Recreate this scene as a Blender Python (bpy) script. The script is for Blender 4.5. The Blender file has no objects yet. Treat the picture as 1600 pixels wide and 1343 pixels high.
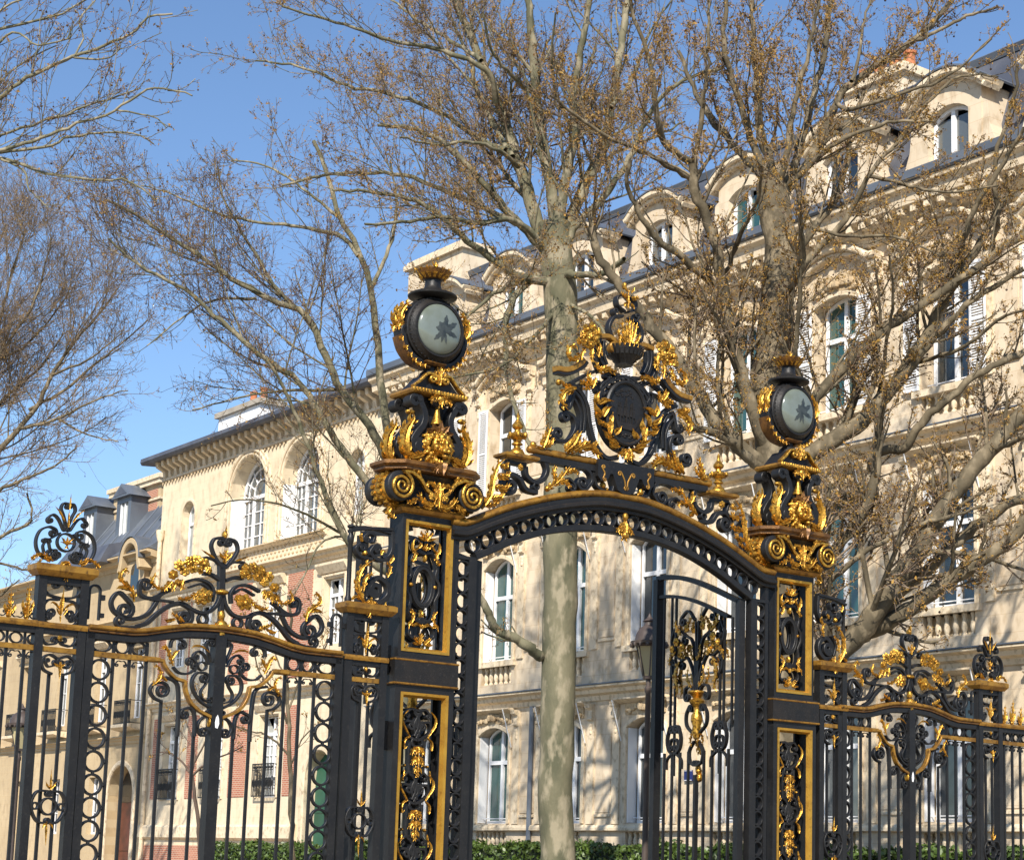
import bpy, bmesh, math, random
import numpy as np
from mathutils import Vector, Matrix
random.seed(7)
rng = np.random.default_rng(11)
PI = math.pi
sc = bpy.context.scene
COL = sc.collection

# ------------------------------------------------------------------ camera, sky, sun, exposure
YAW, PITCH, ROLL = math.radians(54.56712 - 90.0), math.radians(9.59593), math.radians(1.84662)
cam = bpy.data.cameras.new('camera')
cam.sensor_width = 36.0
cam.lens = 2961.25 / 1600 * 36
cam.shift_y = (860 - 671.5) / 1600
cam.clip_end = 4000
cam_o = bpy.data.objects.new('camera', cam)
COL.objects.link(cam_o)
cam_o.matrix_world = (Matrix.Translation((-12.9802, -20.1870, 1.6)) @ Matrix.Rotation(YAW, 4, 'Z')
                      @ Matrix.Rotation(PI / 2 + PITCH, 4, 'X') @ Matrix.Rotation(ROLL, 4, 'Z'))
sc.camera = cam_o

SUN_EL = math.radians(40.0)
SUN_AZ = math.radians(227.0)            # compass-like, clockwise from +Y: behind the photographer
world = bpy.data.worlds.new('World')
sc.world = world
world.use_nodes = True
wn = world.node_tree
wn.nodes.clear()
sky = wn.nodes.new('ShaderNodeTexSky')
sky.sky_type = 'NISHITA'
sky.sun_disc = False
sky.sun_elevation = SUN_EL
sky.sun_rotation = SUN_AZ
sky.altitude = 50
sky.air_density = 1.0
sky.dust_density = 0.1
sky.ozone_density = 5.0
bg = wn.nodes.new('ShaderNodeBackground')
bg.inputs[1].default_value = 0.115
wo = wn.nodes.new('ShaderNodeOutputWorld')
wn.links.new(sky.outputs[0], bg.inputs[0])
wn.links.new(bg.outputs[0], wo.inputs[0])

sun = bpy.data.lights.new('sun', 'SUN')
sun.energy = 5.0
sun.angle = math.radians(0.53)
sun.color = (1.0, 0.93, 0.82)
sun_o = bpy.data.objects.new('sun', sun)
COL.objects.link(sun_o)
to_sun = Vector((math.sin(SUN_AZ) * math.cos(SUN_EL), math.cos(SUN_AZ) * math.cos(SUN_EL), math.sin(SUN_EL)))
sun_o.rotation_euler = to_sun.to_track_quat('Z', 'Y').to_euler()
sun_o.location = (-30, -30, 40)

sc.view_settings.view_transform = 'Standard'
sc.view_settings.look = 'None'
sc.view_settings.gamma = 1.0
sc.view_settings.exposure = 0.58
sc.render.engine = 'CYCLES'
sc.cycles.max_bounces = 6
sc.cycles.diffuse_bounces = 3
sc.cycles.glossy_bounces = 3
sc.cycles.transparent_max_bounces = 8

# ------------------------------------------------------------------ materials
MAT = {}
def mat(name, base, rough=0.6, metal=0.0, var=None, vscale=3.0, bump=0.0, bscale=20.0, spec=0.5, coords='Object', stretch=(1, 1, 1), fine=None, fs=7.3, fr=(.5, .74)):
    """Principled material; var = second colour mixed in by large noise, fine = third colour by small noise."""
    m = bpy.data.materials.new(name)
    m.use_nodes = True
    nt = m.node_tree
    p = nt.nodes['Principled BSDF']
    p.inputs['Roughness'].default_value = rough
    p.inputs['Metallic'].default_value = metal
    p.inputs['Specular IOR Level'].default_value = spec
    p.inputs['Base Color'].default_value = (*base, 1)
    tc = nt.nodes.new('ShaderNodeTexCoord')
    mp = nt.nodes.new('ShaderNodeMapping')
    mp.inputs['Scale'].default_value = stretch
    if coords == 'World':
        gg = nt.nodes.new('ShaderNodeNewGeometry')
        nt.links.new(gg.outputs['Position'], mp.inputs[0])
    else:
        nt.links.new(tc.outputs[coords], mp.inputs[0])
    col = None
    def noise(scale, lo, hi, det=6):
        n = nt.nodes.new('ShaderNodeTexNoise')
        n.inputs['Scale'].default_value = scale
        n.inputs['Detail'].default_value = det
        nt.links.new(mp.outputs[0], n.inputs['Vector'])
        r = nt.nodes.new('ShaderNodeMapRange')
        r.inputs[1].default_value = lo
        r.inputs[2].default_value = hi
        nt.links.new(n.outputs[0], r.inputs[0])
        return r.outputs[0]
    if var:
        mx = nt.nodes.new('ShaderNodeMix'); mx.data_type = 'RGBA'
        mx.inputs[6].default_value = (*base, 1)
        mx.inputs[7].default_value = (*var, 1)
        nt.links.new(noise(vscale, .38, .66), mx.inputs[0])
        col = mx.outputs[2]
    if fine:
        mx2 = nt.nodes.new('ShaderNodeMix'); mx2.data_type = 'RGBA'
        if col: nt.links.new(col, mx2.inputs[6])
        else: mx2.inputs[6].default_value = (*base, 1)
        mx2.inputs[7].default_value = (*fine, 1)
        nt.links.new(noise(vscale * fs, fr[0], fr[1], 4), mx2.inputs[0])
        col = mx2.outputs[2]
    if col: nt.links.new(col, p.inputs['Base Color'])
    if bump:
        n = nt.nodes.new('ShaderNodeTexNoise')
        n.inputs['Scale'].default_value = bscale
        n.inputs['Detail'].default_value = 5
        nt.links.new(mp.outputs[0], n.inputs['Vector'])
        b = nt.nodes.new('ShaderNodeBump')
        b.inputs['Strength'].default_value = bump
        b.inputs['Distance'].default_value = 0.02
        nt.links.new(n.outputs[0], b.inputs['Height'])
        nt.links.new(b.outputs[0], p.inputs['Normal'])
    MAT[name] = m
    return m

def stone_mat(name, base, var, stain, joint, bw=1.1, rh=.42, jstr=.5):
    """Ashlar: large tone changes, rain streaks, thin joints (facades run along world Y)."""
    m = mat(name, base, .82, 0, var, .55, .25, 9, .3, 'World', (1, 1, .6), stain)
    nt = m.node_tree
    p = nt.nodes['Principled BSDF']
    src = p.inputs['Base Color'].links[0].from_socket
    g = nt.nodes.new('ShaderNodeNewGeometry')
    sx = nt.nodes.new('ShaderNodeSeparateXYZ'); nt.links.new(g.outputs['Position'], sx.inputs[0])
    cb = nt.nodes.new('ShaderNodeCombineXYZ')
    nt.links.new(sx.outputs[1], cb.inputs[0]); nt.links.new(sx.outputs[2], cb.inputs[1])
    br = nt.nodes.new('ShaderNodeTexBrick')
    br.inputs['Scale'].default_value = 1
    br.inputs['Brick Width'].default_value = bw
    br.inputs['Row Height'].default_value = rh
    br.inputs['Mortar Size'].default_value = .007
    br.inputs['Mortar Smooth'].default_value = .3
    br.inputs['Color1'].default_value = (1, 1, 1, 1)
    br.inputs['Color2'].default_value = (.9, .9, .9, 1)
    br.inputs['Mortar'].default_value = (*joint, 1)
    nt.links.new(cb.outputs[0], br.inputs['Vector'])
    mx = nt.nodes.new('ShaderNodeMix'); mx.data_type = 'RGBA'; mx.blend_type = 'MULTIPLY'
    mx.inputs[0].default_value = jstr
    nt.links.new(src, mx.inputs[6]); nt.links.new(br.outputs[0], mx.inputs[7])
    # vertical weather streaks
    st = nt.nodes.new('ShaderNodeMapping'); st.inputs['Scale'].default_value = (2.2, 2.2, .16)
    nt.links.new(g.outputs['Position'], st.inputs[0])
    n = nt.nodes.new('ShaderNodeTexNoise'); n.inputs['Scale'].default_value = 1.6; n.inputs['Detail'].default_value = 6
    nt.links.new(st.outputs[0], n.inputs['Vector'])
    r = nt.nodes.new('ShaderNodeMapRange'); r.inputs[1].default_value = .54; r.inputs[2].default_value = .86; r.inputs[4].default_value = .55
    nt.links.new(n.outputs[0], r.inputs[0])
    m2 = nt.nodes.new('ShaderNodeMix'); m2.data_type = 'RGBA'
    nt.links.new(r.outputs[0], m2.inputs[0]); nt.links.new(mx.outputs[2], m2.inputs[6])
    m2.inputs[7].default_value = (*stain, 1)
    nt.links.new(m2.outputs[2], p.inputs['Base Color'])
    return m

mat('iron', (.0085, .0085, .0095), .46, 0, (.014, .0135, .0135), 4, .15, 45, .32, 'World', fine=(.028, .026, .024), fr=(.56, .85))
mat('iron_worn', (.010, .0095, .0095), .5, 0, (.017, .014, .012), 5, .25, 40, .3, 'World', fine=(.04, .034, .03), fr=(.58, .85))
mat('gilt', (.60, .335, .05), .33, .75, (.42, .21, .03), 9, .35, 60, .45, 'World', fine=(.10, .045, .010), fs=3.1, fr=(.46, .68))
mat('gilt_clean', (.56, .31, .045), .36, .65, (.44, .225, .032), 5, .2, 50, .45, 'World', fine=(.26, .125, .02), fs=3.0, fr=(.56, .8))
mat('gilt_flat', (.37, .19, .030), .42, .45, (.20, .095, .018), 6, .2, 50, .4, 'World', fine=(.09, .042, .012), fs=3.0, fr=(.52, .75))
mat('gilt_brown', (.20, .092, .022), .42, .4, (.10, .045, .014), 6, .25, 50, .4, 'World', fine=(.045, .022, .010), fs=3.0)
mat('lamp_glass', (.145, .17, .155), .14, 0, (.105, .12, .09), 3, 0, 1, .6)
mat('etched_glass', (.018, .025, .028), .5, 0, (.05, .06, .06), 12)
stone_mat('stone', (.68, .565, .415), (.58, .47, .33), (.44, .335, .215), (.62, .50, .36))
stone_mat('stone_b', (.72, .61, .44), (.67, .555, .385), (.55, .44, .30), (.7, .6, .45), .9, .36, .35)
stone_mat('stone_c', (.53, .41, .25), (.44, .335, .20), (.40, .30, .185), (.7, .6, .45), .9, .36, .35)
mat('stone_trim', (.71, .595, .43), .8, 0, (.63, .51, .35), 1.1, .3, 12, .3, 'World', (1, 1, .8), (.38, .29, .18))
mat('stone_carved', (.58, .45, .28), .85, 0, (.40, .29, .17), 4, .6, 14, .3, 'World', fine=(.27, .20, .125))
mat('white_paint', (.80, .80, .80), .45, 0, (.72, .73, .74), 2, 0, 1, .4, 'World')
mat('slate', (.060, .066, .085), .5, 0, (.10, .105, .125), 1.2, .4, 8, .5, 'World')
mat('zinc', (.15, .17, .20), .45, .3, (.10, .115, .14), .9, .15, 6, .5, 'World')
mat('terracotta', (.50, .18, .075), .8, 0, (.36, .12, .05), 5)
mat('red_door', (.11, .032, .02), .45, 0, (.06, .02, .014), 3)
mat('green_door', (.012, .085, .05), .4, 0, (.02, .11, .07), 2)
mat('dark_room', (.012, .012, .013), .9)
mat('asphalt', (.05, .05, .052), .9, 0, (.065, .063, .06), .5, .5, 60, .3, 'World')
mat('gravel_path', (.38, .32, .24), .95, 0, (.30, .25, .19), .8, .6, 40, .2, 'World')
mat('plinth_stone', (.38, .34, .28), .85, 0, (.28, .25, .21), 1.5, .4, 20, .3, 'World')
mat('bark', (.165, .15, .095), .85, 0, (.085, .085, .052), 2.4, .6, 22, .2, 'World', (1, 1, .45), (.27, .235, .16), fs=1.7, fr=(.5, .62))
mat('bark_smooth', (.135, .108, .068), .85, 0, (.075, .062, .04), 2.6, .6, 22, .2, 'World', (1, 1, .6), (.23, .185, .12), fs=1.7, fr=(.5, .64))
mat('twig', (.14, .10, .075), .85, 0, (.085, .06, .046), 2.0, 0, 1, .2, 'World')
mat('twig_pale', (.25, .19, .13), .85, 0, (.145, .105, .075), 2.0, 0, 1, .2, 'World')
mat('bud', (.33, .20, .04), .7, 0, (.21, .13, .03), 14, 0, 1, .3, 'World', fine=(.27, .085, .022), fs=2.1)
mat('seed_ball', (.085, .05, .032), .9)
mat('hedge_leaf', (.065, .11, .016), .45, 0, (.03, .055, .011), 3, 0, 1, .5, 'World', fine=(.12, .17, .03), fs=4)
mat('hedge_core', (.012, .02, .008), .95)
mat('sign_blue', (.01, .02, .12), .4)
mat('lamp_brown', (.055, .040, .034), .5, 0, (.08, .06, .05), 3)
mat('lamp_pane', (.42, .36, .20), .25)
mat('curtain', (.05, .16, .13), .8, 0, (.03, .10, .085), 3)

def brick_mat():
    m = mat('brick', (.42, .16, .09), .85)
    nt = m.node_tree; p = nt.nodes['Principled BSDF']
    g = nt.nodes.new('ShaderNodeNewGeometry')
    sx = nt.nodes.new('ShaderNodeSeparateXYZ'); nt.links.new(g.outputs['Position'], sx.inputs[0])
    cb = nt.nodes.new('ShaderNodeCombineXYZ')
    nt.links.new(sx.outputs[1], cb.inputs[0]); nt.links.new(sx.outputs[2], cb.inputs[1])
    br = nt.nodes.new('ShaderNodeTexBrick')
    br.inputs['Scale'].default_value = 1
    br.inputs['Brick Width'].default_value = .23
    br.inputs['Row Height'].default_value = .075
    br.inputs['Mortar Size'].default_value = .012
    br.inputs['Color1'].default_value = (.42, .15, .085, 1)
    br.inputs['Color2'].default_value = (.33, .105, .06, 1)
    br.inputs['Mortar'].default_value = (.5, .36, .26, 1)
    nt.links.new(cb.outputs[0], br.inputs['Vector'])
    nt.links.new(br.outputs[0], p.inputs['Base Color'])
brick_mat()

def glass_mat(name, tint, rough):
    m = mat(name, tint, rough, 0, None, spec=.9)
    nt = m.node_tree; p = nt.nodes['Principled BSDF']
    g = nt.nodes.new('ShaderNodeNewGeometry')
    n = nt.nodes.new('ShaderNodeTexNoise'); n.inputs['Scale'].default_value = .9
    nt.links.new(g.outputs['Position'], n.inputs['Vector'])
    b = nt.nodes.new('ShaderNodeBump'); b.inputs['Strength'].default_value = .04; b.inputs['Distance'].default_value = .15
    nt.links.new(n.outputs[0], b.inputs['Height']); nt.links.new(b.outputs[0], p.inputs['Normal'])
    p.inputs['IOR'].default_value = 1.6
glass_mat('pane_dark', (.012, .018, .022), .04)
glass_mat('pane_teal', (.02, .07, .065), .06)
glass_mat('pane_grey', (.09, .10, .10), .06)
glass_mat('pane_pale', (.30, .32, .31), .08)

# ------------------------------------------------------------------ mesh helpers
def cr(pts, n=6):
    """Catmull-Rom through points (any dimension)."""
    P = [np.asarray(p, float) for p in pts]
    if len(P) < 3:
        return [P[0] + (P[-1] - P[0]) * t for t in np.linspace(0, 1, n + 1)]
    Q = [2 * P[0] - P[1]] + P + [2 * P[-1] - P[-2]]
    out = []
    for i in range(1, len(Q) - 2):
        a, b, c, d = Q[i - 1], Q[i], Q[i + 1], Q[i + 2]
        for k in range(n):
            t = k / n
            out.append(.5 * (2 * b + (c - a) * t + (2 * a - 5 * b + 4 * c - d) * t * t + (3 * b - a - 3 * c + d) * t ** 3))
    out.append(P[-1])
    return out

def curl(p, t, r, side, turns):
    """Spiral continuing from point p along unit direction t, turning clockwise (side=1) or back."""
    nrm = np.array([t[1], -t[0]]) * side
    c = p + nrm * r
    a0 = math.atan2(*(p - c)[::-1])
    N = max(10, int(turns * 14))
    out = []
    for i in range(1, N + 1):
        k = i / N
        a = a0 - side * k * turns * 2 * PI
        rr = r * (1 - .80 * k)
        out.append(c + rr * np.array([math.cos(a), math.sin(a)]))
    return out

def scroll_path(pts, s, e, n=6):
    P = cr(pts, n)
    if e:
        t = P[-1] - P[-2]; t = t / (np.linalg.norm(t) + 1e-9)
        P = P + curl(P[-1], t, *e)
    if s:
        t = P[0] - P[1]; t = t / (np.linalg.norm(t) + 1e-9)
        P = curl(P[0], t, *s)[::-1] + P
    return P

class MB:
    def __init__(self):
        self.v = []; self.f = []
    def add(self, vs, fs):
        o = len(self.v)
        self.v += [tuple(map(float, p)) for p in vs]
        self.f += [tuple(o + i for i in f) for f in fs]
        return self
    def box(self, x0, x1, y0, y1, z0, z1):
        return self.add([(x0, y0, z0), (x1, y0, z0), (x1, y1, z0), (x0, y1, z0), (x0, y0, z1), (x1, y0, z1), (x1, y1, z1), (x0, y1, z1)],
                        [(0, 3, 2, 1), (4, 5, 6, 7), (0, 1, 5, 4), (1, 2, 6, 5), (2, 3, 7, 6), (3, 0, 4, 7)])
    def ribbon(self, path, w, y0, y1, closed=False, taper=0.0, bev=.22):
        """Flat bar following a 2-D path (x,z): width w in the plane, front y0, back y1, chamfered front edges."""
        P = np.array(path); n = len(P)
        if closed:
            T = np.roll(P, -1, 0) - np.roll(P, 1, 0)
        else:
            T = np.gradient(P, axis=0)
        T /= (np.linalg.norm(T, axis=1)[:, None] + 1e-9)
        Nn = np.stack([-T[:, 1], T[:, 0]], 1)
        vs = []
        for i in range(n):
            k = w * .5 * (1 - taper * i / (n - 1))
            c = bev * k
            for o, y in ((k, y1), (k, y0 + c), (k - c, y0), (-k + c, y0), (-k, y0 + c), (-k, y1)):
                vs.append((P[i, 0] + Nn[i, 0] * o, y, P[i, 1] + Nn[i, 1] * o))
        fs = []
        m = n if closed else n - 1
        for i in range(m):
            a, b = 6 * i, 6 * ((i + 1) % n)
            for j in range(6):
                k = (j + 1) % 6
                fs.append((a + j, a + k, b + k, b + j))
        if not closed:
            fs.append(tuple(range(5, -1, -1))); e = 6 * (n - 1); fs.append(tuple(range(e, e + 6)))
        return self.add(vs, fs)
    def tube(self, path, r, n=6, cap=True):
        P = np.array([tuple(p) for p in path], float); m = len(P)
        R = np.full(m, r) if np.isscalar(r) else np.interp(np.linspace(0, 1, m), np.linspace(0, 1, len(r)), r)
        T = np.gradient(P, axis=0); T /= (np.linalg.norm(T, axis=1)[:, None] + 1e-9)
        up = np.array([0, 0, 1.]) if abs(T[0, 2]) < .9 else np.array([0, 1., 0])
        vs = []; u = up
        for i in range(m):
            u = u - T[i] * (u @ T[i]); u = u / (np.linalg.norm(u) + 1e-9)
            w = np.cross(T[i], u)
            for j in range(n):
                a = 2 * PI * j / n
                vs.append(P[i] + R[i] * (math.cos(a) * u + math.sin(a) * w))
        fs = []
        for i in range(m - 1):
            for j in range(n):
                k = (j + 1) % n
                fs.append((i * n + j, i * n + k, (i + 1) * n + k, (i + 1) * n + j))
        if cap:
            fs.append(tuple(range(n - 1, -1, -1))); fs.append(tuple((m - 1) * n + j for j in range(n)))
        return self.add(vs, fs)
    def lathe(self, prof, n=16, c=(0, 0, 0), axis='z'):
        """prof: (radius, height) list."""
        vs = []; m = len(prof)
        for r, h in prof:
            for j in range(n):
                a = 2 * PI * j / n
                x, y = r * math.cos(a), r * math.sin(a)
                q = (x, y, h) if axis == 'z' else ((x, h, y) if axis == 'y' else (h, x, y))
                vs.append((c[0] + q[0], c[1] + q[1], c[2] + q[2]))
        fs = []
        for i in range(m - 1):
            for j in range(n):
                k = (j + 1) % n
                q = (i * n + j, i * n + k, (i + 1) * n + k, (i + 1) * n + j)
                fs.append(q if axis != 'y' else q[::-1])
        if prof[0][0] > 1e-6: fs.append(tuple(range(n - 1, -1, -1)) if axis != 'y' else tuple(range(n)))
        if prof[-1][0] > 1e-6:
            e = (m - 1) * n
            fs.append(tuple(e + j for j in range(n)) if axis != 'y' else tuple(e + j for j in range(n - 1, -1, -1)))
        return self.add(vs, fs)
    def prism(self, poly, y0, y1, axis='y'):
        """poly in (x,z) extruded along y, or in (x,z)->(along) for axis 'x' given as (y,z)."""
        n = len(poly)
        if axis == 'y':
            vs = [(p[0], y0, p[1]) for p in poly] + [(p[0], y1, p[1]) for p in poly]
        elif axis == 'x':
            vs = [(y0, p[0], p[1]) for p in poly] + [(y1, p[0], p[1]) for p in poly]
        else:
            vs = [(p[0], p[1], y0) for p in poly] + [(p[0], p[1], y1) for p in poly]
        fs = [tuple(range(n)), tuple(range(2 * n - 1, n - 1, -1))]
        for i in range(n):
            k = (i + 1) % n
            fs.append((i, i + n, k + n, k))
        return self.add(vs, fs)
    def ell(self, c, r, n=8, m=5):
        vs = [(c[0], c[1], c[2] + r[2])]
        for i in range(1, m):
            a = PI * i / m
            for j in range(n):
                b = 2 * PI * j / n
                vs.append((c[0] + r[0] * math.sin(a) * math.cos(b), c[1] + r[1] * math.sin(a) * math.sin(b), c[2] + r[2] * math.cos(a)))
        vs.append((c[0], c[1], c[2] - r[2]))
        fs = [(0, 1 + j, 1 + (j + 1) % n) for j in range(n)]
        for i in range(m - 2):
            for j in range(n):
                k = (j + 1) % n
                fs.append((1 + i * n + j, 1 + (i + 1) * n + j, 1 + (i + 1) * n + k, 1 + i * n + k))
        o = 1 + (m - 2) * n; e = len(vs) - 1
        fs += [(o + j, e, o + (j + 1) % n) for j in range(n)]
        return self.add(vs, fs)
    def loft_rect(self, rows, ch=0.0):
        """rows of (half x, half y, z), lofted as (chamfered) rectangles."""
        vs = []
        k = 8 if ch else 4
        for hx, hy, z in rows:
            if ch:
                c = ch
                vs += [(-hx + c, -hy, z), (hx - c, -hy, z), (hx, -hy + c, z), (hx, hy - c, z), (hx - c, hy, z), (-hx + c, hy, z), (-hx, hy - c, z), (-hx, -hy + c, z)]
            else:
                vs += [(-hx, -hy, z), (hx, -hy, z), (hx, hy, z), (-hx, hy, z)]
        fs = [tuple(range(k - 1, -1, -1))]
        for i in range(len(rows) - 1):
            for j in range(k):
                l = (j + 1) % k
                fs.append((i * k + j, i * k + l, (i + 1) * k + l, (i + 1) * k + j))
        e = (len(rows) - 1) * k
        fs.append(tuple(range(e, e + k)))
        return self.add(vs, fs)
    def blade(self, spine, w, y=0.0, lobes=None, depth=1.0, n=None, tip=.6):
        """Cast leaf on a 2-D spine (x,z): notched edge, grooved midrib, tip rolled forward (-y)."""
        S = np.array(cr(spine, max(2, int((n or 12) / max(1, len(spine) - 1)))))
        m = len(S)
        d = np.linalg.norm(np.diff(S, axis=0), axis=1).sum()
        lobes = lobes or max(2, int(round(d / (w * .55))))
        T = np.gradient(S, axis=0); T /= (np.linalg.norm(T, axis=1)[:, None] + 1e-9)
        Nn = np.stack([-T[:, 1], T[:, 0]], 1)
        vs = []
        for i in range(m):
            t = i / (m - 1)
            env = (.5 + .5 * math.sin(PI * min(1, t * 1.2))) * (1 - t ** 4) + .05
            lob = .66 + .45 * abs(math.sin(PI * lobes * t + .4))
            hw = w * .5 * env * lob
            roll = -w * tip * .5 * depth * (t ** 3)
            for u, dy in ((-1, .12), (-.55, -.36), (0, -.12), (.55, -.36), (1, .12)):
                vs.append((S[i, 0] + Nn[i, 0] * hw * u, y + dy * w * depth * env + roll, S[i, 1] + Nn[i, 1] * hw * u))
            vs.append((S[i, 0], y + .16 * w * depth + roll, S[i, 1]))
        fs = []
        for i in range(m - 1):
            a, b = 6 * i, 6 * i + 6
            for j in range(6):
                k = (j + 1) % 6
                fs.append((a + j, b + j, b + k, a + k))
        fs.append(tuple(range(6))); fs.append(tuple(range(6 * m - 1, 6 * m - 7, -1)))
        return self.add(vs, fs)
    def leaf(self, spine, w, y=0.0, lobes=None, depth=1.0, n=None):
        """Acanthus: a curling midrib blade with pointed lobes sprouting from both edges."""
        S = np.array(cr(spine, 10)); d = np.linalg.norm(np.diff(S, axis=0), axis=1).sum()
        if w < .055 or d < w * 1.25:
            return self.blade(spine, w, y, lobes, depth, n or 8)
        self.blade(spine, w * .62, y - w * .08, None, depth, n or 10)
        s_ = np.r_[0, np.cumsum(np.linalg.norm(np.diff(S, axis=0), axis=1))] / d
        k = int(min(6, max(3, round(d / (w * .42)))))
        for i in range(k):
            t = .10 + .72 * i / max(1, k - 1)
            p = np.array([np.interp(t, s_, S[:, 0]), np.interp(t, s_, S[:, 1])])
            q = np.array([np.interp(min(1, t + .06), s_, S[:, 0]), np.interp(min(1, t + .06), s_, S[:, 1])])
            u = (q - p) / (np.linalg.norm(q - p) + 1e-9)
            L = w * (.62 - .26 * t)
            for sg in (-1, 1):
                v = np.array([-u[1], u[0]]) * sg
                self.blade([p + v * w * .08, p + v * L * .62 + u * L * .35, p + v * L * .86 + u * L * .95], w * (.40 - .12 * t), y + .01 - .02 * (i % 2), 2, depth * .9, 5, .9)
        return self

def mesh_of(mb, name='mesh', material=None, smooth=True, angle=38):
    me = bpy.data.meshes.new(name)
    me.from_pydata(mb.v, [], mb.f)
    if smooth:
        me.polygons.foreach_set('use_smooth', [True] * len(me.polygons))
        me.update()
        me.set_sharp_from_angle(angle=math.radians(angle))
    if material: me.materials.append(MAT[material])
    return me

def fix_normals(me):
    bm = bmesh.new(); bm.from_mesh(me)
    bmesh.ops.recalc_face_normals(bm, faces=bm.faces[:])
    bm.to_mesh(me); bm.free()

def link(name, me, parent=None):
    o = bpy.data.objects.new(name, me)
    COL.objects.link(o)
    if parent: o.parent = parent
    return o

def part(name, mb, material, parent, smooth=True, angle=38, fix=True):
    me = mesh_of(mb, name, material, smooth, angle)
    if fix:
        fix_normals(me)
    return link(name, me, parent)

def thing(name, label, cat, loc=(0, 0, 0), rz=0, group=None):
    o = bpy.data.objects.new(name, None)
    o.empty_display_size = .2
    COL.objects.link(o)
    o.location = loc; o.rotation_euler = (0, 0, rz)
    o['label'] = label; o['category'] = cat
    if group: o['group'] = group
    return o

def tag(o, label, cat, group=None):
    o['label'] = label; o['category'] = cat
    if group: o['group'] = group
    return o

def dup(root, loc, label=None, scale=None, rz=None):
    r = root.copy(); COL.objects.link(r); r.location = loc
    if scale: r.scale = scale
    if rz is not None: r.rotation_euler = (0, 0, rz)
    if label: r['label'] = label
    for ch in list(root.children):
        c = ch.copy(); COL.objects.link(c); c.parent = r
        for g in list(ch.children):
            d = g.copy(); COL.objects.link(d); d.parent = c
    return r

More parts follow.
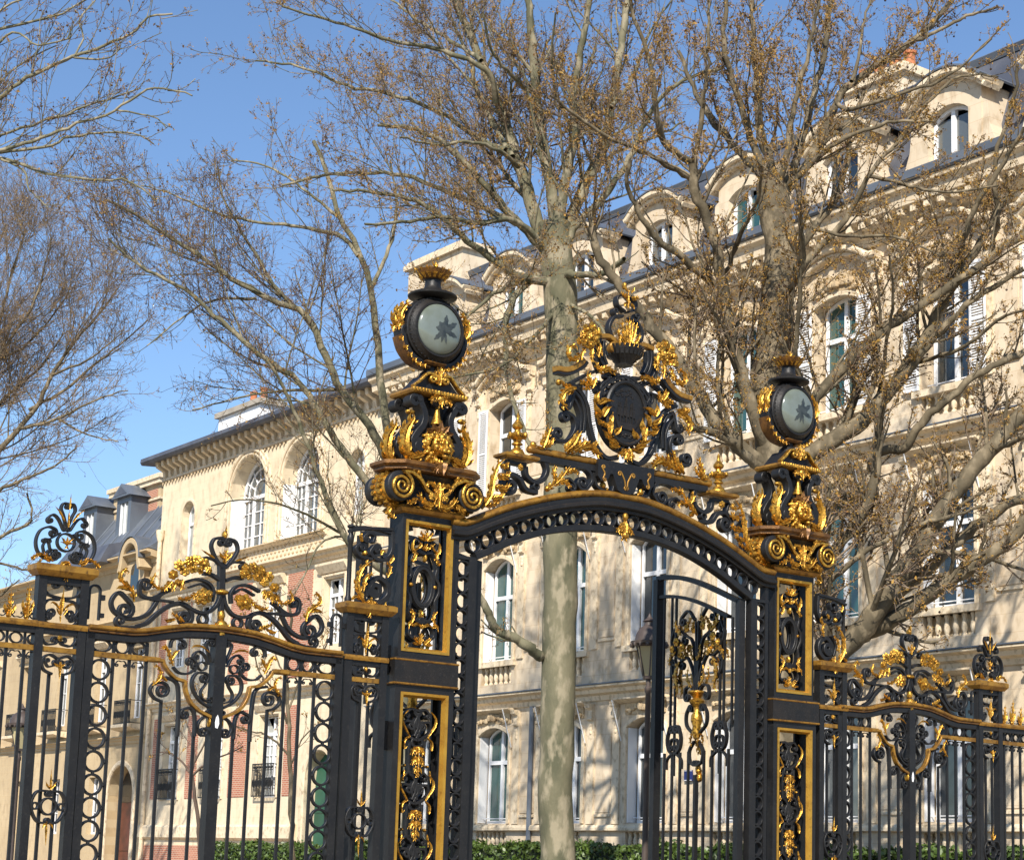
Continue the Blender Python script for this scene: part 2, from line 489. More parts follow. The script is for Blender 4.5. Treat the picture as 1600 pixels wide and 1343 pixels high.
def struct(name, mb, material):
    o = part(name, mb, material, None)
    o['kind'] = 'structure'
    return o
TRACE = {
 'pier': [
  ('S', [(-0.013,4.470),(-0.155,4.497),(-0.211,4.569),(-0.167,4.652),(-0.087,4.666)], 0, (0.049, 1, 1.3), 0.023),
  ('S', [(-0.026,4.451),(-0.151,4.437),(-0.207,4.354),(-0.165,4.272)], 0, (0.056, -1, 1.3), 0.023),
  ('S', [(0.004,4.174),(-0.130,4.169),(-0.197,4.217),(-0.173,4.262)], 0, (0.038, 1, 1.2), 0.021),
  ('S', [(-0.027,4.109),(-0.162,4.109),(-0.205,4.019),(-0.149,3.942),(-0.051,3.948)], 0, (0.044, -1, 1.2), 0.021),
  ('S', [(-0.150,5.251),(-0.214,5.260),(-0.309,5.207),(-0.352,5.089),(-0.325,4.971),(-0.240,4.903),(-0.131,4.890)], (0.053, 1, 1.3), (0.049, -1, 1.3), 0.021),
  ('S', [(-0.041,5.251),(-0.109,5.365),(-0.174,5.405),(-0.229,5.363)], (0.025, -1, 1.0), (0.036, -1, 1.2), 0.02),
  ('S', [(0.001,5.257),(-0.052,5.408),(-0.085,5.483),(-0.063,5.547),(-0.014,5.551)], 0, (0.03, 1, 1.2), 0.02),
  ('S', [(-0.241,4.955),(-0.263,5.039),(-0.220,5.109)], 0, (0.026, 1, 1.1), 0.016),
  ('S', [(-0.104,4.894),(-0.188,4.918),(-0.205,4.977)], 0, (0.025, 1, 1.1), 0.016),
  ('S', [(-0.074,5.208),(-0.186,5.128),(-0.257,5.118)], 0, (0.021, -1, 1.1), 0.016),
  ('O', [(0.001,5.108)], 0.103, 0.1, 0.02, 1),
  ('O', [(-0.091,4.951)], 0.035, 0.035, 0.014),
  ('S', [(-0.199,5.074),(-0.176,5.007),(-0.122,5.010)], 0, (0.021, 1, 1.1), 0.014),
  ('L', [(-0.016,4.279),(-0.009,4.418),(-0.005,4.589)], 0.046, 1),
  ('L', [(-0.012,4.322),(-0.066,4.386),(-0.116,4.410),(-0.147,4.386)], 0.032),
  ('L', [(-0.022,4.278),(-0.052,4.327),(-0.073,4.359)], 0.025),
  ('L', [(-0.016,4.279),(-0.014,4.227),(-0.014,4.179)], 0.021, 1),
  ('L', [(0.002,5.486),(0.006,5.575),(0.005,5.666)], 0.02, 1),
  ('L', [(0.003,5.275),(-0.001,5.380),(-0.005,5.476)], 0.027, 1),
  ('L', [(-0.047,5.338),(-0.109,5.435),(-0.181,5.499)], 0.027),
  ('L', [(0.004,5.073),(-0.029,5.095),(-0.089,5.096)], 0.028),
  ('L', [(0.004,5.073),(-0.040,5.129),(-0.075,5.156)], 0.028),
  ('L', [(0.004,5.064),(0.004,5.126),(0.003,5.183)], 0.032, 1),
  ('L', [(-0.003,5.063),(-0.012,5.041),(-0.032,5.021)], 0.02),
  ('L', [(-0.148,4.868),(-0.233,4.921),(-0.314,4.929),(-0.374,4.895),(-0.401,4.854),(-0.391,4.907),(-0.365,4.897)], 0.052),
  ('L', [(-0.183,4.858),(-0.240,4.895),(-0.264,4.970)], 0.032),
  ('L', [(0.028,4.892),(0.031,4.805),(0.005,4.645)], 0.06, 1),
  ('L', [(0.018,4.882),(-0.041,4.849),(-0.075,4.749)], 0.046),
  ('F', [(-0.005,4.012)], 0.039, 1),
 ],
 'pierlow': [
  ('S', [(-0.062,3.607),(-0.167,3.655),(-0.187,3.761),(-0.107,3.822),(-0.010,3.786)], 0, (0.046, 1, 1.2), 0.026),
  ('S', [(-0.051,3.702),(-0.115,3.687),(-0.151,3.737)], 0, (0.029, 1, 1.1), 0.02),
  ('L', [(0.012,3.747),(0.013,3.653),(0.008,3.549)], 0.04, 1),
  ('L', [(0.010,3.698),(-0.036,3.706),(-0.072,3.732)], 0.033),
  ('O', [(0.003,2.147)], 0.09, 0.09, 0.022, 1),
  ('O', [(-0.153,2.147)], 0.036, 0.036, 0.018),
  ('S', [(0.008,2.314),(-0.139,2.302),(-0.201,2.150),(-0.124,1.987),(-0.007,1.962)], (0.032, 1, 1.1), (0.032, -1, 1.1), 0.023),
  ('L', [(0.004,2.326),(0.002,2.423),(-0.006,2.555)], 0.025, 1),
  ('L', [(0.003,2.335),(-0.039,2.377),(-0.061,2.420)], 0.025),
  ('L', [(-0.016,1.983),(-0.013,1.843),(-0.010,1.712)], 0.025, 1),
  ('L', [(-0.016,1.957),(-0.046,1.938),(-0.065,1.894)], 0.025),
 ],
 'pcrest': [
  ('S', [(-1.149,4.514),(-1.296,4.622),(-1.387,4.521),(-1.354,4.406),(-1.218,4.340),(-1.067,4.345),(-0.928,4.418),(-0.842,4.541),(-0.795,4.647),(-0.670,4.727)], (0.108, 1, 1.4), 0, 0.045),
  ('S', [(-0.681,4.726),(-0.829,4.630),(-0.933,4.597),(-1.036,4.629),(-1.059,4.731)], 0, (0.079, 1, 1.2), 0.041),
  ('S', [(-1.061,4.252),(-0.936,4.308),(-0.811,4.430),(-0.675,4.532),(-0.540,4.580),(-0.412,4.539),(-0.373,4.454)], 0, (0.096, 1, 1.35), 0.05),
  ('S', [(-1.026,4.256),(-1.152,4.232),(-1.268,4.231)], 0, (0.067, 1, 1.2), 0.036),
  ('S', [(-0.909,4.584),(-0.732,4.588),(-0.624,4.586)], 0, 0, 0.027),
  ('S', [(-0.492,4.574),(-0.392,4.530),(-0.269,4.498),(-0.149,4.522),(-0.057,4.621),(-0.009,4.761)], 0, 0, 0.04),
  ('S', [(-0.497,4.833),(-0.343,4.886),(-0.195,4.863),(-0.116,4.771),(-0.127,4.647)], 0, 0, 0.035),
  ('S', [(-0.433,4.780),(-0.267,4.839),(-0.152,4.767)], 0, 0, 0.026),
  ('O', [(-0.228,4.425)], 0.058, 0.058, 0.028),
  ('S', [(0.002,4.628),(-0.010,4.806),(-0.016,4.985),(-0.025,5.130)], 0, 0, 0.089, 1),
  ('S', [(0.021,4.317),(0.005,4.494),(0.002,4.628)], 0, 0, 0.061, 1),
  ('S', [(-0.039,4.915),(-0.153,4.964),(-0.263,4.967)], 0, 0, 0.042),
  ('S', [(-0.021,5.063),(-0.112,5.171),(-0.174,5.299),(-0.141,5.393),(-0.059,5.419)], 0, (0.052, 1, 1.3), 0.031),
  ('S', [(-0.026,5.062),(-0.115,5.142),(-0.239,5.160)], 0, (0.047, -1, 1.2), 0.028),
  ('L', [(-1.132,4.531),(-1.154,4.651),(-1.245,4.727),(-1.326,4.787),(-1.286,4.883),(-1.220,4.865),(-1.246,4.836)], 0.076),
  ('L', [(-1.183,4.663),(-1.300,4.682),(-1.367,4.653)], 0.049),
  ('L', [(-0.740,4.712),(-0.859,4.727),(-0.930,4.790),(-0.893,4.871),(-0.853,4.838)], 0.059),
  ('L', [(-0.676,4.819),(-0.742,4.745),(-0.774,4.687)], 0.068),
  ('L', [(-0.535,4.857),(-0.554,4.789),(-0.541,4.735)], 0.069),
  ('L', [(-0.628,4.824),(-0.648,4.756),(-0.680,4.704)], 0.06),
  ('F', [(-0.670,4.904)], 0.069),
  ('F', [(-0.589,5.017)], 0.078),
  ('F', [(-0.477,5.075)], 0.083),
  ('F', [(-0.377,5.099)], 0.079),
  ('F', [(-0.283,5.076)], 0.079),
  ('F', [(-0.529,4.947)], 0.074),
  ('F', [(-0.423,4.999)], 0.07),
  ('F', [(-0.229,5.009)], 0.065),
  ('F', [(-0.616,4.815)], 0.055),
  ('F', [(-0.326,4.993)], 0.056),
  ('F', [(-0.264,4.683)], 0.112),
  ('F', [(-0.327,4.637)], 0.06),
  ('F', [(-0.198,4.717)], 0.061),
  ('L', [(-0.333,4.725),(-0.448,4.641),(-0.562,4.622),(-0.605,4.661)], 0.064),
  ('L', [(-0.490,4.365),(-0.601,4.419),(-0.680,4.462)], 0.05),
  ('L', [(-0.599,4.387),(-0.692,4.355),(-0.741,4.372)], 0.046),
  ('K', [(-0.005,4.770)], 0.089, 0.035, 1),
  ('K', [(0.005,4.494)], 0.047, 0.07, 1),
  ('K', [(0.013,4.372)], 0.08, 0.07, 1),
  ('K', [(0.014,4.271)], 0.056, 0.075, 1),
  ('L', [(0.012,4.316),(-0.064,4.353),(-0.104,4.404)], 0.047),
  ('L', [(-0.004,5.110),(-0.005,5.200),(-0.005,5.279)], 0.057, 1),
  ('L', [(-0.013,5.165),(-0.057,5.205),(-0.085,5.247)], 0.042),
  ('L', [(-0.141,5.161),(-0.242,5.205),(-0.330,5.243)], 0.028),
  ('K', [(-0.009,5.460)], 0.033, 0.052, 1),
  ('L', [(-0.009,5.460),(-0.010,5.516),(-0.012,5.573)], 0.028, 1),
 ],
 'cart': [
  ('S', [(-0.087,3.918),(-0.146,4.052),(-0.167,4.133),(-0.127,4.172)], 0, (0.041, 1, 1.3), 0.022),
  ('S', [(-0.123,3.884),(-0.172,3.980),(-0.252,4.031),(-0.313,3.997)], 0, (0.041, -1, 1.3), 0.022),
  ('S', [(-0.304,3.785),(-0.285,3.886),(-0.333,3.935)], 0, (0.052, -1, 1.3), 0.022),
  ('S', [(-0.576,3.817),(-0.505,3.760),(-0.385,3.756),(-0.295,3.817)], 0, (0.032, -1, 1.2), 0.023),
  ('S', [(-0.085,3.386),(-0.214,3.458),(-0.310,3.581),(-0.321,3.697),(-0.262,3.775),(-0.178,3.785)], 0, (0.063, 1, 1.4), 0.026),
  ('S', [(-0.099,3.447),(-0.185,3.481),(-0.206,3.562),(-0.151,3.649),(-0.125,3.721)], (0.035, -1, 1.1), 0, 0.016),
  ('O', [(-0.210,3.859)], 0.055, 0.049, 0.014),
  ('S', [(-0.624,4.041),(-0.605,4.126),(-0.520,4.154),(-0.455,4.125)], 0, (0.049, 1, 1.3), 0.026),
  ('S', [(-0.470,3.019),(-0.471,3.254),(-0.491,3.553),(-0.540,3.655),(-0.664,3.689)], 0, 0, 0.034),
  ('S', [(-0.693,3.407),(-0.788,3.441),(-0.847,3.517),(-0.809,3.602),(-0.719,3.627)], 0, (0.093, 1, 1.5), 0.028),
  ('S', [(-0.253,3.034),(-0.265,3.269),(-0.325,3.361),(-0.414,3.337)], 0, (0.06, -1, 1.3), 0.029),
  ('S', [(-0.059,3.298),(-0.170,3.249),(-0.222,3.163),(-0.197,3.082)], 0, (0.06, -1, 1.3), 0.026),
  ('S', [(-0.064,3.298),(-0.115,3.335),(-0.056,3.367)], 0, 0, 0.017),
  ('G', [(-0.928,3.875),(-0.737,3.879),(-0.701,3.833),(-0.636,3.757),(-0.542,3.688),(-0.436,3.664),(-0.421,3.624),(-0.397,3.533),(-0.329,3.415),(-0.218,3.334),(-0.057,3.268)], 0.034),
  ('L', [(-0.597,3.829),(-0.639,3.923),(-0.679,4.015),(-0.747,4.026),(-0.767,4.000)], 0.057),
  ('L', [(-0.620,3.905),(-0.573,3.984),(-0.530,4.016)], 0.043),
  ('L', [(-0.645,3.950),(-0.703,4.041),(-0.720,4.066)], 0.037),
  ('L', [(-0.849,3.578),(-0.779,3.641),(-0.744,3.723),(-0.787,3.801),(-0.832,3.804),(-0.832,3.770)], 0.051),
  ('L', [(-0.661,3.641),(-0.723,3.684),(-0.766,3.660)], 0.037),
  ('L', [(-0.144,4.024),(-0.240,4.084),(-0.346,4.081),(-0.389,4.043)], 0.026),
  ('K', [(-0.080,3.214)], 0.02, 0.061),
 ],
 'npier': [
  ('S', [(0.015,4.889),(0.175,4.876),(0.290,4.982),(0.269,5.115),(0.137,5.183),(0.030,5.115)], 0, (0.107, -1, 1.6), 0.064),
  ('S', [(0.318,5.803),(0.325,5.564),(0.239,5.433),(0.102,5.416),(0.011,5.485),(0.053,5.569)], 0, (0.056, 1, 1.3), 0.047),
  ('S', [(0.033,5.408),(-0.138,5.423),(-0.207,5.513),(-0.146,5.574)], 0, (0.047, 1, 1.3), 0.038),
  ('S', [(0.034,5.617),(0.055,5.705),(-0.029,5.732),(-0.091,5.680)], 0, (0.043, -1, 1.3), 0.034),
  ('S', [(-0.302,5.726),(-0.100,5.778),(0.105,5.805),(0.324,5.820)], 0, 0, 0.039),
  ('S', [(0.020,5.228),(-0.064,5.081),(-0.022,4.928)], 0, 0, 0.042),
  ('L', [(-0.085,4.833),(-0.176,4.970),(-0.197,5.124),(-0.125,5.290),(0.023,5.391)], 0.097),
  ('L', [(-0.104,4.978),(-0.072,5.149),(0.054,5.236)], 0.064),
  ('L', [(-0.154,5.070),(-0.210,5.064),(-0.222,5.004)], 0.051),
  ('L', [(0.240,5.195),(0.280,5.319),(0.195,5.392)], 0.052),
  ('L', [(0.265,5.377),(0.308,5.442),(0.301,5.491)], 0.047),
  ('L', [(-0.074,4.853),(-0.190,4.909),(-0.267,4.862),(-0.253,4.902)], 0.046),
  ('L', [(0.009,4.912),(0.016,4.775),(-0.030,4.652)], 0.08),
  ('L', [(-0.006,4.851),(-0.094,4.802),(-0.137,4.758)], 0.055),
  ('L', [(0.028,4.855),(0.097,4.833),(0.107,4.775)], 0.051),
  ('K', [(-0.073,5.474)], 0.038, 0.038),
  ('L', [(-0.148,5.603),(-0.174,5.669),(-0.165,5.710)], 0.047),
  ('L', [(0.133,5.470),(0.154,5.522),(0.201,5.508)], 0.039),
 ],
 'pilup': [
  ('O', [(0.005,5.164)], 0.141, 0.24, 0.043, 1),
  ('O', [(0.005,5.164)], 0.171, 0.274, 0.021, 1),
  ('S', [(-0.002,5.590),(-0.114,5.600),(-0.183,5.512),(-0.208,5.401)], (0.038, -1, 1.1), 0, 0.038),
  ('S', [(-0.208,5.401),(-0.187,5.295),(-0.242,5.210),(-0.241,5.093),(-0.187,4.982),(-0.199,4.883)], 0, 0, 0.038),
  ('S', [(-0.003,4.747),(-0.117,4.716),(-0.185,4.787),(-0.199,4.883)], (0.034, 1, 1.1), 0, 0.038),
  ('S', [(-0.021,5.611),(-0.138,5.616),(-0.177,5.710),(-0.099,5.770)], 0, (0.039, 1, 1.1), 0.03),
  ('S', [(-0.047,4.694),(-0.159,4.634),(-0.188,4.533),(-0.105,4.464)], 0, (0.038, -1, 1.1), 0.03),
  ('S', [(-0.196,5.866),(-0.200,5.945),(-0.015,5.959)], 0, 0, 0.021),
  ('L', [(0.007,5.757),(0.005,5.833),(0.006,5.912)], 0.056, 1),
  ('L', [(-0.005,5.756),(-0.055,5.825),(-0.103,5.868)], 0.052),
  ('L', [(-0.010,5.755),(-0.088,5.781),(-0.147,5.803)], 0.043),
  ('L', [(-0.116,5.649),(-0.195,5.609),(-0.207,5.706),(-0.179,5.759)], 0.047),
  ('L', [(-0.189,5.630),(-0.157,5.535),(-0.211,5.460),(-0.182,5.493)], 0.055),
  ('L', [(-0.116,5.649),(-0.083,5.692),(-0.120,5.727)], 0.047),
  ('L', [(0.001,5.624),(-0.001,5.663),(-0.001,5.713)], 0.052, 1),
  ('L', [(0.001,5.634),(-0.047,5.658),(-0.067,5.695)], 0.034),
  ('K', [(0.019,5.537)], 0.028, 0.056, 1),
  ('K', [(0.003,4.803)], 0.03, 0.055, 1),
  ('K', [(-0.181,5.172)], 0.034, 0.03),
  ('L', [(-0.204,4.853),(-0.148,4.781),(-0.184,4.670),(-0.216,4.628)], 0.051),
  ('L', [(-0.136,4.636),(-0.206,4.668),(-0.225,4.588)], 0.042),
  ('L', [(-0.010,4.639),(-0.092,4.670),(-0.159,4.634)], 0.042),
  ('L', [(-0.022,4.413),(-0.023,4.491),(-0.022,4.560)], 0.064, 1),
  ('L', [(-0.033,4.412),(-0.087,4.466),(-0.130,4.500)], 0.055),
  ('L', [(-0.038,4.408),(-0.114,4.414),(-0.160,4.420)], 0.042),
  ('L', [(-0.015,4.609),(-0.017,4.648),(-0.014,4.678)], 0.043, 1),
 ],
 'pillow': [
  ('S', [(-0.001,3.192),(-0.116,3.239),(-0.209,3.316),(-0.184,3.426),(-0.083,3.430)], 0, (0.055, 1, 1.4), 0.034),
  ('S', [(0.061,3.550),(-0.026,3.448),(-0.046,3.342),(0.010,3.220)], 0, 0, 0.03),
  ('S', [(0.097,3.594),(0.001,3.513),(-0.013,3.376),(0.038,3.249)], 0, 0, 0.028),
  ('S', [(0.007,3.115),(-0.076,3.141),(-0.064,3.204),(-0.004,3.198)], 0, 0, 0.03),
  ('S', [(-0.113,3.191),(-0.112,3.055),(-0.107,2.868),(-0.093,2.775),(0.009,2.724)], 0, 0, 0.032),
  ('S', [(0.010,3.567),(-0.103,3.590),(-0.175,3.532)], 0, (0.034, -1, 1.1), 0.028),
  ('L', [(-0.171,3.564),(-0.247,3.485),(-0.237,3.381),(-0.135,3.237),(-0.188,3.207)], 0.032),
  ('L', [(-0.140,3.237),(-0.207,3.174),(-0.202,3.081),(-0.166,3.114)], 0.041),
  ('L', [(-0.005,3.120),(-0.003,3.072),(0.003,2.989)], 0.087, 1),
  ('L', [(-0.010,3.103),(-0.065,3.068),(-0.094,2.998)], 0.055),
  ('L', [(-0.002,2.989),(-0.001,2.937),(0.005,2.864)], 0.082, 1),
  ('L', [(-0.006,2.974),(-0.059,2.944),(-0.088,2.873)], 0.055),
  ('L', [(-0.000,2.864),(0.000,2.801),(0.004,2.728)], 0.055, 1),
  ('L', [(-0.002,2.853),(-0.041,2.830),(-0.058,2.777)], 0.036),
  ('K', [(-0.172,2.874)], 0.02, 0.02),
  ('L', [(-0.189,2.821),(-0.205,2.738),(-0.205,2.655)], 0.023),
 ],
 'crest': [
  ('S', [(-0.091,7.324),(-0.311,7.290),(-0.498,7.462),(-0.599,7.709),(-0.650,7.953),(-0.767,8.129),(-0.931,8.226)], 0, 0, 0.062),
  ('S', [(-0.709,7.578),(-0.696,7.831),(-0.770,8.028),(-0.903,8.130)], 0, 0, 0.045),
  ('S', [(-0.770,7.556),(-0.762,7.783),(-0.829,7.947),(-0.925,8.056)], 0, 0, 0.034),
  ('S', [(-0.984,7.808),(-0.878,7.751),(-0.849,7.605),(-0.965,7.425),(-1.140,7.392)], (0.073, -1, 1.2), (0.095, 1, 1.4), 0.05),
  ('S', [(-0.896,8.111),(-0.924,8.006),(-0.951,7.901)], 0, (0.067, 1, 1.3), 0.045),
  ('S', [(-0.422,7.840),(-0.462,8.111),(-0.342,8.311),(-0.124,8.439),(0.029,8.479)], 0, 0, 0.034),
  ('S', [(-0.384,8.150),(-0.435,8.268),(-0.297,8.408)], 0, (0.046, -1, 1.1), 0.034),
  ('O', [(-0.466,8.263)], 0.046, 0.08, 0.028),
  ('O', [(-0.412,8.019)], 0.034, 0.063, 0.026),
  ('S', [(-0.962,8.220),(-0.689,8.395),(-0.520,8.482)], 0, 0, 0.045),
  ('S', [(-0.899,8.186),(-0.655,8.305),(-0.469,8.339)], 0, 0, 0.034),
  ('S', [(-0.458,9.005),(-0.477,8.822),(-0.421,8.628),(-0.279,8.521),(-0.109,8.493)], 0, 0, 0.052),
  ('S', [(-0.393,8.940),(-0.403,8.759),(-0.335,8.605)], 0, 0, 0.04),
  ('S', [(-0.518,8.916),(-0.542,8.682),(-0.441,8.471)], 0, 0, 0.04),
  ('S', [(-0.041,8.892),(-0.203,8.977),(-0.297,9.152),(-0.207,9.322),(-0.070,9.360)], 0, 0, 0.046),
  ('S', [(-0.054,9.369),(-0.166,9.333),(-0.221,9.382)], 0, (0.041, 1, 1.1), 0.029),
  ('S', [(-0.024,9.440),(-0.155,9.504),(-0.164,9.619),(-0.063,9.679)], 0, 0, 0.029),
  ('G', [(-1.227,8.388),(-0.999,8.415),(-0.811,8.525),(-0.743,8.606)], 0.073),
  ('S', [(-1.210,8.344),(-0.982,8.360),(-0.770,8.487),(-0.680,8.580)], 0, 0, 0.051),
  ('G', [(-0.489,8.986),(-0.316,9.012),(-0.187,8.967)], 0.064, (0.087, 1, 1.3)),
  ('L', [(-0.913,8.158),(-1.094,8.076),(-1.159,7.928),(-1.055,7.813)], 0.128),
  ('L', [(-1.020,8.140),(-1.113,8.173),(-1.161,8.227)], 0.067),
  ('K', [(-1.145,8.213)], 0.045, 0.045),
  ('L', [(-1.066,7.247),(-0.933,7.380),(-0.810,7.562)], 0.122),
  ('L', [(-0.990,7.259),(-0.840,7.345),(-0.706,7.491)], 0.1),
  ('L', [(-0.869,7.291),(-0.657,7.386),(-0.524,7.319),(-0.434,7.233)], 0.129),
  ('L', [(-0.748,7.334),(-0.595,7.384),(-0.504,7.473)], 0.084),
  ('L', [(-0.638,8.245),(-0.703,8.347),(-0.674,8.416)], 0.085),
  ('L', [(-0.653,8.230),(-0.778,8.258),(-0.855,8.257)], 0.079),
  ('L', [(-0.621,8.210),(-0.578,8.319),(-0.557,8.374)], 0.068),
  ('L', [(-0.636,8.207),(-0.744,8.176),(-0.806,8.177)], 0.056),
  ('L', [(-0.519,8.457),(-0.364,8.531),(-0.195,8.485)], 0.097),
  ('L', [(-0.473,8.491),(-0.553,8.527),(-0.564,8.589)], 0.074),
  ('B', [(-0.521,8.000),(-0.549,8.096),(-0.511,8.179)], 0.074),
  ('B', [(-0.505,8.003),(-0.398,8.072),(-0.256,8.076)], 0.074),
  ('B', [(-0.454,7.872),(-0.549,7.919),(-0.631,8.044)], 0.074),
  ('B', [(-0.453,7.834),(-0.531,7.834),(-0.594,7.861)], 0.068),
  ('B', [(-0.422,7.840),(-0.369,7.950),(-0.285,8.002)], 0.08),
  ('B', [(-0.419,7.739),(-0.497,7.751),(-0.562,7.816)], 0.068),
  ('B', [(-0.340,7.727),(-0.280,7.825),(-0.267,7.929)], 0.074),
  ('B', [(-0.355,7.699),(-0.419,7.739),(-0.464,7.694)], 0.062),
  ('B', [(-0.305,7.606),(-0.309,7.757),(-0.342,7.802)], 0.08),
  ('B', [(-0.257,7.589),(-0.149,7.682),(-0.097,7.754)], 0.08),
  ('B', [(-0.272,7.561),(-0.352,7.599),(-0.447,7.646)], 0.074),
  ('B', [(-0.159,7.478),(-0.271,7.523),(-0.397,7.541)], 0.074),
  ('B', [(-0.111,7.460),(-0.253,7.450),(-0.317,7.503)], 0.063),
  ('L', [(0.048,7.460),(0.060,7.373),(0.069,7.285)], 0.115, 1),
  ('L', [(0.001,7.439),(-0.076,7.364),(-0.155,7.339)], 0.086),
  ('L', [(0.026,7.443),(-0.028,7.334),(-0.042,7.281)], 0.069),
  ('F', [(-0.772,9.020)], 0.085),
  ('F', [(-0.664,9.072)], 0.091),
  ('F', [(-0.577,9.007)], 0.092),
  ('F', [(-0.831,8.920)], 0.079),
  ('F', [(-0.722,8.928)], 0.097),
  ('F', [(-0.612,8.898)], 0.086),
  ('F', [(-0.796,8.825)], 0.085),
  ('F', [(-0.687,8.820)], 0.08),
  ('F', [(-0.874,8.835)], 0.062),
  ('L', [(-0.792,8.686),(-0.942,8.556),(-1.051,8.587),(-1.040,8.715),(-0.933,8.748),(-0.916,8.688)], 0.095),
  ('L', [(-0.533,8.888),(-0.514,8.789),(-0.541,8.656)], 0.074),
  ('L', [(-0.640,8.791),(-0.652,8.687),(-0.638,8.562)], 0.074),
  ('L', [(-0.578,8.828),(-0.481,8.744),(-0.495,8.691)], 0.052),
  ('L', [(-0.763,8.767),(-0.822,8.655),(-0.834,8.564)], 0.062),
  ('L', [(0.015,8.877),(0.004,9.121),(-0.005,9.352)], 0.099, 1),
  ('L', [(-0.008,8.872),(-0.095,9.101),(-0.142,9.294)], 0.076),
  ('L', [(-0.021,8.870),(-0.174,9.060),(-0.192,9.155)], 0.064),
  ('L', [(-0.027,8.869),(-0.153,8.909),(-0.147,9.039),(-0.102,9.022)], 0.052),
  ('L', [(0.005,8.875),(-0.040,9.086),(-0.069,9.340)], 0.058),
  ('L', [(-0.025,9.478),(-0.029,9.608),(-0.033,9.764)], 0.053, 1),
  ('L', [(-0.036,9.633),(-0.110,9.643),(-0.166,9.684)], 0.059),
  ('L', [(-0.034,9.555),(-0.075,9.520),(-0.090,9.478)], 0.041),
  ('K', [(-0.035,9.816)], 0.035, 0.053, 1),
  ('L', [(-0.032,9.712),(-0.072,9.756),(-0.086,9.800)], 0.035),
 ],
 'aside': [
  ('S', [(-1.360,7.095),(-1.303,6.962),(-1.357,6.831),(-1.494,6.763),(-1.635,6.825),(-1.667,6.951)], 0, 0, 0.062),
  ('S', [(-1.968,6.981),(-1.820,6.972),(-1.668,6.977)], 0, 0, 0.05),
  ('S', [(-1.988,6.964),(-1.941,6.831),(-2.001,6.753)], 0, 0, 0.038),
  ('S', [(-1.467,6.625),(-1.649,6.644),(-1.760,6.771),(-1.898,6.812),(-1.990,6.755)], 0, (0.127, -1, 1.4), 0.062),
  ('O', [(-1.492,6.705)], 0.043, 0.043, 0.023),
  ('S', [(-0.973,7.039),(-0.765,7.086),(-0.604,7.046),(-0.542,6.924),(-0.623,6.805)], 0, (0.101, 1, 1.5), 0.044),
  ('S', [(-1.043,6.850),(-0.946,6.891),(-0.856,6.833)], 0, (0.064, 1, 1.3), 0.032),
  ('S', [(-0.519,7.044),(-0.458,6.873),(-0.344,6.818),(-0.208,6.816)], 0, 0, 0.041),
  ('S', [(-0.155,6.918),(-0.175,6.833),(-0.219,6.800)], 0, 0, 0.037),
  ('S', [(-1.333,7.064),(-1.161,7.108),(-0.942,7.088),(-0.521,7.116)], 0, 0, 0.044),
  ('L', [(-2.404,6.268),(-2.269,6.464),(-2.237,6.684),(-2.163,6.894),(-2.032,7.009)], 0.118),
  ('L', [(-2.237,6.425),(-2.093,6.463),(-2.075,6.534)], 0.084),
  ('L', [(-2.202,6.585),(-2.026,6.593),(-1.976,6.670)], 0.088),
  ('L', [(-2.167,6.746),(-2.011,6.752),(-1.994,6.841)], 0.084),
  ('L', [(-2.121,6.891),(-2.006,6.891),(-2.013,6.960)], 0.065),
  ('L', [(-2.335,6.325),(-2.172,6.365),(-2.133,6.423)], 0.064),
  ('L', [(-2.318,6.414),(-2.400,6.402),(-2.448,6.327)], 0.056),
  ('L', [(-1.330,6.690),(-1.152,6.843),(-0.974,7.056)], 0.091),
  ('L', [(-1.194,6.802),(-1.020,6.827),(-0.952,6.739)], 0.079),
  ('L', [(-1.046,6.948),(-0.895,7.006),(-0.805,6.957)], 0.072),
  ('L', [(-1.195,6.837),(-1.242,6.936),(-1.212,7.020)], 0.071),
  ('K', [(-1.288,6.709)], 0.043, 0.043),
  ('F', [(-1.797,6.914)], 0.058),
  ('K', [(-0.335,6.891)], 0.045, 0.053),
  ('K', [(-0.277,6.842)], 0.033, 0.028),
  ('L', [(-1.436,7.242),(-1.388,7.383),(-1.318,7.542)], 0.106),
  ('L', [(-1.405,7.265),(-1.299,7.317),(-1.263,7.403)], 0.067),
  ('K', [(-1.545,7.275)], 0.047, 0.047),
  ('L', [(-1.383,7.251),(-1.468,7.237),(-1.576,7.256)], 0.043),
 ],
}
